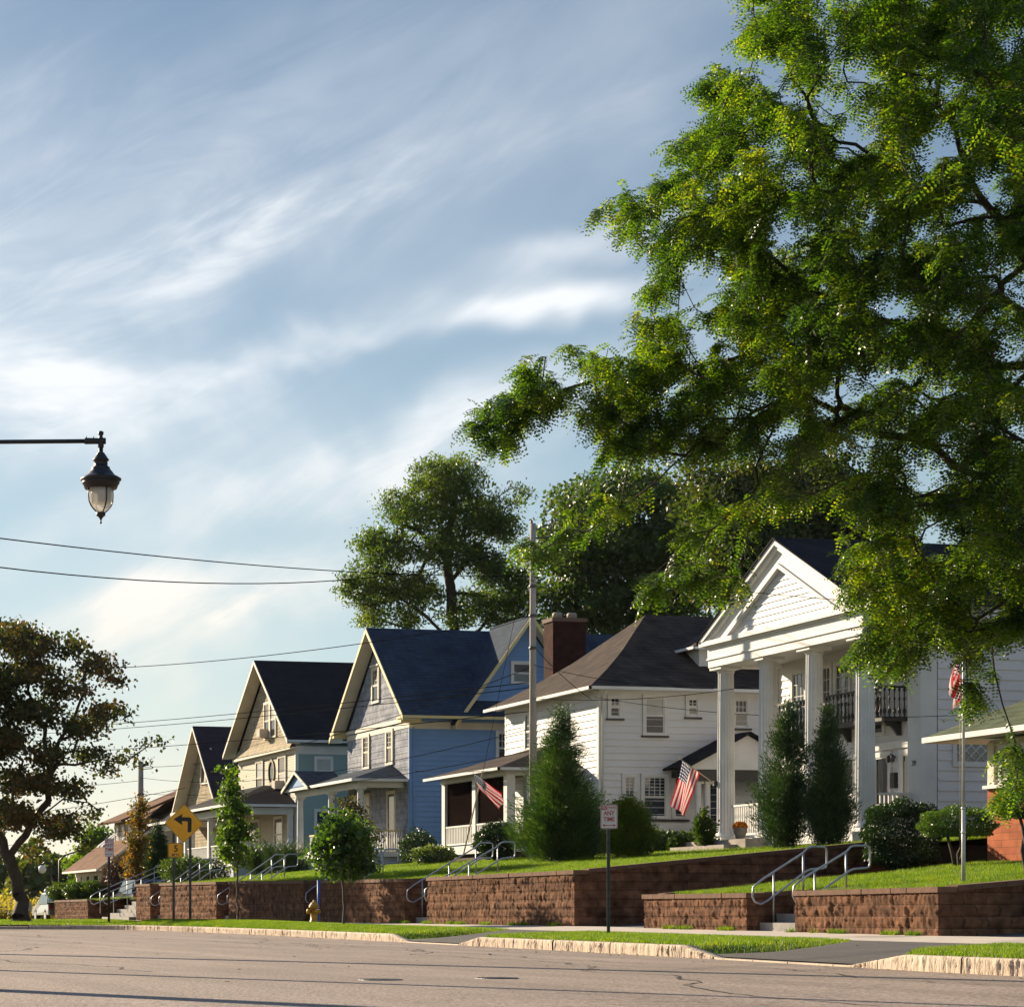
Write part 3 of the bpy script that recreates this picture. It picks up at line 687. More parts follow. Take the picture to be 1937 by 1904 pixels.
# ======================= white house with hip roof
def white_house():
    R = thing('white_house', (35.6, 76, 2.5), 'white two storey clapboard house with hip roof and brick chimney, entry hood on its side', 'house', 'old houses along the street')
    s0, s1, t0, t1 = 76.05, 84.6, 35.6, 50.0; zf = 3.05; ze = 8.78
    mb = MB(); mb.box(t0, t1, s0, s1, zf, ze); Fs = Face('s', s0); Ft = Face('t', t0)
    siding(mb, Fs, [(t0, zf), (t1, zf), (t1, ze - .12), (t0, ze - .12)], .245, .036)
    siding(mb, Ft, [(s0, zf), (s1, zf), (s1, ze - .12), (s0, ze - .12)], .245, .036)
    mb.build('wall', m_white, R)
    mb = MB(); mb.box(t0 + .06, t1 - .1, s0 + .06, s1 - .06, 2.3, zf); mb.build('foundation', m_found, R)
    mb = MB(); Fs.box(mb, t0 - .024, t0 + .12, .0, .045, zf, ze - .1); Ft.box(mb, s0 - .046, s0 + .12, 0, .045, zf, ze - .1); Ft.box(mb, s1 - .12, s1, 0, .026, zf, ze - .1)
    Fs.box(mb, t0 - .02, t1, 0, .03, ze - .16, ze - .01); mb.box(t0 - .03, t0, s0 - .03, s1, ze - .16, ze - .01); mb.build('corner_board', m_trim, R)
    # hip roof with flared eaves
    ov = .62; zE = 8.83; A = (t0 - ov, s0 - ov); B = (t1 + ov, s0 - ov); Cc = (t1 + ov, s1 + ov); Dd = (t0 - ov, s1 + ov); mid = (s0 + s1) / 2; zp = 12.1
    p0 = (t0 + 3.9, mid, zp); p1 = (t1 - 3.9, mid, zp)
    rf = MB(); k = .32
    def lerp(a, b, f, dz): return (a[0] + (b[0] - a[0]) * f, a[1] + (b[1] - a[1]) * f, a[2] + (b[2] - a[2]) * f + dz)
    A3, B3, C3, D3 = (*A, zE), (*B, zE), (*Cc, zE), (*Dd, zE)
    fl = -.22
    for q, (e0, e1, r0, r1) in enumerate(((A3, B3, p0, p1), (D3, A3, p0, p0), (C3, D3, p1, p0), (B3, C3, p1, p1))):
        prev = (e0, e1)
        for f in (.12, .3, .55, 1.0):
            dz = fl * math.sin(math.pi * min(f, 1)) * (1 if f < 1 else 0)
            a = lerp(e0, r0, f, dz); b = lerp(e1, r1, f, dz); pts = [prev[0], prev[1], b, a]
            if (Vector(a) - Vector(b)).length < .01: pts = pts[:3]
            rf.face(pts); prev = (a, b)
    rf.face([A3, D3, C3, B3])
    rr = rf.build('roof', m_rf_wh, R)
    mb = MB()                                        # gutters and soffit edge
    for (a, b) in ((A, B), (A, Dd)):
        x0, x1 = min(a[0], b[0]), max(a[0], b[0]); y0, y1 = min(a[1], b[1]), max(a[1], b[1])
        mb.box(x0 - .07, x1 + .01, y0 - .07, y1 + .01, zE - .13, zE - .015) if (x1 - x0 < .1 or y1 - y0 < .1) else None
    mb.build('gutter', m_trim, R)
    mb = MB(); mb.box(A[0] + .02, B[0], A[1] + .02, s0 - .03, zE - .06, zE - .005); mb.box(A[0] + .02, t0 - .03, s0 - .03, Cc[1], zE - .06, zE - .005); mb.build('soffit', m_trim, R)
    mb = MB(); mb.tube([(t0 + .1, s0 - .35, zE - .12), (t0 + .1, s0 - .08, zE - .45), (t0 + .1, s0 - .07, 3.0)], .04, 8); mb.build('downspout', m_trim, R)
    # windows of the near side
    for (u0, u1, z0, z1, r, c, up, lo) in ((35.9, 36.48, 7.72, 8.58, 2, 2, 'glass', 'screen'), (37.27, 38.22, 7.13, 8.62, 1, 1, 'blind', 'screen'), (38.95, 39.53, 7.82, 8.6, 2, 2, 'glass', 'glass'), (40.8, 41.5, 7.45, 8.6, 2, 3, 'screen', 'glass'), (43.4, 44.3, 7.2, 8.6, 1, 1, 'glass', 'glass')):
        window(R, Fs, u0, u1, z0, z1, rows=r, cols=c, up=up, lo=lo, sill=m_black)
    window(R, Fs, 36.46, 37.06, 4.12, 5.74, rows=3, cols=2, sill=None); window(R, Fs, 37.2, 38.28, 4.12, 5.74, rows=3, cols=4, sill=None, lo='glass'); window(R, Fs, 38.42, 39.02, 4.12, 5.74, rows=3, cols=2, sill=None)
    mb = MB(); Fs.box(mb, 36.4, 39.08, .0, .12, 4.03, 4.10); mb.build('long_sill', m_black, R)
    mb = MB(); Fs.box(mb, 36.3, 37.4, -.04, .02, 2.55, 2.95); mb.build('basement_window', m_glass, R)
    # street side windows
    for u in (78.6, 81.6): window(R, Ft, u, u + 1.0, 7.0, 8.5)
    # dormer on the near slope
    F2 = Face('s', 77.2); mb = MB(); mb.box(40.1, 43.7, 77.2, 80.3, 9.3, 10.5)
    siding(mb, F2, [(40.1, 9.45), (43.7, 9.45), (43.7, 10.5), (40.1, 10.5)], .22); siding(mb, Face('t', 40.1), [(77.2, 9.5), (80.3, 9.5), (80.3, 10.5), (77.2, 10.5)], .22)
    dm = mb.build('dormer', m_white, R)
    e = .42; zt = 10.5; A_, B_, C_ = (40.1 - e, 77.2 - e, zt), (43.7 + e, 77.2 - e, zt), (43.7 + e, 81.0, zt); D_ = (40.1 - e, 81.0, zt); P_ = (41.9, 78.9, 11.65); Q_ = (41.9, 81.0, 11.65)
    mb = MB(); mb.face([A_, B_, P_]); mb.face([D_, A_, P_, Q_]); mb.face([B_, C_, Q_, P_]); mb.face([A_, D_, C_, B_]); mb.build('roof', m_rf_wh, dm)
    mb = MB(); mb.box(40.1 - e - .03, 43.7 + e, 77.2 - e - .05, 77.2 - e, zt - .1, zt - .004); mb.box(40.1 - e - .05, 40.1 - e, 77.2 - e - .05, 81, zt - .1, zt - .004); mb.build('gutter', m_trim, dm)
    for u in (40.5, 41.75): window(dm, F2, u, u + 1.1, 9.55, 10.35, cols=3, rows=2, cw=.08)
    # chimney on the far wall
    mb = MB(); mb.box(37.93, 39.35, 85.3, 86.2, 2.4, 12.45); ch = mb.build('chimney', m_chim, R)
    mb = MB(); mb.box(37.88, 39.40, 85.25, 86.25, 12.45, 12.60); mb.build('cap', mat('chimney_cap', (.16, .10, .075), .9), ch)
    mb = MB(); mb.lathe((38.32, 85.75, 12.62), [(.2, 0), (.2, .2), (.16, .24)], 14); mb.lathe((38.95, 85.75, 12.62), [(.2, 0), (.2, .2), (.16, .24)], 14); mb.build('flue', mat('clay_flue', (.30, .24, .19), .7), ch)
    # front porch
    P = MB(); pt0, pt1, ps0, ps1 = 32.75, 35.58, 77.7, 84.2; zf2 = 3.28
    P.box(pt0 - .05, pt1, ps0 - .05, ps1 + .05, zf2 - .32, zf2); fl_ = P.build('porch_floor', m_trim, R)
    mb = MB(); mb.box(pt0 + .1, pt1, ps0 + .1, ps1 - .1, 2.35, zf2 - .32); mb.build('porch_base', m_found, R)
    for (t, s) in ((pt0 + .17, ps0 + .17), (pt0 + .17, ps1 - .17), (pt0 + .17, ps0 + 3.2), (pt0 + .95, ps0 + .17)):
        mb = MB(); mb.box(t - .16, t + .16, s - .16, s + .16, zf2 + .002, 5.75); mb.build('porch_post', m_trim, R)
    mb = MB(); mb.box(pt0 - .02, pt1, ps0 - .02, ps0 + .3, 5.752, 5.96); mb.box(pt0 - .02, pt0 + .3, ps0 + .3, ps1 + .02, 5.752, 5.96); mb.build('porch_beam', m_trim, R)
    e = .5; A = (pt0 - e, ps0 - e, 6.0); B = (pt1, ps0 - e, 6.0); Cc = (pt1, ps1 + e, 6.0); Dd = (pt0 - e, ps1 + e, 6.0); h0 = (pt1, ps0 + 2.4, 7.05); h1 = (pt1, ps1 - 2.0, 7.05)
    mb = MB(); mb.face([Dd, A, h0, h1]); mb.face([A, B, h0]); mb.face([Dd, h1, Cc]); mb.face([A, Dd, Cc, B]); pr = mb.build('porch_roof', m_rf_wh, R)
    mb = MB(); mb.box(A[0] - .08, B[0], A[1] - .08, A[1], 5.89, 5.99); mb.box(A[0] - .08, A[0], A[1] - .08, Dd[1], 5.89, 5.99); mb.build('gutter', m_trim, pr)
    mb = MB(); mb.box(pt0 + .12, pt0 + .16, ps0 + .34, ps0 + 3.04, zf2 + .82, 5.74); mb.box(pt0 + .12, pt0 + .16, ps0 + 3.36, ps1 - .34, zf2 + .82, 5.74); mb.box(pt0 + 1.12, pt1 - .1, ps0 + .15, ps0 + .19, zf2 + .82, 5.74); mb.build('porch_screen', m_dkwin, R)
    baluster_rail(R, (pt0 + .08, ps0 + .34), (pt0 + .08, ps1 - .34), zf2 + .04, zf2 + .80, m_trim, .17, .06)
    baluster_rail(R, (pt0 + 1.12, ps0 + .08), (pt1 - .1, ps0 + .08), zf2 + .04, zf2 + .80, m_trim, .17, .06)
    # entry hood on the near side
    hb = MB(); z = 5.82
    hb.prism([(38.35, 74.35, z), (42.6, 74.35, z), (42.6, 74.35, z + .13), (40.5, 74.35, z + .13 + 1.12), (38.35, 74.35, z + .13)], (0, .16, 0)); hd = hb.build('entry_hood', m_trim, R)
    slab('hood_roof', [(38.05, 74.1, z + .1), (40.5, 74.1, z + 1.36), (40.5, 76.02, z + 1.36), (38.05, 76.02, z + .1)], m_rf_black, hd, .08)
    slab('hood_roof', [(40.5, 74.1, z + 1.36), (42.95, 74.1, z + .1), (42.95, 76.02, z + .1), (40.5, 76.02, z + 1.36)], m_rf_black, hd, .08)
    mb = MB(); mb.box(38.4, 42.55, 74.4, 76.0, z - .22, z - .003); mb.build('hood_beam', m_black, hd)
    mb = MB(); mb.box(38.38, 42.57, 74.36, 74.4, z - .4, z - .22); mb.build('hood_fascia', m_black, hd)
    for t in (38.75, 39.1, 42.3): column(hd, t, 74.65, 3.3, z - .41, .12, m_trim)
    window(R, Fs, 39.75, 40.75, 3.3, 5.55, name='door', split=.02, cw=.14, up='glass')
    mb = MB(); mb.box(38.4, 42.6, 74.4, 76.0, 2.5, 3.2); mb.build('stoop', m_conc, R)
white_house()

# ======================= portico house
def portico_house():
    R = thing('portico_house', (37.4, 62.6, 2.6), 'tall white house with a pedimented portico of four fluted columns and black iron balcony', 'house', 'old houses along the street')
    s0, s1, tw, t1 = 58.0, 67.4, 37.5, 52.0; zf = 3.0; ze = 9.15; sm = 62.55
    Fs = Face('s', s0); Ft = Face('t', tw); mb = MB(); mb.box(tw, t1, s0, s1, zf - .15, ze)
    siding(mb, Fs, [(tw, zf), (t1, zf), (t1, ze), (tw, ze)], .29, .036); siding(mb, Ft, [(s0, zf), (s1, zf), (s1, ze), (s0, ze)], .245, .03); mb.build('wall', m_white, R)
    mb = MB(); mb.box(tw + .05, t1, s0 + .05, s1 - .05, 1.9, zf - .15); mb.build('foundation', m_lattice, R)
    # corner pilaster
    for u0, u1 in ((s0 - .02, s0 + .62), (s1 - .6, s1)):
        mb = MB(); mb.box(tw - .55 if u0 < 59 else tw - .12, tw - .026, u0, u1, zf, 8.5); 
        mb.box(tw - .62 if u0 < 59 else tw - .18, tw - .024, u0 - .05, u1 + .04, 8.5, 8.62); mb.box(tw - .62 if u0 < 59 else tw - .18, tw - .025, u0 - .05, u1 + .04, zf - .05, zf + .2); mb.build('pilaster', m_trim, R)
    # portico floor, steps
    pf = MB(); pf.box(34.95, tw - .03, s0 + .2, s1 + .1, 2.72, 3.0); pf.build('porch_floor', m_trim, R)
    mb = MB(); mb.box(35.1, tw - .05, s0 + .4, s1 - .1, 1.9, 2.718); mb.build('porch_base', m_lattice, R)
    mb = MB(); mb.box(34.2, 34.94, 62.9, 67.3, 2.35, 2.95); mb.box(33.75, 34.198, 63.4, 66.9, 2.3, 2.78); mb.build('stone_step', mat('stone_step', (.42, .37, .32), .9, (.27, .23, .2), 2, 6, (.3, .7), .5, 15), R)
    # columns
    for s in (66.73, 64.09, 61.37, 58.62): column(R, 35.6, s, 3.1, 8.56, .29, m_trim, flutes=18)
    # entablature: front beam and near return
    en = MB(); q0, q1 = s0 + .02, s1 - .30
    def band(z0, z1, o): en.box(35.18 - o, 35.98, q0 - o, q1 + o, z0, z1); en.box(35.982, tw + .3, q0 - o, q0 + .55, z0, z1); en.box(35.982, tw + .3, q1 - .55, q1 + o, z0, z1)
    band(8.56, 8.80, 0); band(8.802, 8.85, .045); band(8.852, 9.18, .015); band(9.182, 9.24, .08)
    en.build('entablature', m_trim, R)
    mb = MB(); mb.box(36.0, tw - .03, q0 + .56, q1 - .56, 8.7, 8.74); mb.build('porch_ceiling', m_trim, R)
    # pediment: horizontal and raking cornices around a clapboarded tympanum
    zc = 9.242; pk = 11.95; o = .26
    mb = MB(); mb.box(34.98, 36.0, q0 - o, q1 + o, zc, zc + .15); mb.box(36.0, 44, q0 - o, q0 - .03, zc, zc + .14)
    def rake(d0, d1, x0, x1):
        """raking band between offsets d0..d1 measured down from the roof line"""
        H = pk - (zc + .152)
        for sg in (-1, 1):
            eb = q0 - o if sg < 0 else q1 + o; L = sm - eb; 
            def P(f, d): return (x0, eb + L * f, zc + .152 + H * f - d)
            def foot(d): return max(0, d / H)
            mb.prism([P(foot(d0), d0), P(1, d0), P(1, d1), P(foot(d1), d1)] , (x1 - x0, 0, 0))
    rake(.0, .17, 34.95, 36.2); rake(.172, .30, 35.03, 36.1); rake(.302, .72, 35.14, 36.05); rake(.722, .86, 35.06, 36.0)
    mb.build('pediment_cornice', m_trim, R)
    tm = MB(); H = pk - zc - .152; f = .86 / H; f2 = f
    base = zc + .155; half0 = (q0 - o) + (sm - (q0 - o)) * f2; half1 = (q1 + o) - ((q1 + o) - sm) * f2
    siding(tm, Face('t', 35.24), [(half0, base), (half1, base), (sm, pk - .87)], .19, .036); tm.prism([(35.25, half0, base), (35.25, half1, base), (35.25, sm, pk - .87)], (.3, 0, 0)); tm.build('tympanum', m_white, R)
    # main roof behind the pediment
    e0 = q0 - o - .06; e1 = q1 + o + .06
    mb = MB(); mb.prism([(36.25, e0, zc + .14), (36.25, sm, pk + .06), (36.25, e1, zc + .14)], (t1 - 35.7, 0, 0)); mb.prism([(34.90, e0, zc + .152), (34.90, sm, pk + .06), (34.90, sm, pk + .002), (34.90, e0, zc + .142)], (1.35, 0, 0)); mb.prism([(34.90, e1, zc + .152), (34.90, sm, pk + .06), (34.90, sm, pk + .002), (34.90, e1, zc + .142)], (1.35, 0, 0)); mb.build('roof', m_rf_black, R)
    mb = MB(); Fs.box(mb, tw - .5, t1, -.0, .05, 8.55, 9.14); Fs.box(mb, tw - .5, t1, .0, .12, 8.8, 8.86); Fs.box(mb, tw - .5, t1, .0, .2, 9.08, 9.2); mb.build('frieze', m_trim, R)
    # upper windows and front doors on the recessed wall
    window(R, Ft, 65.0, 65.95, 6.0, 8.4, rows=3, cols=3); window(R, Ft, 63.5, 64.4, 5.95, 8.4, rows=3, cols=3, lo='glass', up='glass'); window(R, Ft, 62.45, 63.4, 5.95, 8.4, rows=3, cols=3); window(R, Ft, 60.6, 61.6, 5.95, 8.4, rows=3, cols=3)
    for a in (60.25, 58.85):
        window(R, Ft, a, a + 1.0, 3.05, 5.45, name='door', cw=.15, split=.34, up='glass', lo='screen')
    mb = MB(); Ft.box(mb, 58.75, 61.4, .03, .10, 5.5, 5.72); mb.build('door_lintel', m_trim, R)
    window(R, Ft, 62.2, 63.1, 3.5, 5.5); window(R, Ft, 65.6, 66.5, 3.5, 5.5)
    mb = MB(); Ft.box(mb, 59.95, 60.16, .02, .16, 4.35, 4.8); mb.build('mailbox', m_black, R)
    mb = MB(); mb.tube([Ft.p(60.05, .02, 5.25), Ft.p(60.05, .22, 5.35)], .02, 6)
    for u in (59.95, 60.15): c = Ft.p(u, .2, 5.1); mb.lathe(c, [(.03, 0), (.06, .04), (.065, .16), (.02, .22)], 10)
    mb.build('porch_light', m_black, R)
    tb = bpy.data.curves.new('house_number', 'FONT'); tb.body = '39'; tb.size = .22; tb.extrude = .006; tb.align_x = 'CENTER'
    bpy.data.curves.remove(tb); text_mesh('house_number', '39', .22, (tw - .565, s0 + .3, 4.95), (math.pi / 2, 0, -math.pi / 2), m_black, R)
    # side latticed window low on the near wall
    mb = MB(); Fs.box(mb, 37.95, 39.3, .02, .08, 4.85, 5.0); Fs.box(mb, 37.95, 39.3, .02, .08, 5.62, 5.72); Fs.box(mb, 37.95, 38.07, .02, .08, 5.0, 5.62); Fs.box(mb, 39.18, 39.3, .02, .08, 5.0, 5.62)
    for k in range(-2, 5):
        for sg in (1, -1):
            x0 = 38.07 + k * .31; pts = [(x0, 5.0), (x0 + sg * .62, 5.62)]
            a, b = pts; n = 12; seg = [(a[0] + (b[0] - a[0]) * i / n, a[1] + (b[1] - a[1]) * i / n) for i in range(n + 1)]; seg = [q for q in seg if 38.07 <= q[0] <= 39.18]
            if len(seg) > 1: mb.tube([Fs.p(seg[0][0], .04, seg[0][1]), Fs.p(seg[-1][0], .045, seg[-1][1])], .022, 4)
    w = mb.build('window', m_trim, R, label='low wide window with diamond lattice'); mb = MB(); Fs.box(mb, 38.0, 39.25, .026, .042, 4.9, 5.7); mb.build('pane', m_glass, w)
    # iron balcony
    z0, z1 = 6.35, 7.32; bt = 36.72; a, b = 59.45, 65.5
    bal = MB(); bal.box(bt, tw - .03, a, b, z0 - .08, z0 - .02); bb = bal.build('balcony', m_black, R)
    mb = MB()
    prof = [(.02, 0), (.045, .03), (.02, .08), (.05, .16), (.055, .22), (.02, .30), (.018, .5), (.04, .56), (.018, .62), (.018, .76), (.045, .82), (.03, .88)]
    n = 28
    for i in range(n + 1): mb.lathe((bt + .04, a + .05 + (b - a - .1) * i / n, z0), prof, 6)
    for i in range(1, 5): mb.lathe((bt + .04 + .16 * i, a + .05, z0), prof, 6); mb.lathe((bt + .04 + .16 * i, b - .05, z0), prof, 6)
    for z in (z0 - .018, z0 + .88): mb.box(bt, bt + .08, a, b, z, z + .05); mb.box(bt + .08, tw - .03, a, a + .09, z, z + .05); mb.box(bt + .08, tw - .03, b - .09, b, z, z + .05)
    mb.build('balustrade', m_black, bb)
    for s in (a + .35, (a + b) / 2, b - .35):
        mb = MB(); mb.prism([(tw - .03, s - .04, z0 - .085), (bt + .15, s - .04, z0 - .085), (bt + .3, s - .04, z0 - .22), (bt + .38, s - .04, z0 - .2), (tw - .25, s - .04, z0 - .34), (tw - .15, s - .04, z0 - .48), (tw - .03, s - .04, z0 - .48)], (0, .08, 0)); mb.build('bracket', m_black, bb)
    # low porch railings
    baluster_rail(R, (35.6, 64.5), (35.6, 66.3), 3.12, 4.12, m_trim, .14, .05); baluster_rail(R, (35.6, 58.95), (35.6, 61.0), 3.12, 4.12, m_trim, .14, .05); baluster_rail(R, (35.95, 58.5), (tw - .6, 58.5), 3.12, 4.12, m_trim, .14, .05)
portico_house()

# ======================= blue house
def blue_house():
    R = thing('blue_house', (34.8, 97.3, 2.6), 'blue house with steep dark slate roof, two gables and yellow trim, white columned front porch', 'house', 'old houses along the street')
    s0, s1, t0, t1 = 93.2, 101.4, 34.8, 47.0; zb = 2.4; ze = 9.15; sr = 97.1; zp = 13.25; Ft = Face('t', t0); Fs = Face('s', s0)
    mb = MB(); gable_body(mb, t0 + .02, t1, s0, s1, zb, ze, sr, zp)
    siding(mb, Fs, [(t0, 2.5), (t1, 2.5), (t1, 9.0), (t0, 9.0)], .22, .036)
    mb.prism([(37.0, s0 - .002, 9.1), (43.4, s0 - .002, 9.1), (40.2, s0 - .002, 13.35)], (0, .3, 0)); siding(mb, Face('s', s0 - .004), [(37.0, 9.1), (43.4, 9.1), (40.2, 13.35)], .22, .03)
    mb.build('wall', m_blue, R)
    mb = MB(); sl = (zp - ze) / (sr - s0)
    siding(mb, Ft, [(s0, 2.9), (s1, 2.9), (s1, 9.0), (s0, 9.0)], .30, .02); siding(mb, Ft, [(s0 + .12, 9.24), (s1 - .12, 9.24), (sr, zp - .1)], .30, .02)
    mb.build('front_shingles', m_blueshingle, R)
    # roof: ridge towards the street with a steeper wing to the side
    rt0 = 34.2; ov = .85; zr0 = 13.55; k = (zr0 - 9.25) / (sr - (s0 - ov))
    th = .14
    rf = slab('roof', [(rt0, s0 - ov, 9.25), (rt0, sr, zr0), (t1 + .4, sr, zr0), (t1 + .4, s0 - ov, 9.25)], m_rf_blue, R, th)
    slab('roof', [(rt0, s1 + ov, 9.25 - .3), (rt0, sr, zr0), (t1 + .4, sr, zr0), (t1 + .4, s1 + ov, 9.25 - .3)], m_rf_blue, R, th)
    pk = (40.2, 13.72); hw = 3.55; zf = 9.3; so = s0 - .62
    slab('wing_roof', [(pk[0] - hw, so, zf - .35), (pk[0], so, pk[1]), (pk[0], sr, pk[1]), (pk[0] - hw, sr, zf - .35)], m_rf_blue, R, .13)
    slab('wing_roof', [(pk[0] + hw, so, zf - .35), (pk[0], so, pk[1]), (pk[0], sr, pk[1]), (pk[0] + hw, sr, zf - .35)], m_rf_blue, R, .13)
    # rake boards
    def rakeboard(parent, P0, P1, d, th_, m, nm='rake_board'):
        a = Vector(P0); b = Vector(P1); mb = MB(); mb.prism([a, b, b + Vector((0, 0, -d)), a + Vector((0, 0, -d))], th_); return mb.build(nm, m, parent)
    rakeboard(R, (rt0 - .05, s0 - ov, 9.22), (rt0 - .05, sr, zr0 - .02), .22, (.045, 0, 0), m_yellow); rakeboard(R, (rt0 - .05, s1 + ov, 8.92), (rt0 - .05, sr, zr0 - .02), .22, (.045, 0, 0), m_yellow)
    rakeboard(R, (pk[0] - hw, so - .05, zf - .38), (pk[0], so - .05, pk[1] - .02), .24, (0, .045, 0), m_yellow); rakeboard(R, (pk[0] + hw, so - .05, zf - .38), (pk[0], so - .05, pk[1] - .02), .24, (0, .045, 0), m_yellow)
    mb = MB()                                                        # pale soffits under the rakes
    for sg, e, ez in ((1, s0 - ov, 9.25), (-1, s1 + ov, 8.95)):
        a = Vector((rt0 + .001, e, ez - .18)); b = Vector((rt0 + .001, sr, zr0 - .20)); mb.prism([a, b, b + Vector((0, 0, -.03)), a + Vector((0, 0, -.03))], (t0 - rt0 - .03, 0, 0))
    for sg in (-1, 1):
        a = Vector((pk[0] + sg * hw, so + .001, zf - .55)); b = Vector((pk[0], so + .001, pk[1] - .2)); mb.prism([a, b, b + Vector((0, 0, -.03)), a + Vector((0, 0, -.03))], (0, s0 - so - .03, 0))
    mb.build('soffit', m_cream, R)
    mb = MB(); mb.box(rt0, 38.9, s0 - ov - .07, s0 - ov + .02, 9.10, 9.22); mb.build('gutter', m_yellow, R)
    mb = MB(); Fs.box(mb, t0, t1, .0, .035, 8.72, 9.02); Ft.box(mb, s0 - .04, s1, .0, .04, 8.78, 9.0); Ft.box(mb, s0 - .04, s1, .0, .10, 9.05, 9.22); mb.build('frieze', m_cream, R)
    for s in (s0 - .6, s1 + .2): mb = MB(); mb.box(rt0 - .02, t0 + .3, s, s + .42, 8.93, 9.1); mb.box(rt0 - .06, t0 + .3, s - .05, s + .47, 9.1, 9.2); mb.build('eave_return', m_yellow, R)
    mb = MB(); Ft.box(mb, s0 - .015, s0 + .1, .0, .035, 2.9, 8.75); Fs.box(mb, t0, t0 + .1, 0, .03, 2.9, 8.75); mb.build('corner_board', m_blue, R)
    window(R, Ft, 95.15, 96.1, 7.3, 9.0 - .1, trim=m_cream, lo='screen', up='glass', cw=.13, cols=3, rows=3); window(R, Ft, 98.25, 99.2, 7.3, 8.9, trim=m_cream, lo='screen', up='glass', cw=.13, cols=3, rows=3)
    window(R, Ft, 96.95, 97.95, 10.2, 11.85, trim=m_cream, head=True, cols=3, rows=3, cw=.13)
    window(R, Ft, 94.85, 95.95, 3.3, 6.15, trim=m_cream, name='door', split=.3, up='glass', lo='screen'); window(R, Ft, 98.2, 99.6, 3.9, 6.2, trim=m_cream, up='blind', lo='blind', rows=2, cols=2); window(R, Ft, 100.0, 100.7, 3.9, 6.2, trim=m_cream, up='blind', lo='blind')
    window(R, Fs, 38.75, 39.35, 7.2, 9.0 - .3, rows=2, cols=2); window(R, Face('s', s0 - .006), 39.45, 40.55, 10.75, 11.75, cols=1, trim=m_trim, split=.5, up='screen')
    window(R, Fs, 38.75, 39.35, 4.2, 5.8)
    mb = MB(); mb.tube([Fs.p(t0 + .15, .05, 8.8), Fs.p(t0 + .15, .05, 2.8)], .035, 6); mb.build('downspout', m_blue, R)
    # porch
    pt, ps0, ps1, zf2 = 32.7, 93.8, 102.8, 3.4
    mb = MB(); mb.box(pt - .15, t0 - .03, ps0 - .15, ps1 + .15, zf2 - .22, zf2); mb.build('porch_floor', m_trim, R)
    mb = MB(); mb.box(pt, t0 - .05, ps0, ps1, 2.3, zf2 - .222); mb.build('porch_base', m_lattice, R)
    for s in (ps0 + .15, 97.9, 102.5): column(R, pt + .12, s, zf2 + .1, 6.2, .16, m_trim)
    mb = MB(); mb.box(pt - .05, pt + .3, ps0, ps1, 6.2, 6.5); mb.box(pt + .302, t0 - .03, ps0, ps0 + .3, 6.2, 6.5); mb.build('porch_beam', m_trim, R)
    e = .45; A = (pt - e, ps0 - e, 6.55); B = (t0 + .9, ps0 - e, 6.55); B2 = (t0, ps0 + 1.6, 7.3); Cc = (t0, ps1 + e, 6.55); Dd = (pt - e, ps1 + e, 6.55); h1 = (t0, ps1 - 1, 7.3)
    mb = MB(); mb.face([Dd, A, B2, h1]); mb.face([A, (t0, ps0 - e, 6.55), B2]); mb.face([Dd, h1, Cc]); mb.face([A, Dd, Cc, (t0, ps0 - e, 6.55)]); mb.face([(t0, s0 - .02, 6.95), (t0, ps0 - e, 6.55), (t0 + .9, ps0 - e, 6.55), (t0 + .9, s0 - .02, 6.8)]); pr = mb.build('porch_roof', m_rf_blue, R)
    mb = MB(); mb.box(A[0] - .06, t0 + .9, A[1] - .07, A[1] + .02, 6.43, 6.55); mb.box(A[0] - .07, A[0] + .02, A[1], Dd[1], 6.43, 6.55); mb.build('gutter', m_trim, pr)
    # little pediment over the porch steps
    a, b, c = ps1 + .1, ps1 - 3.6, ps1 - 1.75
    mb = MB(); mb.prism([(pt - .5, a, 6.56), (pt - .5, b, 6.56), (pt - .5, c, 7.25)], (.08, 0, 0)); pe = mb.build('porch_pediment', m_blue, R)
    slab('roof', [(pt - .6, a + .15, 6.5), (pt - .6, c, 7.34), (pt + 1.3, c, 7.34), (pt + 1.3, a + .15, 6.5)], m_rf_blue, pe, .09); slab('roof', [(pt - .6, b - .15, 6.5), (pt - .6, c, 7.34), (pt + 1.3, c, 7.34), (pt + 1.3, b - .15, 6.5)], m_rf_blue, pe, .09)
    rakeboard(pe, (pt - .66, a + .15, 6.5), (pt - .66, c, 7.33), .14, (.05, 0, 0), m_cream); rakeboard(pe, (pt - .66, b - .15, 6.5), (pt - .66, c, 7.33), .14, (.05, 0, 0), m_cream)
    baluster_rail(R, (pt + .12, ps0 + .35), (pt + .12, 97.7), zf2 + .05, zf2 + .95, m_trim, .13, .04, cap=m_yellow); baluster_rail(R, (pt + .12, 98.1), (pt + .12, 101.0), zf2 + .05, zf2 + .95, m_trim, .13, .04, cap=m_yellow)
    baluster_rail(R, (pt + .35, ps0 + .12), (t0 - .05, ps0 + .12), zf2 + .05, zf2 + .95, m_trim, .11, .04, cap=m_yellow)
    mb = MB()
    for i in range(3): mb.box(pt - .5 - .32 * (i), pt - .16 - .32 * i if i == 0 else pt - .5 - .32 * (i - 1) - .002, 100.9, 103, 2.5, zf2 - .2 * (i + 1))
    mb.build('porch_steps', m_trim, R)
blue_house()

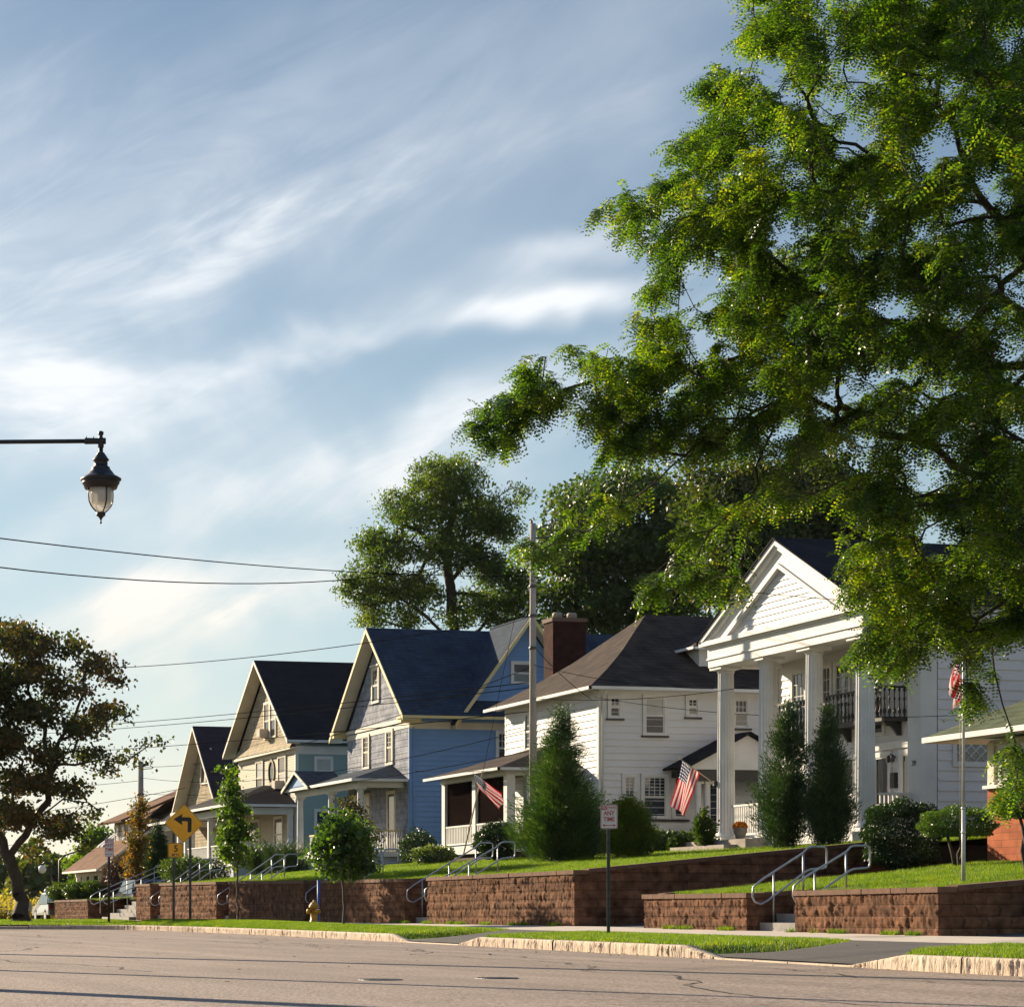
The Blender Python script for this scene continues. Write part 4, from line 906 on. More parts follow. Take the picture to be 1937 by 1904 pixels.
# ======================= tan and green house
def tan_house():
    R = thing('tan_house', (34.8, 114.7, 2.6), 'tan and green house with steep black gable roof, oval window and hipped porch roof', 'house', 'old houses along the street')
    s0, s1, t0, t1 = 109.4, 119.7, 34.8, 47; ze = 9.2; sr = 113.6; zp = 13.6; Ft = Face('t', t0); Fs = Face('s', s0); sr = 114.5
    mb = MB(); gable_body(mb, t0 + .02, t1, s0, s1, 2.4, ze, sr, zp); siding(mb, Fs, [(t0, 2.6), (t1, 2.6), (t1, 9.1), (t0, 9.1)], .13, .024); mb.build('wall', m_teal, R)
    mb = MB(); siding(mb, Ft, [(s0, 2.8), (s1, 2.8), (s1, 9.05), (s0, 9.05)], .13, .016); mb.build('front_clapboard', m_tan, R)
    mb = MB(); siding(mb, Ft, [(s0 + .15, 9.55), (s1 - .15, 9.55), (sr, zp - .1)], .18, .018)
    mb.prism([(t0 - .32, s0 - .02, 9.12), (t0 - .32, s1 + .02, 9.12), (t0 - .02, s1 - .05, 9.6), (t0 - .02, s0 + .05, 9.6)], (.02, 0, 0)); mb.build('gable_shingles', m_tansh, R)
    mb = MB(); mb.box(t0 - .34, t0 - .02, s0 - .05, s1 + .05, 9.0, 9.11); Ft.box(mb, s0, s1, .0, .03, 8.8, 9.0); mb.build('belt_trim', m_cream, R)
    rt0 = 34.15; ov = .75; zr0 = 14.0; zE = 9.42
    slab('roof', [(rt0, s0 - ov, zE), (rt0, sr, zr0), (t1, sr, zr0), (t1, s0 - ov, zE)], m_rf_black, R, .14); slab('roof', [(rt0, s1 + ov, zE), (rt0, sr, zr0), (t1, sr, zr0), (t1, s1 + ov, zE)], m_rf_black, R, .14)
    mb = MB()
    for e in (s0 - ov, s1 + ov):
        a = Vector((rt0 - .05, e, zE - .02)); b = Vector((rt0 - .05, sr, zr0 - .02)); mb.prism([a, b, b + Vector((0, 0, -.2)), a + Vector((0, 0, -.2))], (.045, 0, 0))
        a = Vector((rt0 + .001, e, zE - .18)); b = Vector((rt0 + .001, sr, zr0 - .20)); mb.prism([a, b, b + Vector((0, 0, -.03)), a + Vector((0, 0, -.03))], (t0 - rt0 - .03, 0, 0))
    mb.build('rake_board', m_cream, R)
    mb = MB(); mb.box(rt0, t1, s0 - ov - .08, s0 - ov + .01, zE - .14, zE - .02); mb.build('gutter', m_trim, R)
    mb = MB(); Fs.box(mb, t0, t1, .0, .03, 8.75, 9.15); Fs.box(mb, t0 - .02, t0 + .13, 0, .03, 2.8, 8.75); Ft.box(mb, s0 - .03, s0 + .12, 0, .03, 2.8, 8.8); mb.build('corner_board', m_trim, R)
    w = window(R, Ft, 112.6, 113.7, 9.85, 11.8, trim=m_cream, up='blind', lo='glass'); window(R, Ft, 113.7, 114.75, 9.85, 11.8, trim=m_cream, up='screen', lo='glass')
    window(R, Ft, 114.9, 116.25, 7.0, 8.85, trim=m_cream, up='blind', lo='screen'); window(R, Ft, 110.9, 112.3, 7.0, 8.85, trim=m_cream, up='screen', lo='blind')
    def ac(F, u, z, nm='air_conditioner'):
        mb = MB(); F.box(mb, u, u + .62, .04, .5, z, z + .42); F.box(mb, u + .04, u + .58, .5, .512, z + .04, z + .38); mb.build(nm, m_conc, R)
    ac(Ft, 111.3, 7.1); ac(Ft, 114.0, 9.95)
    mb = MB(); n = 28
    for k in range(n):
        a0 = 2 * math.pi * k / n; a1 = 2 * math.pi * (k + 1) / n
        def Q(a, r, o): return Ft.p(113.45 + .56 * r * math.cos(a), o, 8.08 + .68 * r * math.sin(a))
        mb.face([Q(a0, 1, .08), Q(a1, 1, .08), Q(a1, .78, .08), Q(a0, .78, .08)]); mb.face([Q(a0, 1, 0), Q(a1, 1, 0), Q(a1, 1, .08), Q(a0, 1, .08)]); mb.face([Q(a0, .78, .02), Q(a1, .78, .02), Q(a1, .78, .08), Q(a0, .78, .08)])
    ow = mb.build('window', mat('brown_trim', (.20, .15, .10), .7), R, label='oval window with brown frame')
    mb = MB(); mb.face([Ft.p(113.45 + .5 * math.cos(2 * math.pi * k / n), .024, 8.08 + .6 * math.sin(2 * math.pi * k / n)) for k in range(n)]); mb.build('pane', m_glass, ow)
    window(R, Fs, 35.75, 36.75, 7.2, 8.75 - .1, up='blind', lo='glass'); window(R, Fs, 35.75, 36.75, 4.0, 6.0, up='glass')
    # porch with a hipped roof
    pt = 31.6; a, b = 109.6, 119.5; e = .5; zE = 6.2
    mb = MB(); A = (pt - e, a - e, zE); Dd = (pt - e, b + e, zE); h0 = (t0, a + 2.6, 7.35); h1 = (t0, b - 1.5, 7.35); B = (t0 + .05, a - e, zE); Cc = (t0, b + e, zE)
    mb.face([Dd, A, (33.9, a + 2.6, 7.3), (33.9, b - 1.5, 7.3)]); mb.face([(33.9, a + 2.6, 7.3), (33.9, b - 1.5, 7.3), h1, h0]); mb.face([A, B, h0, (33.9, a + 2.6, 7.3)]); mb.face([Dd, h1, Cc]); mb.face([A, Dd, Cc, B]); pr = mb.build('porch_roof', m_rf_black, R)
    mb = MB(); mb.box(A[0] - .06, B[0], A[1] - .08, A[1], zE - .13, zE - .004); mb.box(A[0] - .08, A[0], A[1], Dd[1], zE - .13, zE - .004); mb.build('gutter', m_trim, pr)
    mb = MB(); mb.box(pt, t0 - .04, a, a + .25, 5.72, 6.05); mb.box(pt, pt + .25, a + .25, b, 5.72, 6.05); mb.build('porch_beam', m_trim, R)
    for t, s in ((pt + .15, a + .13), (t0 - .2, a + .13), (pt + .15, b - .2), (pt + .15, 114.5)): mb = MB(); mb.box(t - .12, t + .12, s - .12, s + .12, 3.35, 5.72); mb.build('porch_post', m_trim, R)
    mb = MB(); mb.box(pt - .1, t0 - .04, a - .1, b, 3.1, 3.35); mb.build('porch_floor', m_trim, R); mb = MB(); mb.box(pt, t0, a, b, 2.4, 3.1); mb.build('porch_base', m_lattice, R)
    baluster_rail(R, (pt + .3, a + .13), (t0 - .35, a + .13), 3.4, 4.25, m_trim, .14, .04); baluster_rail(R, (pt + .15, a + .3), (pt + .15, b - .4), 3.4, 4.25, m_trim, .14, .04)
    window(R, Ft, 115.6, 117.1, 3.6, 5.75, trim=m_cream, up='glass'); window(R, Ft, 111.4, 112.95, 3.9, 5.75, trim=m_cream, up='glass', lo='glass')
tan_house()

# ======================= plum roofed house
def plum_house():
    R = thing('shingled_house', (34.8, 126.5, 2.6), 'beige shingled house with steep plum roof behind the yellow turn sign', 'house', 'old houses along the street')
    s0, s1, t0, t1 = 122.0, 131.2, 34.8, 47; Ft = Face('t', t0); Fs = Face('s', s0); sr = 126.7; zp = 11.3; ze = 6.6
    mb = MB(); gable_body(mb, t0 + .02, t1, s0, s1, 2.2, ze, sr, zp); mb.build('wall', m_tan, R)
    mb = MB(); siding(mb, Ft, [(s0 + .1, 7.05), (s1 - .1, 7.05), (sr, zp - .1)], .2, .02); siding(mb, Ft, [(s0, 2.6), (s1, 2.6), (s1, 6.7), (s0, 6.7)], .2, .02); mb.prism([(t0 - .35, s0, 6.55), (t0 - .35, s1, 6.55), (t0 - .02, s1, 7.1), (t0 - .02, s0, 7.1)], (.02, 0, 0)); mb.build('front_shingles', m_tansh, R)
    rt0 = 34.1; ov = .7; zr0 = 11.55; zE = 6.3
    for e in (s0 - ov, s1 + ov): slab('roof', [(rt0, e, zE), (rt0, sr, zr0), (t1, sr, zr0), (t1, e, zE)], m_rf_purple, R, .14)
    mb = MB()
    for e in (s0 - ov, s1 + ov):
        a = Vector((rt0 - .05, e, zE - .02)); b = Vector((rt0 - .05, sr, zr0 - .02)); mb.prism([a, b, b + Vector((0, 0, -.2)), a + Vector((0, 0, -.2))], (.045, 0, 0))
        a = Vector((rt0 + .001, e, zE - .18)); b = Vector((rt0 + .001, sr, zr0 - .20)); mb.prism([a, b, b + Vector((0, 0, -.03)), a + Vector((0, 0, -.03))], (t0 - rt0 - .03, 0, 0))
    mb.build('rake_board', m_cream, R)
    window(R, Ft, 125.2, 126.3, 8.2, 10.2, trim=m_cream, up='blind', lo='screen'); window(R, Ft, 126.3, 127.4, 8.2, 10.2, trim=m_cream, up='blind', lo='glass')
    pt = 32.3; a, b = 120.6, 128.5; e = .4
    mb = MB(); mb.face([(pt - e, a - e, 5.95), (pt - e, b, 5.95), (t0, b, 6.7), (t0, a + 1, 6.7)]); mb.face([(pt - e, a - e, 5.95), (t0, a - e, 5.95), (t0, a + 1, 6.7)]); mb.face([(pt - e, a - e, 5.94), (pt - e, b, 5.94), (t0, b, 5.94), (t0, a - e, 5.94)]); pr = mb.build('porch_roof', m_rf_purple, R)
    mb = MB(); mb.box(pt - e - .07, pt - e, a - e, b, 5.82, 5.94); mb.box(pt - e, t0, a - e - .07, a - e, 5.82, 5.94); mb.build('gutter', m_trim, pr)
    mb = MB(); mb.box(pt, pt + .3, a, b, 5.5, 5.81); mb.box(pt + .3, t0, a, a + .3, 5.5, 5.81); mb.build('porch_beam', m_trim, R)
    for s in (a + .2, 123.4, b - .2): mb = MB(); mb.box(pt + .02, pt + .3, s - .14, s + .14, 2.9, 5.5); mb.build('porch_post', m_trim, R)
    mb = MB(); mb.box(pt - .1, t0, a - .1, b, 2.5, 2.9); mb.build('porch_floor', m_trim, R)
    baluster_rail(R, (pt + .15, a + .4), (pt + .15, 123.2), 2.95, 3.9, m_trim, .14, .04); baluster_rail(R, (pt + .3, a + .15), (t0 - .2, a + .15), 2.95, 3.9, m_trim, .14, .04)
    window(R, Ft, 121.4, 122.6, 3.6, 5.3, up='blind', lo='blind'); window(R, Ft, 124.5, 125.6, 3.6, 5.3, up='glass')
plum_house()

# ======================= small cottage at the far left
def cottage():
    R = thing('cottage', (31.4, 141, 2.0), 'low cream cottage with long rust brown roof and shed dormer at the far left', 'house', 'old houses along the street')
    s0, s1, t0 = 138.0, 147.5, 31.6; zE = 3.55
    mb = MB(); mb.prism([(t0 + 1.6, s0, 1.2), (t0 + 1.6, s0, 4.4), (38.0, s0, 8.6), (44.0, s0, 4.4), (44, s0, 1.2)], (0, s1 - s0, 0)); siding(mb, Face('s', s0), [(t0 + 1.6, 1.4), (43.9, 1.4), (43.9, 4.3), (t0 + 1.6, 4.3)], .2, .014); mb.build('wall', m_tan, R)
    z1 = 8.75; e = .45
    slab('roof', [(t0 - .7, s0 - e, zE), (t0 - .7, s1 + e, zE), (38.0, s1 + e, z1), (38.0, s0 - e, z1)], m_rf_cot, R, .16); slab('roof', [(38.0, s0 - e, z1), (38.0, s1 + e, z1), (45, s1 + e, 3.9), (45, s0 - e, 3.9)], m_rf_cot, R, .16)
    mb = MB(); a = Vector((t0 - .7, s0 - e - .05, zE)); b = Vector((38.0, s0 - e - .05, z1)); mb.prism([a, b, b + Vector((0, 0, -.2)), a + Vector((0, 0, -.2))], (0, .045, 0)); mb.build('rake_board', m_cream, R)
    mb = MB(); mb.box(t0 - .78, t0 - .7, s0 - e, s1 + e, zE - .15, zE - .02); mb.build('gutter', m_trim, R)
    mb = MB(); mb.box(33.6, 38.0, 139.2, 144.5, 4.8, 6.75); dm = mb.build('dormer', m_tan, R)
    slab('roof', [(32.6, 138.5, 6.62), (32.6, 145.2, 6.62), (38.4, 145.2, 9.1), (38.4, 138.5, 9.1)], m_rf_cot, dm, .14)
    for u in (139.6, 141.4, 143.0): window(dm, Face('t', 33.6), u, u + 1.2, 5.3, 6.5, trim=m_trim, up='blind', lo='blind')
    for s in (145.3, 146.4):
        mb = MB(); k = (z1 - zE) / (38.0 - t0 + .7); P = lambda t, s_: (t, s_, zE + k * (t - t0 + .7) + .04); mb.prism([P(33.0, s), P(33.0, s + .75), P(35.4, s + .75), P(35.4, s)], (0, 0, .1)); mb.build('skylight', m_glass_w, R)
    mb = MB(); mb.box(t0, t0 + 1.6, s0 + .1, s1 - .1, 1.3, 1.95); mb.build('porch_floor', m_trim, R)
    for s in (s0 + .25, s0 + 2.6, s0 + 5.2, s0 + 7.4, s1 - .3): mb = MB(); mb.box(t0 + .05, t0 + .3, s - .13, s + .13, 1.95, 3.2); mb.build('porch_post', m_trim, R)
    mb = MB(); mb.box(t0, t0 + .3, s0 + .1, s1 - .1, 3.2, 3.5); mb.box(t0 + .3, t0 + 1.6, s0 + .1, s0 + .35, 3.2, 3.5); mb.build('porch_beam', m_cream, R)
    for u in (139.0, 141.2, 143.6, 145.6): window(R, Face('t', t0 + 1.58), u, u + 1.2, 2.2, 3.3, up='blind', lo='screen')
    window(R, Face('s', s0), 34.2, 35.0, 3.2, 4.2, up='glass')
cottage()

# ======================= bungalow at the right edge
def bungalow():
    R = thing('bungalow', (32.3, 46, 1.7), 'low bungalow with mossy green hip roof and orange brick base at the right edge', 'house', 'old houses along the street')
    s1, s0, t0, t1 = 48.0, 36.0, 32.35, 44; Ft = Face('t', t0)
    mb = MB(); mb.box(t0, t1, s0, s1, 1.5, 3.62); mb.build('brick_wall', m_brick, R)
    mb = MB(); mb.box(t0 + .03, t1 - .03, s0 + .03, s1 - .03, 3.62, 4.75); Ft.box(mb, s1 - .28, s1 - .03, -.03, .02, 3.66, 4.7); mb.build('upper_wall', m_cream, R)
    mb = MB(); mb.box(t0 - .09, t1, s0, s1 + .07, 3.60, 3.68); mb.build('sill_course', m_trim, R)
    zE = 4.88; e = 1.0; A, B, Cc, Dd = (t0 - e, s0 - e, zE), (t1 + e, s0 - e, zE), (t1 + e, s1 + e, zE), (t0 - e, s1 + e, zE); hip = 5.4; zp = zE + hip * .50
    P0 = (t0 - e + hip, s0 - e + hip, zp); P1 = (t0 - e + hip, s1 + e - hip, zp); P2 = (t1 + e - hip, s1 + e - hip, zp); P3 = (t1 + e - hip, s0 - e + hip, zp)
    mb = MB(); mb.face([Dd, A, P0, P1]); mb.face([Cc, Dd, P1, P2]); mb.face([A, B, P3, P0]); mb.face([B, Cc, P2, P3]); mb.face([P0, P3, P2, P1]); mb.face([A, Dd, Cc, B]); mb.build('roof', m_rf_green, R)
    mb = MB(); mb.box(A[0] - .09, A[0], A[1], Dd[1], zE - .14, zE - .01); mb.box(A[0], B[0], Dd[1], Dd[1] + .09, zE - .14, zE - .01); mb.build('gutter', m_trim, R)
    mb = MB(); mb.box(A[0] + .01, t0 - .05, A[1] + .01, Dd[1] - .01, zE - .08, zE - .02); mb.build('soffit', m_trim, R)
    for u in (46.2, 44.6, 42.4, 40.8): window(R, Face('t', t0 + .03), u, u + 1.3, 3.7, 4.6, trim=m_trim, up='blind', lo='blind', split=.02)
    mb = MB(); mb.tube([(t0 + .3, s1 + .12, 1.75), (t0 + .25, s1 + .12, 1.8)], .05, 8); mb.build('downspout', m_trim, R)
bungalow()
# ------------------------------------------------------------------ vegetation
def unit(a): return a / np.maximum(np.linalg.norm(a, axis=-1, keepdims=True), 1e-9)
def rand_unit(n, r=rng): return unit(r.normal(size=(n, 3)))
def quads_from(c, a, b, tip=.5):
    """rhombus leaves: centre c, half-length vector a, half-width vector b"""
    V = np.stack([c - a, c + b * 1.0 + a * (tip - .5) * .4, c + a, c - b + a * (tip - .5) * .4], 1).reshape(-1, 3)
    return V, np.arange(len(V)).reshape(-1, 4)
def leaves_mesh(name, P, size, m, parent, aspect=.55, up=.5, rr=rng, jitter=.3, hang=0.0, axis=None, label=None):
    n = len(P); nr = unit(rand_unit(n, rr) + np.array([0, 0, up])); a = unit(np.cross(nr, rand_unit(n, rr)) + np.array([0, 0, -hang]) + (axis if axis is not None else 0))
    b = unit(np.cross(nr, a)); s = size * (1 + jitter * rr.uniform(-1, 1, (n, 1)))
    V, F = quads_from(P, a * s * .5, b * s * .5 * aspect)
    o = mesh_np(name, V, F, m, parent)
    if label: o['label'] = label
    return o
def blob_points(blobs, n, r):
    """blobs: (x, y, d, rx, ry, rd) in survey units -> points spread through the volumes"""
    w = np.array([b[3] * b[4] * b[5] for b in blobs], float); w /= w.sum(); k = r.choice(len(blobs), n, p=w)
    u = rand_unit(n, r) * (r.uniform(0, 1, (n, 1)) ** (1 / 2.4)); B = np.array(blobs, float)[k]
    x = B[:, 0] + u[:, 0] * B[:, 3]; y = B[:, 1] + u[:, 1] * B[:, 4]; d = B[:, 2] + u[:, 2] * B[:, 5]
    a = (x - 150) / 4300; b = (1732 - y) / 4300
    return np.stack([CT * a * d + ST * d, CT * d - ST * a * d, .6 + b * d], 1), (x, y)
def grow(limbs, targets, r, seg=.5, wander=.12, droop=.0, back=.25):
    """limbs: polylines [(point, parent limb index or -1)]; targets joined one by one to the nearest wood"""
    pos = []; par = []
    for pl in limbs:
        first = True; last = -1
        for q in pl:
            q = np.array(q, float)
            if first and pos:
                last = int(np.argmin(np.linalg.norm(np.array(pos) - q, axis=1))); first = False
                if np.linalg.norm(pos[last] - q) < 1e-3: continue
            first = False
            if last >= 0:
                L = np.linalg.norm(q - pos[last]); k = max(1, int(L / seg)); p0 = pos[last].copy()
                for i in range(1, k + 1):
                    pt = p0 + (q - p0) * i / k + (r.normal(0, wander * .3, 3) if i < k else 0); pos.append(pt); par.append(last); last = len(pos) - 1
            else: pos.append(q); par.append(-1); last = len(pos) - 1
    root = pos[0]; top = np.array(limbs[0][-1], float)
    T_ = np.array(targets); order = np.argsort(np.linalg.norm(T_ - top, axis=1)); cap = len(pos) + 40 * len(T_)
    A = np.zeros((cap, 3)); A[:len(pos)] = pos; Pn = list(par); n = len(pos)
    lock = 3 if len(pos) > 6 else 0
    dist = np.zeros(cap)
    for i in range(n): dist[i] = dist[Pn[i]] + (np.linalg.norm(A[i] - A[Pn[i]]) if Pn[i] >= 0 else 0)
    tips = []
    for ti in order:
        t = T_[ti]; dd = np.linalg.norm(A[lock:n] - t, axis=1) + back * .1 * dist[lock:n]; j = int(np.argmin(dd)) + lock
        p0 = A[j]; L = np.linalg.norm(t - p0); k = max(2, int(L / seg)); path = []
        dirp = unit(A[j] - A[Pn[j]]) if Pn[j] >= 0 else np.array([0, 0, 1.]); c1 = p0 + dirp * L * .35; last = j; off = r.normal(0, wander * L * .25, 3)
        for i in range(1, k + 1):
            f = i / k; pt = (1 - f) ** 2 * p0 + 2 * f * (1 - f) * c1 + f * f * t + off * math.sin(math.pi * f) + np.array([0, 0, -droop * L * f * f * .0 - droop * .3 * math.sin(math.pi * f) * 0])
            A[n] = pt; Pn.append(last); dist[n] = dist[last] + L / k; last = n; n += 1; path.append(last)
        tips.append(path)
    return A[:n], np.array(Pn), tips
def wood_mesh(name, A, Pn, m, parent, tip_r=.006, e=2.3, r0=None, sides=5, rmin=0.0, flare=None):
    n = len(A); cnt = np.zeros(n); ch = np.zeros(n, int)
    for i in range(n - 1, 0, -1):
        if ch[i] == 0: cnt[i] = 1
        if Pn[i] >= 0: cnt[Pn[i]] += cnt[i]; ch[Pn[i]] += 1
    R = tip_r * np.maximum(cnt, 1) ** (1 / e)
    if r0: R = R * 1.0; R = np.minimum(R, r0) if R.max() < r0 else R * (r0 / R.max()) ** (np.log(np.maximum(R, 1e-6) / tip_r) / np.log(R.max() / tip_r + 1e-9))
    k = np.array([i for i in range(n) if Pn[i] >= 0 and R[i] >= rmin]); a = A[Pn[k]]; b = A[k]; ra = R[Pn[k]]; rb = R[k]; ra = np.minimum(ra, rb * 1.35 + .002)
    if flare is not None:
        za = A[0][2]; f = lambda z: 1 + flare * np.exp(-(z - za) / .35); ra = ra * f(a[:, 2]); rb = rb * f(b[:, 2])
    d = unit(b - a); up = np.where(np.abs(d[:, 2:3]) < .9, np.array([[0, 0, 1.]]), np.array([[1., 0, 0]])); x = unit(np.cross(d, up)); y = np.cross(x, d)
    th = 2 * np.pi * np.arange(sides) / sides; c = np.cos(th)[None, :, None]; s = np.sin(th)[None, :, None]
    ring = x[:, None] * c + y[:, None] * s; ov = d * (rb[:, None] * .25)
    V = np.concatenate([a[:, None] + ring * ra[:, None, None], (b + ov)[:, None] + ring * rb[:, None, None]], 1); m_ = len(k)
    base = (np.arange(m_) * 2 * sides)[:, None]; q = np.arange(sides); w = (q + 1) % sides
    F = np.stack([base + q, base + w, base + w + sides, base + q + sides], 2).reshape(-1, 4)
    return mesh_np(name, V.reshape(-1, 3), F, m, parent, smooth=True)
m_bark = mat('bark', (.085, .062, .045), .95, (.045, .033, .025), 6, 6, (.3, .7), .8, 18, stretch=(1, 1, .3))
m_bark_g = mat('grey_bark', (.13, .105, .085), .95, (.07, .055, .045), 6, 6, (.3, .7), .8, 18, stretch=(1, 1, .3))

# ---- the big honey locust that overhangs the picture
OUT = [(1385, -80), (1388, 40), (1412, 90), (1470, 80), (1500, 112), (1480, 150), (1440, 160), (1400, 128), (1350, 122), (1312, 146), (1345, 190), (1362, 228), (1300, 243), (1265, 262), (1272, 310), (1240, 345),
       (1180, 343), (1105, 350), (1104, 398), (1150, 412), (1180, 445), (1225, 455), (1262, 480), (1232, 512), (1226, 556), (1262, 552), (1300, 522), (1355, 530), (1362, 570), (1300, 596), (1240, 604), (1200, 583), (1145, 578), (1140, 618), (1175, 648),
       (1130, 662), (1080, 648), (1030, 662), (985, 662), (983, 690), (1000, 712), (950, 740), (905, 768), (884, 800), (890, 845), (955, 842), (990, 800), (1045, 768), (1100, 720), (1150, 700), (1165, 722), (1108, 740), (1094, 762), (1110, 802), (1160, 832),
       (1105, 868), (1062, 905), (1028, 942), (1030, 962), (1080, 950), (1120, 915), (1160, 882), (1200, 872), (1250, 860), (1300, 872), (1345, 862), (1400, 852), (1440, 880), (1475, 905), (1520, 880), (1560, 900), (1580, 960), (1545, 1005), (1540, 1060), (1565, 1110), (1590, 1150), (1645, 1165), (1605, 1210), (1600, 1262),
       (1680, 1285), (1700, 1300), (1745, 1245), (1800, 1215), (1835, 1290), (1850, 1335), (1890, 1300), (1937, 1200), (2150, 1230), (2500, 1240), (2780, 950), (2800, 400), (2560, -120), (2150, -360), (1750, -340), (1470, -220)]
def in_poly(x, y, P):
    x = np.asarray(x); y = np.asarray(y); r = np.zeros(x.shape, bool); n = len(P)
    for i in range(n):
        x0, y0 = P[i]; x1, y1 = P[(i + 1) % n]; c = ((y0 > y) != (y1 > y))
        with np.errstate(divide='ignore', invalid='ignore'): xi = (x1 - x0) * (y - y0) / (y1 - y0) + x0
        r ^= c & (x < xi)
    return r
def depth_mid(x): return np.interp(x, [880, 1200, 1600, 2300], [25.2, 25.6, 25.0, 24.2])
def depth_half(x, y): return np.interp(x, [880, 1250, 1500, 1900], [.6, 1.5, 3.0, 4.6]) * np.interp(y, [-50, 300, 1000, 1300], [.75, 1, .8, .4])
def honey_locust():
    r = np.random.default_rng(21); base = D(2440, 1764, 23.2)
    R = thing('honey_locust', base, 'huge honey locust with drooping feathery green leaves hanging over the right of the street', 'tree')
    P = lambda x, y, d: np.array(D(x, y, d))
    limbs = [[base, P(2430, 1500, 23.2), P(2400, 1280, 23.4), P(2380, 1150, 23.6)],
             [P(2380, 1150, 23.6), P(2160, 860, 24), P(1937, 490, 24.6), P(1830, 330, 24.8), P(1780, 130, 25), P(1770, -60, 25.2)],
             [P(2380, 1150, 23.6), P(2470, 800, 23.4), P(2560, 400, 23.2), P(2480, 50, 23.4)], [P(2400, 1280, 23.4), P(2600, 1050, 23), P(2700, 800, 22.8)],
             [P(1890, 400, 24.7), P(1700, 330, 25), P(1560, 240, 25.5), P(1440, 60, 25.8)],
             [P(1830, 330, 24.8), P(1890, 180, 23.5), P(1940, 20, 23)],
             [P(2160, 860, 24), P(1990, 700, 24.2), P(1800, 655, 24.6), P(1640, 600, 25), P(1500, 520, 25.4), P(1380, 440, 25.4), P(1250, 380, 25.4)],
             [P(1640, 600, 25), P(1480, 640, 25.2), P(1330, 690, 25.4), P(1180, 680, 25.4), P(1090, 730, 25.3), P(1010, 770, 25.2), P(930, 800, 25.2)],
             [P(2300, 1030, 23.6), P(2050, 960, 24), P(1850, 900, 24.4), P(1650, 800, 24.8), P(1500, 740, 25.2), P(1330, 850, 25.4), P(1180, 850, 25.4), P(1060, 930, 25.4)],
             [P(1850, 900, 24.4), P(1750, 1000, 24.3), P(1660, 1110, 24.3), P(1640, 1230, 24.3)],
             [P(2050, 960, 24), P(1960, 1080, 23.8), P(1850, 1170, 23.8), P(1830, 1290, 23.8)],
             [P(1500, 740, 25.2), P(1420, 940, 24.6), P(1300, 1010, 24.4), P(1230, 1090, 24.4)],
             [P(1400, 770, 25.3), P(1180, 960, 24.2), P(1040, 1030, 24.1)],
             [P(1700, 330, 25), P(1480, 250, 25.4), P(1350, 170, 25.4)]]
    n = 5300; x = r.uniform(880, 2810, n * 6); y = r.uniform(-370, 1340, n * 6); ok = in_poly(x, y, OUT)
    for ox, oy in ((22, 0), (-16, 0), (0, 24), (0, -10)): ok &= in_poly(x + ox, y + oy, OUT) | (y < 860)
    # irregular thinning so that sky shows between the sprays
    ph = np.sin(x / 47 + 2.1 * np.sin(y / 61)) * np.sin(y / 39 + 1.7 * np.sin(x / 71 + 1)) ; keep = r.uniform(0, 1, len(x)) < np.clip(.60 + .85 * ph, .03, 1)
    holes = [(1480, 800, 45, 25), (1600, 180, 30, 20), (1290, 560, 60, 18), (1660, 210, 30, 18), (1760, 430, 24, 18), (1450, 130, 40, 25), (1565, 1050, 30, 60), (1110, 840, 30, 30), (1500, 430, 28, 14), (1620, 470, 30, 16), (1880, 320, 30, 22), (1590, 350, 24, 12)]
    for hx, hy, a, b in holes: keep &= ((x - hx) / a) ** 2 + ((y - hy) / b) ** 2 > 1
    keep &= ~((y > 845) & (x < 1545) & (r.uniform(0, 1, len(x)) < .84))
    keep &= ~(((x > 1990) | (y < -60)) & (r.uniform(0, 1, len(x)) < .68))
    sel = np.where(ok & keep)[0][:n]; x = x[sel]; y = y[sel]; print('locust targets', len(sel))
    extra = [(1300, 1010, 40, 30), (1235, 1090, 30, 40), (1020, 1040, 45, 25), (1375, 1095, 60, 18), (1330, 1080, 30, 20), (1915, 1440, 22, 60), (1890, 1590 - 70, 12, 20), (1845, 1310, 24, 30), (1380, 960, 60, 30), (1490, 930, 40, 30), (1160, 950, 40, 30), (1090, 1000, 30, 20), (1520, 1020, 30, 20)]
    for ex, ey, a, b in extra:
        k = int(a * b / 110) + 4; x = np.r_[x, ex + r.normal(0, a * .5, k)]; y = np.r_[y, ey + r.normal(0, b * .5, k)]
    kk = ((x - 1485) / 85) ** 2 + ((y - 1035) / 75) ** 2 > 1; x = x[kk]; y = y[kk]
    d = depth_mid(x) + depth_half(x, y) * r.uniform(-1, 1, len(x)); tg = np.stack(D(x, y, d), 1)
    A, Pn, tips = grow(limbs, tg, r, seg=.22, wander=.2)
    wood_mesh('trunk', A, Pn, m_bark, R, tip_r=.0035, e=2.15, r0=.30, rmin=.003)
    # fronds along the outer twigs, hanging in combs
    B0 = []; Dv = []
    for path in tips:
        q = A[path]; m_ = min(len(path), 3); prev0 = A[Pn[path[0]]]; pl = np.vstack([prev0[None], q])[-(m_ + 1):]; k = int(r.integers(9, 15))
        f = np.sort(r.uniform(0, m_, k)); i = np.minimum(f.astype(int), m_ - 1); fr = (f - i)[:, None]; base_ = pl[i] + (pl[i + 1] - pl[i]) * fr
        dr = unit(pl[i + 1] - pl[i]); sd = unit(np.cross(dr, np.array([0, 0, 1.])) + 1e-6); sg = np.where(np.arange(k) % 2 == 0, 1, -1)[:, None]
        B0.append(base_ + r.normal(0, .012, (k, 3))); Dv.append(unit(dr * .45 + sd * sg * r.uniform(.3, 1, (k, 1)) + .35 * rand_unit(k, r) - np.array([0, 0, 1]) * r.uniform(.15, .9, (k, 1))))
    B0 = np.vstack(B0); Dv = np.vstack(Dv); px, py = proj(B0)
    okk = ((px < 2010) & (py > -70)) | (r.uniform(0, 1, len(px)) < .8); B0 = B0[okk]; Dv = Dv[okk]; n = len(B0)
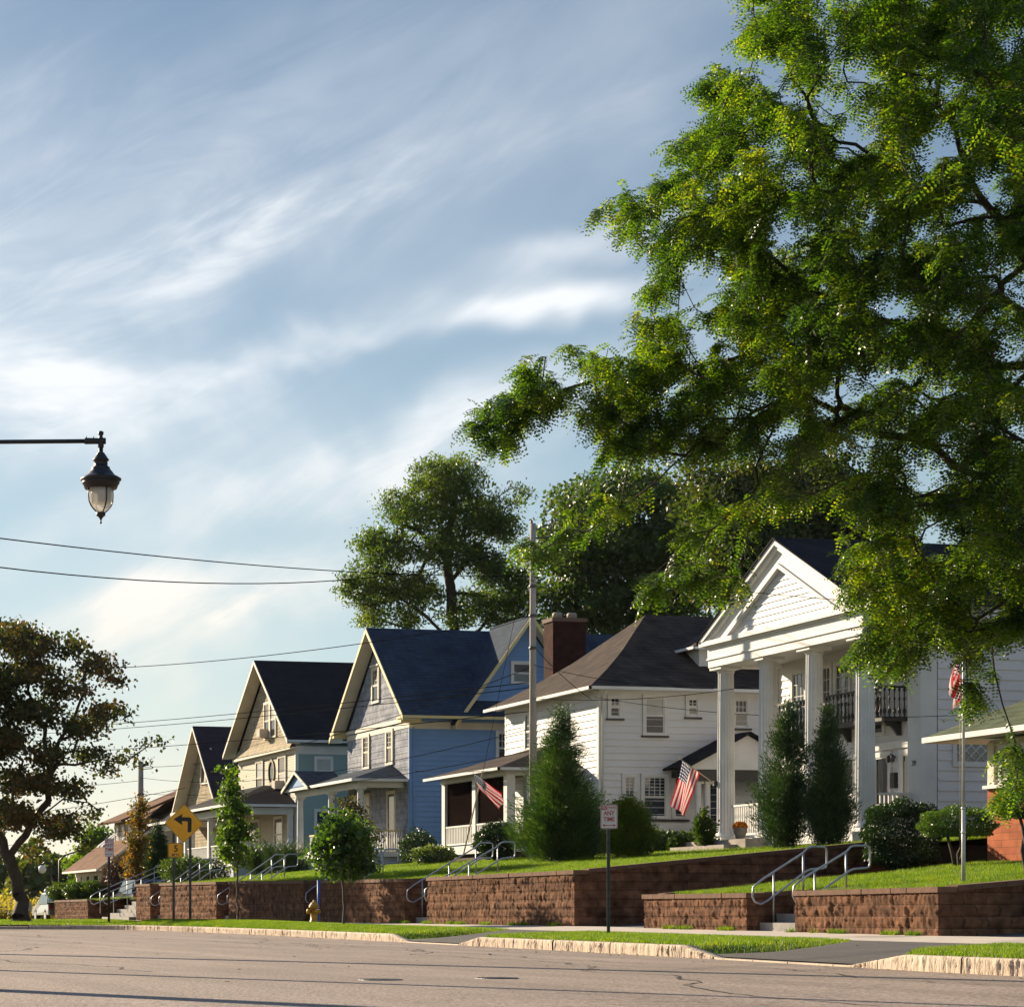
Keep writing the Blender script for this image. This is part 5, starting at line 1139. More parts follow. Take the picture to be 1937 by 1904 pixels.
    L = r.uniform(.15, .27, (n, 1)); side = unit(np.cross(Dv, unit(np.array([0, 0, 1.]) + .5 * rand_unit(n, r)))); nrm = np.cross(side, Dv)
    VV = []
    K = 7
    for k in range(K):
        f = (k + .8) / K; c0 = B0 + Dv * L * f + np.array([0, 0, -1.]) * (L * .28 * f * f)
        ll = .056 * (1 - .35 * abs(f - .45) * 2) * (.9 + .2 * r.uniform(0, 1, (n, 1)))
        for sg in (-1, 1):
            ax = unit(side * sg + Dv * .28 + nrm * r.uniform(-.35, .15, (n, 1))); b = unit(np.cross(ax, nrm + .3 * rand_unit(n, r)))
            c = c0 + ax * ll * .52; V, _ = quads_from(c, ax * ll * .5, b * .0125); VV.append(V)
    V = np.vstack(VV); F = np.arange(len(V)).reshape(-1, 4)
    mesh_np('crown', V, F, leafmat('locust_leaf', [(0, (.011, .029, .007)), (.40, (.034, .077, .010)), (.64, (.100, .165, .012)), (.90, (.27, .28, .018)), (1, (.42, .28, .02))], .48, .36, .8, 1.1), R)
    print('locust fronds', n)
honey_locust()

def broad_tree(name, base, label, blobs, limbs, ntips, nleaf, lsize, lm, seed, trunk_r, seg=.6, rc=.45, wander=.18, bark=None, tip_r=.012, group=None, cat='tree', up=.4, flare=.4, aspect=.6, flat=.6, mask=None, rmin=.0, bare=0, loc=None):
    r = np.random.default_rng(seed); R = thing(name, base, label, cat, group); tg, _ = blob_points(blobs, ntips, r)
    A, Pn, tips = grow(limbs, tg, r, seg=seg, wander=wander)
    wood_mesh('trunk', A, Pn, bark or m_bark, R, tip_r=tip_r, e=2.2, r0=trunk_r, flare=flare, rmin=rmin, sides=7 if trunk_r > .1 else 6)
    P = []
    for path in tips:
        q = A[path[-max(1, len(path) // 2):]]; k = nleaf; i = r.integers(0, len(q), k); P.append(q[i] + r.normal(0, rc, (k, 3)) * np.array([1, 1, flat]))
    P = np.vstack(P); P = P[P[:, 2] > base[2] + .3]
    leaves_mesh('crown', P, lsize, lm, R, aspect=aspect, up=up, rr=r, hang=.3)
    return R
g_far = 'trees standing behind the houses'
lm_wal = leafmat('walnut_leaf', [(0, (.022, .046, .012)), (.5, (.062, .105, .020)), (1, (.16, .18, .035))], .45, .5, .4, .25)
lm_map = leafmat('maple_leaf', [(0, (.018, .040, .012)), (.5, (.055, .092, .020)), (1, (.14, .17, .035))], .35, .45, .5, .25)
lm_cop = leafmat('bronze_leaf', [(0, (.018, .028, .012)), (.45, (.040, .055, .018)), (.8, (.095, .060, .024)), (1, (.15, .075, .03))], .3, .5, .4, .3)
lm_red = leafmat('turning_maple_leaf', [(0, (.016, .026, .008)), (.45, (.044, .058, .014)), (.7, (.085, .055, .020)), (1, (.155, .062, .028))], .35, .5, .4, .35)
lm_lime = leafmat('young_leaf', [(0, (.035, .075, .010)), (.5, (.075, .13, .014)), (1, (.16, .19, .03))], .5, .4, .5, .6)
P_ = lambda x, y, d: D(x, y, d)
lm_bz = leafmat('bronze_green_leaf', [(0, (.018, .034, .010)), (.5, (.045, .066, .016)), (.85, (.085, .075, .024)), (1, (.13, .085, .03))], .4, .5, .4, .3)
d = 135
broad_tree('walnut_tree', D(880, 1650, d), 'tall airy dark green tree with a forked trunk rising behind the blue house',
    [(850, 905, d, 75, 45, 3), (790, 960, d, 75, 45, 3), (900, 975, d, 60, 45, 3), (730, 1040, d, 62, 45, 3), (705, 1110, d, 52, 50, 2.5), (845, 1040, d, 70, 40, 3.5), (975, 935, d, 28, 20, 1.5), (950, 1000, d, 45, 30, 2), (930, 1075, d, 50, 35, 2.5), (780, 1120, d, 60, 40, 3), (930, 1140, d, 70, 30, 3), (700, 1165, d, 35, 25, 2), (985, 1120, d, 40, 50, 2), (780, 1170, d, 45, 22, 2), (870, 1165, d, 45, 22, 2), (945, 1175, d, 45, 20, 2), (660, 1100, d, 20, 30, 1.5), (1000, 1180, d, 30, 20, 2)],
    [[P_(880, 1650, d), P_(870, 1300, d), P_(858, 1180, d), P_(846, 1060, d), P_(850, 1000, d), P_(862, 910, d)], [P_(852, 1100, d), P_(905, 1030, d + 1), P_(960, 985, d + 1)], [P_(866, 1220, d), P_(800, 1160, d - 1), P_(740, 1120, d - 1)], [P_(846, 1060, d), P_(790, 1000, d), P_(740, 990, d)], [P_(868, 1240, d), P_(940, 1150, d), P_(985, 1100, d)], [P_(868, 1240, d), P_(920, 1200, d), P_(980, 1170, d)], [P_(866, 1230, d), P_(780, 1190, d), P_(700, 1170, d)]],
    1250, 44, .23, lm_wal, 31, .40, seg=.7, rc=.31, tip_r=.020, group=g_far, aspect=.40, flat=.7)
d = 124
broad_tree('maple_tree', D(1200, 1650, d), 'broad dark green tree behind the brick chimney and utility pole',
    [(1120, 960, d, 75, 60, 4), (1200, 930, d, 90, 45, 4), (1080, 1040, d, 70, 60, 4), (1180, 1040, d, 110, 60, 5), (1290, 980, d, 70, 70, 4), (1060, 1130, d, 55, 45, 3), (1160, 1130, d, 90, 40, 4), (1290, 1090, d, 80, 60, 4), (1250, 1160, d, 90, 35, 4), (1080, 1175, d, 50, 30, 3), (1160, 1180, d, 60, 25, 3)],
    [[P_(1230, 1650, d), P_(1225, 1300, d), P_(1215, 1180, d), P_(1190, 1080, d), P_(1185, 980, d)], [P_(1225, 1300, d), P_(1280, 1180, d), P_(1310, 1080, d)], [P_(1222, 1260, d), P_(1120, 1150, d), P_(1070, 1080, d)], [P_(1215, 1180, d), P_(1270, 1050, d + 1), P_(1290, 960, d + 1)]],
    900, 48, .25, lm_map, 32, .42, seg=.8, rc=.5, tip_r=.02, group=g_far, aspect=.7)
d = 112
broad_tree('copper_beech', D(1450, 1650, d), 'dense dark bronze tinged tree behind the white pediment',
    [(1440, 920, d, 110, 50, 4), (1350, 960, d, 60, 60, 4), (1540, 920, d, 80, 60, 4), (1450, 1020, d, 130, 70, 5), (1370, 1090, d, 70, 60, 4), (1500, 1090, d, 110, 60, 5), (1620, 1000, d, 90, 90, 4), (1330, 900, d, 40, 25, 3), (1560, 870, d, 40, 20, 3)],
    [[P_(1450, 1650, d), P_(1450, 1300, d), P_(1445, 1150, d), P_(1440, 1000, d)], [P_(1450, 1300, d), P_(1380, 1150, d), P_(1360, 1020, d)], [P_(1448, 1200, d), P_(1530, 1080, d), P_(1560, 960, d)]],
    900, 50, .25, lm_bz, 33, .45, seg=.8, rc=.5, tip_r=.02, group=g_far, aspect=.7)
d = 86
broad_tree('street_maple', D(42, 1752, d), 'large old maple with reddish brown leaves and leaning forked trunk at left',
    [(60, 1215, d, 60, 32, 3), (0, 1200, d, 50, 30, 3), (130, 1225, d, 45, 22, 2), (185, 1262, d, 45, 22, 2), (40, 1275, d, 70, 28, 3), (130, 1300, d, 55, 24, 3), (215, 1290, d, 25, 12, 1), (205, 1345, d, 45, 16, 2), (-20, 1310, d, 50, 36, 3), (60, 1350, d, 65, 30, 3), (150, 1372, d, 55, 24, 2), (0, 1400, d, 50, 36, 3), (95, 1425, d, 50, 24, 3), (180, 1425, d, 40, 14, 2), (50, 1480, d, 70, 26, 3), (140, 1490, d, 42, 20, 2), (20, 1540, d, 60, 26, 3), (100, 1560, d, 60, 26, 2), (185, 1540, d, 26, 12, 1), (165, 1600 - 10, d, 20, 20, 1), (-80, 1350, d, 70, 150, 4), (235, 1440, d, 55, 16, 1), (292, 1392, d, 24, 15, 1), (215, 1455, d, 40, 14, 1), (270, 1410, d, 26, 12, 1), (60, 1620 - 10, d, 30, 14, 1)],
    [[D(42, 1752, d), D(34, 1690, d), D(22, 1635, d), D(20, 1615, d)], [D(20, 1615, d), D(48, 1580, d), D(92, 1515, d), D(100, 1440, d), D(70, 1360, d), D(55, 1290, d), D(60, 1230, d)], [D(22, 1635, d), D(-6, 1570, d), D(-30, 1460, d), D(-40, 1330, d)], [D(92, 1515, d), D(112, 1400, d), D(150, 1330, d), D(165, 1260, d)], [D(100, 1450, d), D(170, 1440, d), D(240, 1440, d), D(290, 1400, d)], [D(60, 1560, d), D(120, 1510, d), D(190, 1535, d)], [D(112, 1400, d), D(180, 1370, d), D(225, 1345, d)], [D(70, 1360, d), D(20, 1300, d), D(0, 1230, d)]],
    950, 44, .15, lm_red, 34, .50, seg=.4, rc=.25, tip_r=.016, aspect=.8, wander=.3, flare=1.1)
# bare twigs of the maple
# young trees in the verge
d1 = T(450, 1737, 19.2); b1 = (d1[0], d1[1], float(G(d1[0], d1[1])) - .02); dd = ST * b1[0] + CT * b1[1]
broad_tree('young_maple', b1, 'slim upright young tree with yellow green leaves growing from the verge', 
    [(438, 1500, dd, 26, 50, .45), (425, 1465, dd, 12, 22, .25), (440, 1450, dd, 9, 14, .2), (450, 1560, dd, 32, 45, .55), (436, 1540, dd, 30, 40, .5), (444, 1610, dd, 33, 38, .55), (428, 1590, dd, 24, 34, .4)],
    [[b1, D(449, 1690, dd), D(448, 1640, dd), D(446, 1580, dd), D(440, 1500, dd), D(438, 1450, dd)], [D(448, 1650, dd), D(432, 1600, dd)], [D(448, 1645, dd), D(462, 1590, dd)]],
    190, 22, .105, lm_lime, 35, .035, seg=.2, rc=.10, tip_r=.004, aspect=.8, flare=.3, bark=m_bark_g, group='young trees planted in the grass verge')
d2 = T(650, 1748, 19.0); b2 = (d2[0], d2[1], float(G(d2[0], d2[1])) - .02); dd = ST * b2[0] + CT * b2[1]
broad_tree('young_pear', b2, 'small round young tree with glossy dark leaves beside the yellow hydrant',
    [(648, 1590, dd, 55, 45, .9), (640, 1560, dd, 35, 30, .6), (620, 1620, dd, 38, 35, .7), (680, 1620, dd, 38, 38, .7), (650, 1640, dd, 60, 25, .9), (595, 1665, dd, 16, 8, .2), (635, 1545, dd, 14, 10, .2)],
    [[b2, D(650, 1700, dd), D(649, 1650, dd), D(648, 1600, dd), D(644, 1555, dd)], [D(650, 1660, dd), D(612, 1640, dd), D(596, 1650, dd)], [D(649, 1650, dd), D(690, 1625, dd)]],
    250, 26, .10, leafmat('pear_leaf', [(0, (.018, .045, .010)), (.55, (.045, .095, .014)), (1, (.13, .17, .025))], .45, .3, .6, 1.2), 36, .04, seg=.18, rc=.11, tip_r=.004, aspect=.8, flare=.3, bark=m_bark_g, group='young trees planted in the grass verge')

# ---- shrubs and conifers
def cone_plant(name, base, H, Rm, label, lm, n, size, seed, prof=None, aspect=.12, cat='shrub', tufts=70, lean=(0, 0), group=None, stem=True, upw=.55, rough=.28):
    """boughs that start at the stem and sweep outwards and up, each wrapped in needles"""
    r = np.random.default_rng(seed); R = thing(name, base, label, cat, group); base = np.array(base, float)
    prof = prof or (lambda f: (1 - f) ** .75 * min(1, .55 + f * 3))
    if stem: MB().tube([tuple(base - np.array([0, 0, .1])), tuple(base + np.array([0, 0, H * .93]))], [max(.03, Rm * .06), .01], 7).build('trunk', m_bark, R)
    P = []; AX = []; per = max(4, n // tufts); fs = np.linspace(.0, .97, 120); wf = np.array([prof(q) ** 1.5 + .06 for q in fs]); wf /= wf.sum()
    for k in range(tufts):
        f = r.choice(fs, p=wf); az = r.uniform(0, 2 * math.pi); rr_ = Rm * prof(f) * (1 + rough * r.uniform(-1, .8)); o = np.array([math.cos(az), math.sin(az), 0])
        L = np.linspace(.35, 1, 8)[None].T; z0 = H * f * .94; pts = base + np.array([0, 0, z0]) + o * rr_ * L + np.array([0, 0, 1]) * (L ** 1.7) * rr_ * upw + np.array([lean[0], lean[1], 0]) * f
        i = r.integers(0, 7, per); t = r.uniform(0, 1, (per, 1)); q = pts[i] + (pts[i + 1] - pts[i]) * t; q = q + r.normal(0, 1, (per, 3)) * (.085 * Rm + .05) * (1.15 - .4 * L[i]); P.append(q)
        AX.append(np.tile(unit(o + np.array([0, 0, upw * 1.3])), (per, 1)) * 1.6)
    P = np.vstack(P); AX = np.vstack(AX); P[:, 2] = np.maximum(P[:, 2], base[2] + .02)
    leaves_mesh('foliage', P, size, lm, R, aspect=aspect, up=.2, rr=r, axis=AX); return R
def ball_plant(name, base, rx, rz, label, lm, n, size, seed, cat='shrub', shell=.75, aspect=.55, zc=None, stemh=0, group=None, ry=None, flatb=False):
    r = np.random.default_rng(seed); R = thing(name, base, label, cat, group); zc = base[2] + (zc if zc is not None else rz * .9)
    u = rand_unit(n, r); rad = shell + (1.04 - shell) * r.uniform(0, 1, (n, 1)) ** .6; lump = 1 + .09 * np.sin(u[:, :1] * 7 + seed) * np.sin(u[:, 1:2] * 6 + 1) + .06 * np.sin(u[:, 2:3] * 11 + seed)
    P = u * rad * lump * np.array([rx, ry or rx, rz]) + np.array([base[0], base[1], zc])
    if flatb: P[:, 2] = np.maximum(P[:, 2], zc - rz * .55 + .1 * np.abs(r.normal(size=n)))
    P[:, 2] = np.maximum(P[:, 2], base[2] + .02); leaves_mesh('foliage', P, size, lm, R, aspect=aspect, up=.3, rr=r, axis=u * .6)
    mb = MB()
    if stemh:
        for k in range(3):
            a = k * 2.1 + seed; mb.tube([(base[0] + .05 * math.cos(a), base[1] + .05 * math.sin(a), base[2] - .05), (base[0] + .12 * math.cos(a + 1), base[1] + .12 * math.sin(a + 1), base[2] + stemh * .5), (base[0] + rx * .4 * math.cos(a), base[1] + rx * .4 * math.sin(a), zc)], [.05, .04, .02], 6)
    else: mb.tube([(base[0], base[1], base[2] - .05), (base[0], base[1], zc)], [.04, .02], 6)
    mb.build('stem', m_bark, R)
    return R
def on_lawn(x, y, t=None, s=None):
    p = T(x, y, t) if t is not None else S(x, y, s); return (p[0], p[1], float(ZT(p[0], p[1])) - .02)
lm_pine = leafmat('pine_needle', [(0, (.010, .034, .012)), (.45, (.030, .075, .020)), (1, (.14, .21, .05))], .22, .5, .4, .8)
lm_jun = leafmat('juniper_scale', [(0, (.014, .036, .018)), (.5, (.030, .062, .026)), (1, (.065, .10, .04))], .2, .5, .4, .8)
lm_yel = leafmat('golden_cypress', [(0, (.035, .065, .012)), (.5, (.085, .125, .018)), (1, (.22, .22, .03))], .3, .5, .4, .8)
lm_yew = leafmat('yew_leaf', [(0, (.010, .026, .010)), (.5, (.022, .050, .014)), (1, (.05, .085, .02))], .2, .45, .4, 1.5)
lm_top = leafmat('clipped_yew', [(0, (.020, .050, .010)), (.5, (.050, .098, .014)), (1, (.12, .17, .022))], .3, .45, .4, 1.5)
lm_gr = leafmat('broad_leaf', [(0, (.020, .045, .012)), (.5, (.045, .080, .018)), (1, (.12, .14, .03))], .35, .4, .5, 1.5)
lm_or = leafmat('orange_leaf', [(0, (.035, .045, .012)), (.5, (.085, .065, .018)), (.72, (.22, .10, .02)), (1, (.42, .16, .03))], .45, .5, .4, .7)
lm_pur = leafmat('purple_leaf', [(0, (.03, .018, .03)), (.5, (.07, .035, .06)), (1, (.11, .07, .06))], .3, .5, .4, 1.5)
cone_plant('pine_tree', on_lawn(1060, 1632, t=30), 5.35, 1.5, 'large soft needled pine in front of the white house, tallest evergreen on the lawn', lm_pine, 46000, .20, 41, tufts=300, cat='tree', prof=lambda f: (1 - f) ** .95 * min(1, .86 + f * 1.2), upw=.42, aspect=.11, rough=.5)
cone_plant('golden_cypress', on_lawn(1190, 1625, t=31), 1.9, .8, 'rounded yellow green evergreen shrub behind the no parking sign', lm_yel, 24000, .10, 42, tufts=200, prof=lambda f: (1 - f) ** .45 * 1.0, upw=.5, aspect=.3)
cone_plant('juniper', on_lawn(1490, 1602, t=31.6), 4.3, .85, 'left and taller of two dark junipers before the white columns', lm_jun, 26000, .12, 43, tufts=150, rough=.65, prof=lambda f: (1 - f) ** .85 * min(1, .85 + 1 * f), upw=.9, aspect=.2, group='junipers in front of the portico')
cone_plant('juniper', on_lawn(1568, 1602, t=32.2), 4.0, .72, 'right and slimmer of two dark junipers before the white columns', lm_jun, 30000, .11, 44, tufts=300, rough=.5, prof=lambda f: (1 - f) ** .85 * min(1, .75 + 1 * f), upw=1.0, aspect=.2, group='junipers in front of the portico')
b = on_lawn(1705, 1642, t=29.6); ball_plant('round_yew', b, .88, .86, 'big dark rounded bush right of the junipers under the portico', lm_yew, 20000, .075, 45, aspect=.4, shell=.6)
b = on_lawn(1812, 1642, t=29.0); ball_plant('topiary_yew', b, .80, .42, 'flat topped clipped bush on bare twisted stems behind the flagpole', lm_top, 13000, .06, 46, zc=.92, stemh=.6, aspect=.35, shell=.6, flatb=True)
b = on_lawn(1945, 1660, t=25.2); ball_plant('topiary_yew', b, .50, .40, 'clipped bush cut off by the right edge in front of the brick bungalow', lm_top, 9000, .06, 47, zc=1.30, stemh=1.0, aspect=.35, shell=.6, flatb=True)
b = on_lawn(940, 1612, t=31.2); ball_plant('boxwood', b, .80, .62, 'dark rounded shrub between the porch and the tall pine', lm_yew, 12000, .08, 48, zc=.72, shell=.5, stemh=.3)
b = on_lawn(1332, 1600, t=34.0); cone_plant('rose_shrub', b, 1.5, .42, 'small loose conical shrub right of the hanging column flag', lm_gr, 1800, .12, 49, tufts=40, aspect=.6)
b = on_lawn(1290, 1600, t=34.3); ball_plant('flower_shrub', b, .55, .40, 'low leafy shrub under the large lower window of the white house', lm_gr, 1400, .13, 50, shell=.2)
b = on_lawn(1245, 1600, t=34.0); ball_plant('flower_shrub', b, .55, .45, 'low leafy shrub right of the golden evergreen', lm_gr, 1500, .13, 51, shell=.2)
b = on_lawn(820, 1625, t=31.5); ball_plant('hosta_clump', b, .85, .38, 'pale green leafy clump beside the porch of the white house', leafmat('hosta_leaf', [(0, (.06, .09, .03)), (.6, (.12, .16, .06)), (1, (.34, .36, .20))], .3, .4, .5, 2), 1300, .20, 52, shell=.2, aspect=.45)
b = on_lawn(790, 1625, t=33); ball_plant('dark_shrub', b, .8, .8, 'dark shrub against the shaded blue wall', lm_yew, 4000, .10, 53, shell=.3)
dpt = T(702, 1640, 29.5); bb = (dpt[0], dpt[1], float(ZT(dpt[0], dpt[1]))); dd = ST * bb[0] + CT * bb[1]
broad_tree('dark_small_tree', bb, 'small dark leaved tree in front of the blue porch', [(655, 1530, dd, 30, 20, .6), (665, 1560, dd, 35, 30, .8), (690, 1590, dd, 30, 25, .7)], [[bb, D(698, 1600, dd), D(680, 1560, dd), D(660, 1530, dd)]], 90, 30, .12, lm_cop, 54, .05, seg=.25, rc=.18, tip_r=.006)
for i, (x, w_) in enumerate(((492, .9), (530, 1.0), (555, .7))):
    b = on_lawn(x, 1625, t=30.2); cone_plant('ornamental_grass', b, 1.25, w_ * .9, ('left', 'middle', 'right')[i] + ' clump of tall dark ornamental grass before the tan porch', lm_jun, 5000, .30, 55 + i, tufts=60, aspect=.05, prof=lambda f: .9 - .3 * f, upw=1.6, stem=False, group='ornamental grass before the tan porch')
for i, x in enumerate((345, 372, 395)):
    b = on_lawn(x, 1640, t=26.5); ball_plant('hedge_bush', b, .9, .75, ('leftmost', 'middle', 'rightmost')[i] + ' of the dark clipped bushes behind the turn sign', lm_yew, 6000, .08, 60 + i, shell=.5, group='clipped bushes behind the turn sign')
b = on_lawn(297, 1640, t=27.0); cone_plant('blue_spruce', b, 3.6, .95, 'dark narrow evergreen left of the yellow turn sign', lm_jun, 22000, .15, 64, tufts=260, aspect=.2, cat='tree')
dpt = T(262, 1660, 24.0); bb = (dpt[0], dpt[1], float(ZT(dpt[0], dpt[1]))); dd = ST * bb[0] + CT * bb[1]
broad_tree('orange_tree', bb, 'small autumn tree with orange and olive leaves beside the dark evergreen', [(258, 1600, dd, 18, 35, .6), (262, 1545, dd, 15, 28, .5), (268, 1515, dd, 10, 14, .3), (252, 1640, dd, 18, 22, .5)], [[bb, D(262, 1640, dd), D(262, 1560, dd), D(268, 1500, dd)]], 150, 22, .13, lm_or, 65, .05, seg=.3, rc=.16, tip_r=.006)
b = on_lawn(232, 1650, t=24.6); ball_plant('purple_shrub', b, 1.0, 1.0, 'large purple leaved shrub beside the orange autumn tree', lm_pur, 6000, .12, 66, shell=.3)
for i, (x, t) in enumerate(((120, 22.9), (150, 22.9), (185, 23.6))):
    b = on_lawn(x, 1690, t=t); ball_plant('wall_shrub', b, .85, .48, ('leftmost', 'middle', 'rightmost')[i] + ' of the low green shrubs on the far left wall', lm_gr, 2600, .13, 67 + i, shell=.3, group='low shrubs above the far left wall')
b = on_lawn(350, 1650, t=24.0); ball_plant('green_shrub', b, 1.1, .6, 'green shrub on the wall beside the turn sign post', lm_gr, 3000, .12, 71, shell=.3)

# trees and woods beyond the end of the street
d = 165
broad_tree('garden_tree', D(185, 1720, d), 'yellow green tree rising behind the low cottage roof', [(180, 1600, d, 28, 45, 2), (165, 1640, d, 30, 40, 2)], [[D(185, 1720, d), D(182, 1650, d), D(182, 1590, d)]], 110, 60, .28, lm_lime, 72, .15, seg=.8, rc=.4, tip_r=.02)
def woods():
    r = np.random.default_rng(80); P = []; tr = []
    for k in range(46):
        x = r.uniform(-260, 330); d = r.uniform(235, 330); top = 1732 - r.uniform(60, 150) * (1.0 if x < 110 else .75); rx = r.uniform(22, 40); n = 900
        for q in range(5):
            cx = x + r.normal(0, rx * .5); cy = top + (1732 - top) * r.uniform(.12, .95); u = rand_unit(n // 5, r) * r.uniform(.6, 1, (n // 5, 1))
            xx = cx + u[:, 0] * rx * .8; yy = cy + u[:, 1] * rx * .75; dd = d + u[:, 2] * 4; P.append(np.stack(D(xx, yy, dd), 1))
    P = np.vstack(P); P = P[P[:, 2] > -.4]
    o = leaves_mesh('distant_woods', P, 1.05, leafmat('distant_leaf', [(0, (.030, .050, .016)), (.5, (.070, .095, .028)), (1, (.16, .15, .05))], .3, .6, .2, .06), None, aspect=.7, up=.3, rr=r)
    o['kind'] = 'stuff'; o['label'] = 'hazy green woods beyond the end of the street'
woods()
def bank():
    r = np.random.default_rng(81); n = 26000; x = r.uniform(-60, 105, n); d = r.uniform(125, 150, n); P = np.stack(D(x, 1732 + 0 * x, d), 1); P[:, 2] = -.2 + np.abs(r.normal(0, .55, n)) + .2
    o = leaves_mesh('dry_undergrowth', P, .32, leafmat('dry_leaf', [(0, (.14, .12, .04)), (.6, (.32, .24, .09)), (1, (.46, .34, .15))], .4, .6, .2, .4), None, aspect=.5, rr=r); o['kind'] = 'stuff'
bank()

# ---- grass
lm_grass = leafmat('grass_blade', [(0, (.035, .075, .008)), (.4, (.085, .150, .010)), (.75, (.17, .215, .018)), (1, (.30, .27, .06))], .45, .5, .3, 2.6)
def grass(name, t, s, z, h, w, seed, lab):
    r = np.random.default_rng(seed); n = len(t); hh = h * r.uniform(.45, 1.3, n); az = r.uniform(0, 2 * np.pi, n); ln = hh * r.uniform(.1, .7, n); la = r.uniform(0, 2 * np.pi, n)
    b = np.stack([t, s, z], 1); wv = np.stack([np.cos(az), np.sin(az), 0 * az], 1) * (w * r.uniform(.6, 1.3, n))[:, None]; top = b + np.stack([np.cos(la) * ln, np.sin(la) * ln, hh], 1)
    V = np.stack([b - wv, b + wv, top], 1).reshape(-1, 3); o = mesh_np(name, V, np.arange(len(V)).reshape(-1, 3), lm_grass, None, (0, 0, 0)); o['kind'] = 'stuff'; o['label'] = lab
r = np.random.default_rng(90)
n = 620000; s = 17 + 60 * r.uniform(0, 1, n) ** 1.35; u = r.uniform(0, 1, n); t = tk(s) + .10 + (TW - tk(s) - .08) * u
ok = ~in_apron(t, s, .03); patch = np.sin(t * 2.3 + 1.3 * np.sin(s * .7)) * np.sin(s * 1.1); ok &= (r.uniform(0, 1, n) < .92 + .2 * patch)
ok &= ~((s < 31) & (r.uniform(0, 1, n) < .35 + .3 * patch)); t = t[ok]; s = s[ok]
grass('verge_grass', t, s, GV(t, s) - .02, .062, .0065, 91, 'bright green grass on the verge between kerb and sidewalk')
# tall tufts where grass meets the wall foot
n = 22000; s = r.uniform(34, 60, n); t = r.uniform(21.80, 21.96, n); k = (np.sin(s * 3.1) + np.sin(s * 7.7) > .35) & ~((s > 44.8) & (s < 48.5)) & ~((s > 38.6) & (s < 40.4)); grass('wall_foot_grass', t[k], s[k], zw(s[k]) - .01, .10, .007, 92, 'grass tufts at the foot of the walls')
n = 330000; s = 48.4 + 57 * r.uniform(0, 1, n) ** 1.5; t = 22.30 + 12.3 * r.uniform(0, 1, n) ** 1.3; ok = np.ones(n, bool)
for a, b_ in GAPS[1:] + [(93, 98.6)]: ok &= ~((s > a - .1) & (s < b_ + .1) & (t < 25.3))
t = t[ok]; s = s[ok]; grass('lawn_grass', t, s, ZT(t, s) - .01, .085, .008, 93, 'sunlit grass on the raised lawns')
n = 150000; s = r.uniform(34.35, 44.7, n); t = 22.33 + 8.5 * r.uniform(0, 1, n) ** 1.3; ok = ~((s > 38.6) & (s < 40.4) & (t < 23.9)) & ~((s > 43.2) & (t < 22.5)); t = t[ok]; s = s[ok]
grass('lower_lawn_grass', t, s, ZT(t, s) - .01, .085, .007, 94, 'sunlit grass on the low front lawn with the flagpole')
rows = []
n = 60000; f = r.uniform(0, 1, n) ** 1.2; i = r.integers(i0, len(KL) - 14, n); kt = KL[i, 0] + r.normal(0, .2, n); ks = KL[i, 1] + r.normal(0, .2, n); q = (18.3 - KL[i, 0]) / 40.3; ft = 22.2 - 70 * q; fs = 112 + 10 * q
ff = .02 + f * .35; gt = kt + (ft - kt) * ff; gs = ks + (fs - ks) * ff; ok = (gs > 75.2) | (gt > 18.6); ok &= gs - np.interp(gt, KL[i0 + 4:, 0][::-1], KL[i0 + 4:, 1][::-1]) > .25
gz = .285 + (.36 - .285) * ff + .12 * np.sin(np.pi * np.minimum(1, ff * 1.6)) * np.where(gt > 14, 1, .3)
gt, gs, gz = gt[ok], gs[ok], gz[ok]; grass('far_verge_grass', gt, gs, gz - .03, .09, .012, 95, 'grass where the kerb turns away at the far left')
# ------------------------------------------------------------------ street furniture
m_sgw = mat('sign_white', (.74, .72, .70), .4, (.66, .63, .62), 6, 4)
m_sgr = mat('sign_red', (.42, .025, .03), .4)
m_sgy = mat('sign_amber', (1.0, .47, .008), .5, (.95, .42, .006), 5, 5)
m_sgk = mat('sign_black', (.012, .011, .012), .5)
m_post = mat('sign_post_steel', (.11, .12, .125), .5, (.07, .075, .08), 12, 4, (.3, .7), .3, 30, metal=.55)
m_bolt = mat('bolt_zinc', (.6, .6, .6), .35, metal=.7)
class Fr:
    """upright frame turned to a bearing; u to the viewer's right, w up, o towards the viewer"""
    def __init__(s, p, phi): s.p = Vector(p); s.phi = phi; s.r = Vector((math.cos(phi), -math.sin(phi), 0)); s.n = Vector((-math.sin(phi), -math.cos(phi), 0))
    def q(s, u, w, o=0): return s.p + s.r * u + Vector((0, 0, w)) + s.n * o
    def poly(s, mb, pts, o0, o1): mb.prism([s.q(u, w, o0) for u, w in pts], s.n * (o1 - o0))
    def text(s, name, body, size, u, w, o, m, parent, sx=1, bold=0): text_mesh(name, body, size, s.q(u, w, o), (math.pi / 2, 0, -s.phi), m, parent, .001, sx, bold)
def rrect(w, h, r, cx=0, cy=0, n=5):
    P = []
    for sx, sy, a0 in ((1, 1, 0), (-1, 1, 90), (-1, -1, 180), (1, -1, 270)):
        for k in range(n + 1):
            a = math.radians(a0 + 90 * k / n); P.append((cx + sx * (w / 2 - r) + r * math.cos(a), cy + sy * (h / 2 - r) + r * math.sin(a)))
    return P
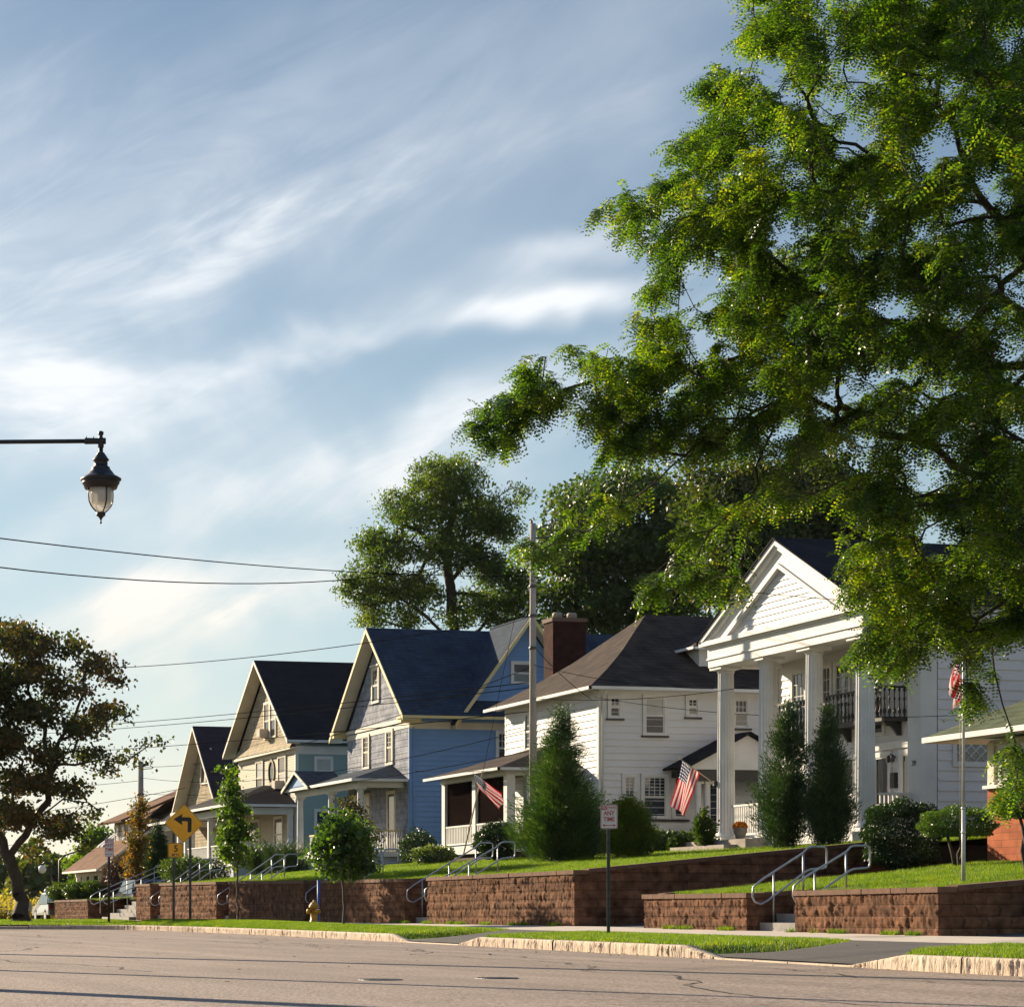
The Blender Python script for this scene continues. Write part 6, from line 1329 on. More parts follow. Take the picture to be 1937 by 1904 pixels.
def upost(parent, F, u, z0, z1, w=.062, m=None):
    mb = MB(); t = .006; d = .034
    F.poly(mb, [(u - w / 2 + .012, z0), (u + w / 2 - .012, z0), (u + w / 2 - .012, z1), (u - w / 2 + .012, z1)], -.03, -.03 + t)
    for sg in (-1, 1): F.poly(mb, [(u + sg * (w / 2 - .012), z0), (u + sg * w / 2, z0), (u + sg * w / 2, z1), (u + sg * (w / 2 - .012), z1)], -.030, .004)
    mb.build('post', m or m_post, parent)
    mb = MB(); z = z0 + .1
    while z < z1 - .05: F.poly(mb, [(u - .006, z), (u + .006, z), (u + .006, z + .012), (u - .006, z + .012)], -.0239, -.0225); z += .05
    mb.build('post_holes', m_sgk, parent)
def np_sign(x, y, d, ztop, w, h, label, round_post=False):
    b = D(x, y, d); z0 = float(G(b[0], b[1])); phi = math.atan2(b[0], b[1]) - .03
    R = thing('no_parking_sign', (b[0], b[1], z0), label, 'sign', 'no parking signs'); F = Fr((b[0], b[1], 0), phi)
    if round_post: MB().tube([(b[0], b[1], z0 - .05), (b[0], b[1], ztop + .01)], .045, 10).build('post', m_black, R)
    else: upost(R, F, 0, z0 - .05, ztop + .01)
    off = .006 if not round_post else .05; F.p = F.p + F.n * off; c = ztop - h / 2
    mb = MB(); F.poly(mb, rrect(w, h, .03, .01, c), 0, .004); pl = mb.build('plate', m_sgw, R)
    mb = MB(); bo = rrect(w - .012, h - .012, .026, .01, c); bi = rrect(w - .03, h - .03, .02, .01, c); n = len(bo)
    for k in range(n): j = (k + 1) % n; mb.face([F.q(*bo[k], .0052), F.q(*bo[j], .0052), F.q(*bi[j], .0052), F.q(*bi[k], .0052)])
    k = h / .457; F.poly(mb, [(-w / 2 + .025, c + .135 * k), (-w / 2 + .025 + w * .36, c + .135 * k), (-w / 2 + .025 + w * .36, c + .205 * k), (-w / 2 + .025, c + .205 * k)], .0042, .0052)
    F.poly(mb, [(-w / 2 + .02, c + .126 * k), (w / 2 - .0, c + .126 * k), (w / 2 - .0, c + .131 * k), (-w / 2 + .02, c + .131 * k)], .0042, .0052)
    a = c - .165 * k; aw = w * .40
    F.poly(mb, [(.01 - aw + .035, a - .007), (.01 + aw - .035, a - .007), (.01 + aw - .035, a + .007), (.01 - aw + .035, a + .007)], .0042, .0052)
    for sg in (-1, 1): F.poly(mb, [(.01 + sg * aw, a), (.01 + sg * (aw - .045), a - .024), (.01 + sg * (aw - .045), a + .024)], .0042, .0056)
    mb.build('sign_graphics', m_sgr, pl)
    F.text('lettering', 'NO', .072 * k, -w / 2 + .025 + w * .18, c + .170 * k, .0065, m_sgw, pl, .88, .001); F.text('lettering', 'PARKING', .064, w * .205 + .005, c + .170 * k, .0055, m_sgr, pl, .56, .001)
    F.text('lettering', 'ANY', .115 * k, .01, c + .062 * k, .0055, m_sgr, pl, .85, .0025); F.text('lettering', 'TIME', .115 * k, .01, c - .052 * k, .0055, m_sgr, pl, .85, .0025)
    mb = MB()
    for w_ in (c + h * .45, c - h * .44): F.poly(mb, rrect(.014, .014, .006, .01, w_), .0055, .010)
    mb.build('bolt', m_bolt, R)
np_sign(1151, 1767, 43.0, 2.71, .315, .457, 'red and white no parking any time sign on a steel post in the near verge')
np_sign(206, 1735, 82, 3.40, .32, .66, 'faded no parking sign on a black pole far left by the wide steps', True)

def turn_sign():
    c = D(348, 1557, 75); bL = D(328, 1735, 75); z0 = .50; phi = math.atan2(c[0], c[1])
    R = thing('turn_sign', (c[0], c[1], z0), 'amber diamond left turn arrow sign above a square 5 mph plate on two posts', 'sign'); F = Fr((c[0], c[1], 0), phi); zc = c[2]; sc = .001363
    F.p = F.p + F.n * 0
    upost(R, F, -.34, .40, zc - .1, .085); upost(R, F, .205, .40, zc - .3, .085)
    F.p = F.p + F.n * .012; h = .645; tilt = math.radians(1.5); dm = [(math.cos(a + tilt * -1) * h, zc + math.sin(a - tilt) * h) for a in (0, math.pi / 2, math.pi, 1.5 * math.pi)]
    def rounded(P, r=.05, n=4):
        out = []
        for i in range(len(P)):
            p = Vector(P[i]); a = Vector(P[i - 1]) - p; b = Vector(P[(i + 1) % len(P)]) - p; a.normalize(); b.normalize()
            for k in range(n + 1): f = k / n; q = (p + a * r) * (1 - f) ** 2 + p * 2 * f * (1 - f) + (p + b * r) * f * f; out.append((q.x, q.y))
        return out
    mb = MB(); F.poly(mb, rounded(dm), 0, .004); pl = mb.build('diamond_plate', m_sgy, R)
    def ring(mb, A, B, o):
        n = len(A)
        for k in range(n): j = (k + 1) % n; mb.face([F.q(*A[k], o), F.q(*A[j], o), F.q(*B[j], o), F.q(*B[k], o)])
    k1 = [(u * .975, zc + (w - zc) * .975) for u, w in rounded(dm)]; k2 = [(u * .955, zc + (w - zc) * .955) for u, w in rounded(dm)]
    mb = MB(); ring(mb, k1, k2, .0052)
    def Z(x, y): return ((x - 652) * sc, zc - (y - 715) * sc)
    F.poly(mb, [Z(740, 925), Z(832, 925), Z(838, 620), Z(825, 585), Z(795, 565), Z(600, 558), Z(618, 480), Z(398, 606), Z(610, 752), Z(604, 655), Z(725, 658), Z(745, 675)], .0042, .0056)
    mb.build('left_turn_arrow', m_sgk, pl)
    cz = zc - (1357 - 715) * sc; cu = (443 - 652) * sc; w = .245
    mb = MB(); F.poly(mb, rrect(2 * w, 2 * w * .97, .03, cu, cz), 0, .004); p2 = mb.build('speed_plate', m_sgy, R)
    mb = MB(); ring(mb, rrect(2 * w - .02, 2 * w - .035, .025, cu, cz), rrect(2 * w - .05, 2 * w - .065, .02, cu, cz), .0052); mb.build('border', m_sgk, p2)
    F.text('lettering', '5', .30, cu + .02, cz + .045, .0055, m_sgk, p2, 1, .006); F.text('lettering', 'MPH', .105, cu, cz - .155, .0055, m_sgk, p2, 1.15, .002)
    mb = MB()
    for u, w_ in ((-.235, zc + .30), (.265, zc + .285), (-.27, zc - .295), (.235, zc - .28), (cu + .01, cz + .19), (cu, cz - .15)): F.poly(mb, rrect(.028, .028, .012, u, w_), .006, .012)
    mb.build('bolt', m_bolt, R)
turn_sign()

def street_lamp():
    ax = 190.8; d0 = 25.0; c = D(ax, 1732, d0); u = .000644; Zy = lambda yz: .6 + (1732 - (793.6 + .1107 * yz)) / 4300 * d0
    pc = D(-225, 1732, d0); pz = float(zr(pc[1]))
    R = thing('street_lamp', (pc[0], pc[1], pz), 'black acorn street lamp hanging from a long horizontal arm against the sky', 'street lamp')
    MB().lathe((pc[0], pc[1], 0), [(.2, -.05), (.2, .35), (.13, .5), (.10, 1.2), (.085, 3.5), (.065, 6.4), (.08, 6.42), (.03, 6.55)], 16).build('pole', m_black, R)
    za = Zy(365); mb = MB(); mb.tube([(pc[0], pc[1], za - .02), (c[0], c[1], za)], .0235, 10); mb.build('arm', m_black, R)
    e = Vector((c[0] - pc[0], c[1] - pc[1], 0)).normalized(); q = Vector((c[0], c[1], za))
    mb = MB(); mb.tube([tuple(q - e * .183), tuple(q - e * .17), tuple(q - e * .03), tuple(q + e * .05), tuple(q + e * .056)], [.030, .036, .034, .036, .028], 12)
    mb.lathe((c[0], c[1], Zy(480)), [(.022, -.01), (.034, .01), (.032, .10), (.018, .125), (.03, .15), (.032, .172), (.012, .185)], 12)
    for k in (.16, .08): mb.tube([tuple(q - e * k + Vector((0, 0, .03))), tuple(q - e * k + Vector((0, 0, .052)))], .006, 6)
    mb.build('bracket', m_black, R)
    prof = [(1180, 275), (1100, 305), (1095, 318), (1060, 322), (1050, 300), (1035, 350), (1010, 350), (985, 310), (955, 250), (935, 232), (880, 190), (835, 152), (825, 160), (810, 150), (800, 118), (705, 116), (695, 142), (680, 138), (660, 122), (610, 90), (575, 62), (570, 66), (555, 38), (480, 38)]
    hd = MB().lathe((c[0], c[1], 0), [(r_ * u, Zy(yz)) for yz, r_ in prof], 28).build('hood', m_black, R)
    gm = bpy.data.materials.new('lamp_glass'); gm.use_nodes = True; gt = gm.node_tree; b = gt.nodes['Principled BSDF']; b.inputs['Base Color'].default_value = (.85, .84, .76, 1); b.inputs['Roughness'].default_value = .12
    t1 = gt.nodes.new('ShaderNodeBsdfTranslucent'); t1.inputs[0].default_value = (.95, .93, .82, 1); t2 = gt.nodes.new('ShaderNodeBsdfTransparent'); m1 = gt.nodes.new('ShaderNodeMixShader'); m2 = gt.nodes.new('ShaderNodeMixShader')
    m1.inputs[0].default_value = .45; m2.inputs[0].default_value = .38; gt.links.new(t1.outputs[0], m1.inputs[1]); gt.links.new(t2.outputs[0], m1.inputs[2]); gt.links.new(m1.outputs[0], m2.inputs[1]); gt.links.new(b.outputs[0], m2.inputs[2]); gt.links.new(m2.outputs[0], gt.nodes['Material Output'].inputs[0])
    MB().lathe((c[0], c[1], 0), [(r_ * u, Zy(yz)) for yz, r_ in ((1572, 60), (1545, 110), (1490, 165), (1420, 198), (1340, 212), (1250, 216), (1178, 216))], 28).build('globe', gm, R)
    MB().lathe((c[0], c[1], 0), [(r_ * u, Zy(yz)) for yz, r_ in ((1430, 150), (1300, 172), (1182, 180))], 24).build('reflector', mat('lamp_reflector', (.55, .52, .45), .25, metal=.4), R)
    mb = MB()
    for k in range(4):
        a = k * math.pi / 2 + .22; mb.tube([(c[0] + r_ * u * math.cos(a), c[1] + r_ * u * math.sin(a), Zy(yz)) for yz, r_ in ((1178, 228), (1300, 232), (1400, 222), (1470, 190), (1530, 140), (1580, 80))], .0075, 6)
    mb.lathe((c[0], c[1], 0), [(r_ * u, Zy(yz)) for yz, r_ in ((1782, 5), (1765, 18), (1745, 18), (1735, 10), (1700, 18), (1665, 40), (1658, 52), (1648, 60), (1640, 78), (1585, 82))], 16); mb.build('cage', m_black, R)
street_lamp()

m_pole = mat('weathered_pole', (.46, .40, .34), .9, (.30, .26, .22), 4, 6, (.3, .7), .6, 30, stretch=(1, 1, .15))
def util_pole(p, ztop, r0, r1, label, arms=True):
    R = thing('utility_pole', p, label, 'utility pole', 'wooden utility poles'); MB().tube([(p[0], p[1], p[2] - .2), (p[0], p[1], (p[2] + ztop) / 2), (p[0], p[1], ztop)], [r0, (r0 + r1) / 2, r1], 14).build('pole', m_pole, R)
    if arms:
        mb = MB(); mb.tube([(p[0], p[1], ztop - .25), (p[0] + .5, p[1] - .1, ztop - .05), (p[0] + .62, p[1] - .12, ztop - .05), (p[0] + .62, p[1] - .12, ztop - .3)], .022, 6); mb.tube([(p[0], p[1], ztop - .5), (p[0] + .75, p[1] - .15, ztop - .45)], .03, 6); mb.build('bracket', m_iron, R)
        mb = MB()
        for dz, dx in ((.05, .62), (-.38, .78), (.06, -.05)): mb.lathe((p[0] + dx, p[1] - .15 * (dx > 0), ztop + dz - .06), [(.03, 0), (.055, .03), (.035, .05), (.05, .08), (.02, .12)], 10)
        mb.build('insulator', mat('insulator', (.10, .06, .05), .3), R)
        for z in (ztop - 3.2, ztop - 4.3, ztop - 2.2): MB().lathe((p[0], p[1], z), [(r0 * .93, 0), (r0 * 1.03, .02), (r0 * 1.03, .09), (r0 * .93, .11)], 14).build('band', m_iron, R)
    return R
ub = T(1008, 1640, 31.5); ubz = float(ZT(ub[0], ub[1])); ud = ST * ub[0] + CT * ub[1]
util_pole((ub[0], ub[1], ubz), T(1003, 992, 31.5)[2], .135, .10, 'weathered wooden utility pole rising behind the big pine')
fb = D(266, 1600, 150); util_pole((fb[0], fb[1], .5), D(264, 1440, 150)[2], .24, .18, 'distant dark utility pole between the old maple and the cottage', True)
for X, dd_, h, lab in ((-4.9, 37.2, 10.0, 'wooden pole beside the road throwing a long shadow, farther one'), (-3.9, 21.6, 8.0, 'wooden pole beside the road throwing a long shadow, nearer one')):
    p = D(150 + X / dd_ * 4300, 1732, dd_); util_pole((p[0], p[1], 0), h, .21, .16, lab, False)

# wires
m_wire = mat('cable', (.012, .012, .013), 1.0, spec=0.0)
def wire(pts, sag, r, label, n=26):
    A = [Vector(D(*p)) for p in pts]; P = []
    for a, b in zip(A, A[1:]):
        for k in range(n + (1 if b is A[-1] else 0)): f = k / n; q = a + (b - a) * f; q.z -= sag * 4 * f * (1 - f); P.append(q)
    mb = MB(); mb.tube(P, r, 5); o = mb.build('overhead_wire', m_wire, None, tuple(A[0])); tag(o, label, 'wire', 'overhead wires across the street')
wire([(-416, 962, 37.2), (1003, 1088, ud)], .35, .013, 'upper of the two wires crossing the open sky below the lamp')
wire([(-416, 1010, 37.2), (1003, 1030, ud - .2)], 1.05, .013, 'lower sagging wire of the two crossing the open sky below the lamp')
wire([(-120, 1262, 120), (1003, 1165, ud)], .75, .016, 'single wire running from the old maple over the tan house roof')
wire([(264, 1450, 150), (1003, 1262, ud)], .9, .014, 'highest of the wires crossing the shingled gable')
wire([(-200, 1385, 190), (1003, 1290, ud)], .5, .016, 'wire crossing the maple crown and the tan gable window')
wire([(-200, 1394, 190), (1003, 1300, ud)], .5, .016, 'wire just under the one crossing the tan gable window')
wire([(-200, 1425, 190), (1003, 1345, ud)], .6, .016, 'wire crossing just above the tan pent roof')
wire([(264, 1470, 150), (1003, 1378, ud)], .9, .013, 'wire running from the distant pole past the blue upper windows')
wire([(264, 1500, 150), (1003, 1420, ud)], .6, .013, 'wire crossing the oval window of the tan house')
wire([(-200, 1490, 190), (264, 1476, 150)], .4, .016, 'short wire reaching the distant pole from the left, upper')
wire([(-200, 1560, 190), (350, 1490, 125)], .4, .016, 'low wire behind the maple rising to the shingled gable')
wire([(-200, 1610, 190), (330, 1555, 135)], .4, .016, 'lowest wire behind the maple above the cottage roof')
wire([(1003, 1215, ud), (1118, 1322, 81.4)], .12, .012, 'service cable from the pole to the white house corner')
wire([(1003, 1255, ud), (1350, 1302, 73)], .2, .010, 'thin wire from the pole across the white hip roof')
wire([(1003, 1320, ud), (1460, 1290, 70), ], .25, .010, 'thin wire along the white house eave')
wire([(1003, 1060, ud), (2150, 1160, 50)], .35, .011, 'wire from the pole across the white pediment')
wire([(998, 1050, ud), (914, 1458, 81.8)], .0, .008, 'thin guy wire slanting down left of the pole')
wire([(1125, 1318, 81.4), (1937, 1345, 60)], .4, .010, 'thin wire passing the upper windows of the white house')

# hydrant and marker post
def hydrant():
    b = T(594, 1743, 19.7); z = float(G(b[0], b[1])) - .02; m = mat('hydrant_yellow', (.60, .31, .02), .5, (.42, .20, .02), 7, 5, (.35, .7)); c = (b[0], b[1], z)
    R = thing('fire_hydrant', c, 'yellow fire hydrant standing in the verge before the blue marker post', 'fire hydrant')
    MB().lathe(c, [(.15, 0), (.15, .05), (.115, .06), (.115, .11), (.10, .12), (.10, .46), (.145, .465), (.145, .50)], 18).build('barrel', m, R)
    MB().lathe(c, [(.14, .502), (.14, .53), (.115, .55), (.09, .60), (.05, .625), (.03, .63), (.03, .67), (.02, .675)], 18).build('bonnet', m, R)
    for dx, dy, rr_, L in ((-1, -.15, .062, .2), (.15, -1, .05, .17), (1, .15, .05, .17)):
        dv = Vector((dx, dy, 0)).normalized(); p = Vector(c) + Vector((0, 0, .36)); mb = MB(); mb.tube([p + dv * .08, p + dv * (L - .05), p + dv * (L - .05), p + dv * L, p + dv * (L + .03)], [rr_ * .8, rr_ * .8, rr_ * 1.2, rr_ * 1.2, .022], 12); mb.build('outlet', m, R)
hydrant()
b = T(602.5, 1740, 20.2); o = MB().tube([(b[0], b[1], .35), (b[0], b[1], 1.62)], .038, 10).build('marker_post', mat('marker_blue', (.02, .09, .42), .5), None, (b[0], b[1], .35)); tag(o, 'slim blue marker post directly behind the yellow hydrant', 'post')

# flags
def flagmat():
    m = bpy.data.materials.new('flag_cloth'); m.use_nodes = True; nt = m.node_tree; N = nt.nodes; L = nt.links; bs = N['Principled BSDF']; bs.inputs['Roughness'].default_value = .8
    uv = N.new('ShaderNodeUVMap'); uv.uv_map = 'UVMap'; sp = N.new('ShaderNodeSeparateXYZ'); L.new(uv.outputs[0], sp.inputs[0])
    def M(op, a, b=None, c=None):
        n = N.new('ShaderNodeMath'); n.operation = op
        for i, v in enumerate((a, b, c)):
            if v is None: continue
            if isinstance(v, (int, float)): n.inputs[i].default_value = v
            else: L.new(v, n.inputs[i])
        return n.outputs[0]
    u, v = sp.outputs[0], sp.outputs[1]; st = M('LESS_THAN', M('MODULO', M('MULTIPLY', v, 13), 2), 1.0)
    can = M('MULTIPLY', M('LESS_THAN', u, .4), M('GREATER_THAN', v, 6 / 13))
    fu = M('SUBTRACT', M('FRACT', M('MULTIPLY', u, 15)), .5); fv = M('SUBTRACT', M('FRACT', M('MULTIPLY', v, 10)), .5)
    star = M('LESS_THAN', M('ADD', M('MULTIPLY', fu, fu), M('MULTIPLY', fv, fv)), .09)
    a = N.new('ShaderNodeMixRGB'); L.new(st, a.inputs[0]); a.inputs[1].default_value = (.72, .68, .66, 1); a.inputs[2].default_value = (.55, .02, .03, 1)
    b_ = N.new('ShaderNodeMixRGB'); L.new(star, b_.inputs[0]); b_.inputs[1].default_value = (.012, .018, .08, 1); b_.inputs[2].default_value = (.7, .7, .72, 1)
    c_ = N.new('ShaderNodeMixRGB'); L.new(can, c_.inputs[0]); L.new(a.outputs[0], c_.inputs[1]); L.new(b_.outputs[0], c_.inputs[2]); L.new(c_.outputs[0], bs.inputs['Base Color'])
    tr = N.new('ShaderNodeBsdfTranslucent'); L.new(c_.outputs[0], tr.inputs[0]); mx = N.new('ShaderNodeMixShader'); mx.inputs[0].default_value = .35; L.new(bs.outputs[0], mx.inputs[1]); L.new(tr.outputs[0], mx.inputs[2]); L.new(mx.outputs[0], N['Material Output'].inputs[0]); return m
m_flag = flagmat()
def flag_cloth(parent, h0, h1, f1, f0, fold, nf, seed, nrm, twist=0):
    """h0-h1: hoist (h0 carries the canton), f0-f1: fly"""
    h0, h1, f0, f1 = map(Vector, (h0, h1, f0, f1)); nu, nv = 30, 22; V = []; UV = []; F = []; nrm = Vector(nrm)
    for i in range(nu + 1):
        u = i / nu
        for j in range(nv + 1):
            v = j / nv; p = (h1 * (1 - v) + h0 * v) * (1 - u) + (f1 * (1 - v) + f0 * v) * u
            w = math.sin(v * math.pi * nf + u * 3 + seed) * fold * (.25 + u) + math.sin(v * 9 - u * 5 + seed) * fold * .3 * u; p = p + nrm * w
            p.z -= .05 * math.sin(math.pi * v) * u; V.append(tuple(p)); UV.append((u, v))
    for i in range(nu):
        for j in range(nv): a = i * (nv + 1) + j; F.append((a, a + 1, a + nv + 2, a + nv + 1))
    o = mesh_np('flag_cloth', V, F, m_flag, parent, smooth=True); ul = o.data.uv_layers.new(name='UVMap'); fl = np.array(UV)[np.array(F).ravel()]; ul.data.foreach_set('uv', fl.ravel()); return o
m_wood = mat('pale_wood', (.58, .47, .33), .6, (.45, .36, .25), 8, 4); m_alu = mat('white_pole', (.66, .64, .62), .4, (.55, .54, .53), 5, 4)
def column_flag():
    a = Vector((35.25, 66.85, 4.85)); b = Vector(D(1287, 1435, 71.9)); R = thing('hanging_flag', tuple(a), 'striped flag hanging from a short staff fixed to the leftmost white column', 'flag', 'stars and stripes flags')
    mb = MB(); mb.tube([a, b], .016, 8); mb.lathe(b, [(.02, -.01), (.035, .02), (.02, .05)], 8); mb.build('staff', m_wood, R); mb = MB(); mb.box(a.x - .02, a.x + .12, a.y - .05, a.y + .05, a.z - .08, a.z + .08); mb.build('bracket', m_black, R)
    flag_cloth(R, b + (a - b) * .05, b + (a - b) * .56, D(1297, 1542, 71.6), D(1272, 1522, 71.7), .07, 2.3, 1.2, (.2, -1, 0))
def porch_flag():
    a = Vector(D(878, 1610, 83.5)); b = Vector(D(912, 1462, 81.8)); R = thing('leaning_flag', tuple(a), 'dark furled flag on a long pale pole leaning by the white porch', 'flag', 'stars and stripes flags')
    mb = MB(); mb.tube([a - (b - a) * .05, b], .028, 8); mb.lathe(b, [(.028, -.01), (.045, .03), (.02, .07)], 8); mb.build('staff', m_wood, R)
    flag_cloth(R, D(893, 1460, 81.9), D(906, 1492, 82), D(946, 1532, 81.7), D(953, 1500, 81.7), .09, 2.7, .3, (.2, -1, 0))
def tall_flag():
    b = D(1822.5, 1662, 40.6); z0 = float(ZT(b[0], b[1])); zt = D(1822, 1150, 40.6)[2]; R = thing('flagpole', (b[0], b[1], z0), 'white two part flagpole on the low lawn with a limp flag', 'flagpole')
    mb = MB(); mb.tube([(b[0], b[1], z0 - .1), (b[0], b[1], z0 + 1.35)], .034, 12); mb.tube([(b[0], b[1], z0 + 1.35), (b[0], b[1], zt)], [.027, .02], 12); mb.build('pole', m_alu, R)
    mb = MB()
    for z in (z0 + 1.33, z0 + .9): mb.lathe((b[0], b[1], z), [(.036, 0), (.042, .01), (.042, .035), (.036, .045)], 12)
    mb.lathe((b[0], b[1], zt), [(.03, 0), (.06, .04), (.06, .08), (.02, .12)], 12); mb.build('fitting', m_bolt, R)
    mb = MB(); mb.tube([(b[0] - .07, b[1] - .01, z0 + .8), (b[0] - .07, b[1], zt - .1)], .006, 5); mb.build('halyard', m_wood, R)
    fo = flag_cloth(R, D(1817, 1205, 40.58), D(1817, 1285, 40.58), D(1811, 1342, 40.5), D(1797, 1285, 40.5), .07, 3.2, 2.0, (.5, -.9, 0))
column_flag(); porch_flag(); tall_flag()

# flower urn on the stone step
def urn():
    c = (34.6, 63.95, 2.952); R = thing('flower_urn', c, 'round stone urn of orange flowers on the step beside the leftmost column', 'flower pot')
    MB().lathe(c, [(.12, 0), (.13, .03), (.17, .15), (.21, .27), (.20, .31), (.225, .33), (.225, .36), (.19, .36)], 20).build('urn', mat('stone_urn', (.30, .25, .21), .85, (.2, .17, .14), 8, 5, (.3, .7), .5, 30), R)
    r = np.random.default_rng(5); u = rand_unit(900, r); u[:, 2] = np.abs(u[:, 2]); P = u * np.array([.23, .23, .19]) * r.uniform(.75, 1, (900, 1)) + np.array([c[0], c[1], c[2] + .37]); leaves_mesh('blossoms', P, .05, leafmat('orange_blossom', [(0, (.30, .08, .01)), (.5, (.58, .20, .01)), (1, (.72, .34, .03))], .3, .6, .5, 5), R, aspect=.8, rr=r)
urn()
def porch_chair(t, s, z, label):
    R = thing('porch_chair', (t, s, z), label, 'chair', 'white chairs on the blue porch')
    mb = MB(); mb.box(t - .24, t + .24, s - .25, s + .25, z + .40, z + .45); mb.build('seat', m_trim, R)
    mb = MB()
    for k in range(9): a = -.24 + .48 * k / 8; mb.tube([(t + .22, s + a, z + .45), (t + .30, s + a * 1.1, z + .95 - a * a * 2.2)], .012, 5)
    mb.tube([(t + .30, s - .27 + .54 * k / 10, z + .96 - ((-.27 + .54 * k / 10) ** 2) * 2.2) for k in range(11)], .02, 6); mb.build('backrest', m_trim, R)
    for dx in (-.21, .21):
        for dy in (-.22, .22): MB().tube([(t + dx, s + dy, z), (t + dx, s + dy, z + .4)], .018, 6).build('leg', m_trim, R)
    for dy in (-.26, .26): MB().tube([(t - .24, s + dy, z + .62), (t + .26, s + dy, z + .64)], .022, 6).build('armrest', m_trim, R)
porch_chair(33.9, 96.3, 3.4, 'white porch chair on the blue porch, nearer the door'); porch_chair(33.9, 97.3, 3.4, 'white porch chair on the blue porch, farther from the door')

# vehicles, seen from behind
def car(t, s, z, W, Lc, H, paint, label, name, suv=False):
    R = thing(name, (t, s, z), label, 'car'); hw = W / 2; bel = H * .58
    prof = [(0.02, .38), (0, .62), (.05, bel), (.32 if not suv else .15, H - .1), (.62 if not suv else .35, H), (Lc * .55, H), (Lc * .72, bel + .08), (Lc * .95, bel - .1), (Lc, .62), (Lc - .03, .35)]
    mb = MB(); n = len(prof); rows = []
    for fx, sh in ((-1, 1), (-.93, 1), (.93, 1), (1, 1)):
        r_ = []
        for y, zz in prof:
            nar = 1 - .16 * max(0, (zz - bel) / (H - bel)); edge = .035 if abs(fx) == 1 else 0; yy = y + (edge if y < Lc / 2 else -edge); r_.append((t + fx * hw * nar, s + yy, z + zz - (edge * .6 if zz > bel else 0)))
        rows.append(r_)
    for a, b in zip(rows, rows[1:]):
        for k in range(n): j = (k + 1) % n; mb.face([a[k], a[j], b[j], b[k]], False)
    mb.face(rows[0]); mb.face(rows[-1][::-1]); mb.build('body', paint, R)
    gl = MB(); a0, a1 = prof[2], prof[3]
    def rp(f, x): y = a0[0] + (a1[0] - a0[0]) * f; zz = a0[1] + (a1[1] - a0[1]) * f; nar = 1 - .16 * max(0, (zz - bel) / (H - bel)); return (t + x * hw * nar, s + y - .012, z + zz)
    gl.face([rp(.12, -.82), rp(.12, .82), rp(.92, .80), rp(.92, -.80)]); gl.build('rear_window', m_glass, R)
    for sg in (-1, 1):
        gl = MB()
        def sp(y, zz): nar = 1 - .16 * max(0, (zz - bel) / (H - bel)); return (t + sg * (hw * nar + .012), s + y, z + zz)
        gl.face([sp(.35, bel + .05), sp(Lc * .66, bel + .05), sp(Lc * .56, H - .09), sp(.6, H - .09)])
        gl.build('side_window', m_glass, R)
    for sg in (-1, 1): mb = MB(); mb.box(t + sg * hw * .78, t + sg * hw * .97, s - .015, s + .08, z + bel - .24, z + bel - .02); mb.build('tail_light', mat('tail_lamp', (.45, .02, .02), .25), R)
    mb = MB(); mb.box(t - hw * .96, t + hw * .96, s - .08, s + .1, z + .36, z + .52); mb.build('bumper', m_bolt if suv else paint, R)
    mb = MB(); mb.box(t - .16, t + .16, s - .012, s + .01, z + .68, z + .84); mb.build('number_plate', m_sgw, R)
    for sg in (-1, 1):
        for y in (.85, Lc - .9):
            mb = MB(); cx = t + sg * (hw - .11); mb.tube([(cx - .11, s + y, z + .33), (cx + .11, s + y, z + .33)], .33, 18); w_ = mb.build('wheel', mat('tyre', (.02, .02, .02), .9), R)
            mb = MB(); mb.tube([(cx + sg * .10, s + y, z + .33), (cx + sg * .118, s + y, z + .33)], .2, 14); mb.build('rim', m_bolt, w_)
car(23.45, 111.6, .30, 1.8, 4.3, 1.5, mat('silver_paint', (.45, .46, .48), .25, metal=.6), 'silver car parked beyond the far left wall, only its left rear showing', 'parked_car')
pc_ = D(291, 1700, 101); car(pc_[0], pc_[1], .62, 1.85, 4.6, 1.62, mat('black_paint_car', (.012, .012, .015), .15), 'dark vehicle with chrome bumper half hidden behind the narrow wall pier', 'parked_suv', True)

# far left: fence, lamps, small sign
def fence():
    a = Vector(D(15, 1727, 150)); b = Vector(D(110, 1727, 140)); R = thing('fence', tuple(a), 'low dark rail fence beyond the dry undergrowth at far left', 'fence'); L_ = (b - a).length
    for k in range(9): p = a + (b - a) * k / 8; mb = MB(); mb.box(p.x - .07, p.x + .07, p.y - .07, p.y + .07, -.3, 1.25); mb.build('post', m_black, R)
    for z in (.35, .75, 1.1): mb = MB(); mb.prism([(a.x, a.y, z), (b.x, b.y, z), (b.x, b.y, z + .09), (a.x, a.y, z + .09)], (.04, .04, 0)); mb.build('rail', m_black, R)
fence()
for (x, gy, gx, d, lab) in ((96, 1643, 80, 150, 'distant dark lamp post with white globe, higher one before the woods'), (104, 1685, 88.5, 215, 'distant dark lamp post with white globe, lower one beyond the fence')):
    b = D(x, 1732, d); g = D(gx, gy, d); R = thing('globe_lamp', (b[0], b[1], -.2), lab, 'street lamp', 'distant globe street lamps')
    mb = MB(); mb.tube([(b[0], b[1], -.4), (b[0], b[1], g[2] + .35), ((b[0] + g[0]) / 2, (b[1] + g[1]) / 2, g[2] + .55), (g[0], g[1], g[2] + .32)], [.09, .07, .05, .05], 8); mb.build('pole', m_black, R)
    MB().lathe((g[0], g[1], g[2] - .3), [(.02, 0), (.2, .08), (.27, .25), (.24, .42), (.12, .55)], 14).build('globe', mat('globe_white', (.8, .78, .72), .3), R)
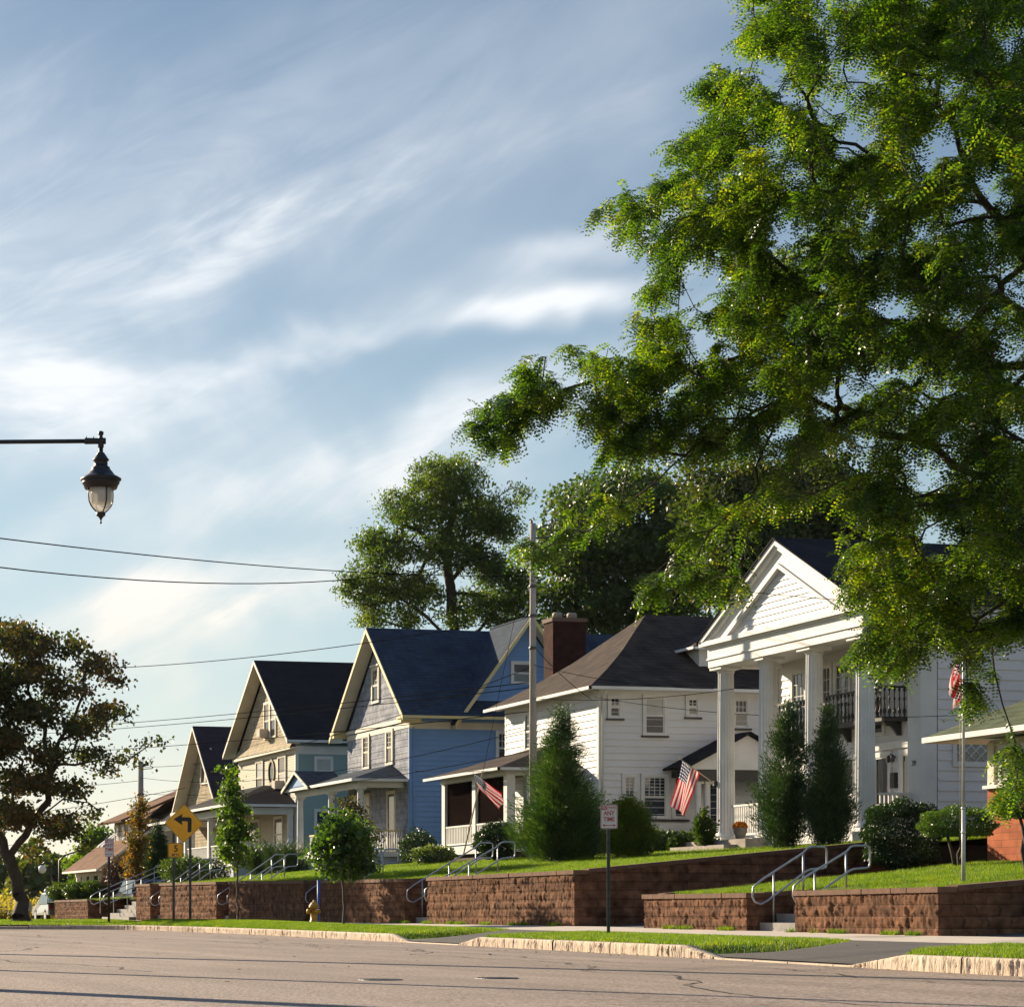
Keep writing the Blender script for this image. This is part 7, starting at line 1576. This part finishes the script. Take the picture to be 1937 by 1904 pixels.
b = D(112.7, 1732, 135); R = thing('lamp_post', (b[0], b[1], 0), 'distant slender dark lamp post with curved arm left of the cottage roof', 'street lamp'); zt = D(112, 1617, 135)[2]
MB().tube([(b[0], b[1], -.3), (b[0], b[1], zt - .3), (b[0] + .3, b[1], zt), (b[0] + 1.1, b[1], zt + .25)], [.09, .07, .05, .04], 8).build('pole', m_black, R)
mb = MB(); mb.box(b[0] + 1.0, b[0] + 1.6, b[1] - .12, b[1] + .12, zt + .2, zt + .32); mb.build('lamp_head', m_black, R)
b = D(53, 1747, 112); R = thing('small_sign', (b[0], b[1], 0), 'small weathered sign on a thin post in the grass at far left', 'sign'); MB().tube([(b[0], b[1], -.1), (b[0], b[1], 1.3)], .04, 6).build('post', m_post, R); mb = MB(); mb.box(b[0] - .16, b[0] + .16, b[1] - .07, b[1] - .045, .85, 1.3); mb.build('plate', m_conc, R)
# fallen leaves and litter in the gutter and on the road
r = np.random.default_rng(99); n = 420; s = r.uniform(17, 74, n); t = tk(s) - np.abs(r.normal(0, .5, n)) - .02; m_ = r.uniform(0, 1, n) < .35; t = np.where(m_, tk(s) - r.uniform(0, 9, n), t); t = np.where(r.uniform(0, 1, n) < .3, tk(s) + r.uniform(.3, 3.2, n), t)
z = np.where(t > tk(s), G(t, s) + .03, zr(s) + .012); P = np.stack([t, s, z], 1); o = leaves_mesh('fallen_leaves', P, .055, lm_or, None, aspect=.6, up=3.0, rr=r); o['kind'] = 'stuff'

# thin sunlit air over the whole street
def haze():
    mb = MB(); mb.box(-950, 950, -240, 1650, -1.5, 40); o = mb.build('haze', None, None, (0, 0, 0)); o['kind'] = 'stuff'; o['label'] = 'thin warm morning haze'
    m = bpy.data.materials.new('haze'); m.use_nodes = True; nt = m.node_tree; nt.nodes.clear(); out = nt.nodes.new('ShaderNodeOutputMaterial'); vo = nt.nodes.new('ShaderNodeVolumePrincipled')
    vo.inputs['Color'].default_value = (.86, .90, .95, 1); vo.inputs['Density'].default_value = HAZE; vo.inputs['Anisotropy'].default_value = .2
    nt.links.new(vo.outputs[0], out.inputs['Volume']); o.data.materials.append(m)
HAZE = .00003
haze()
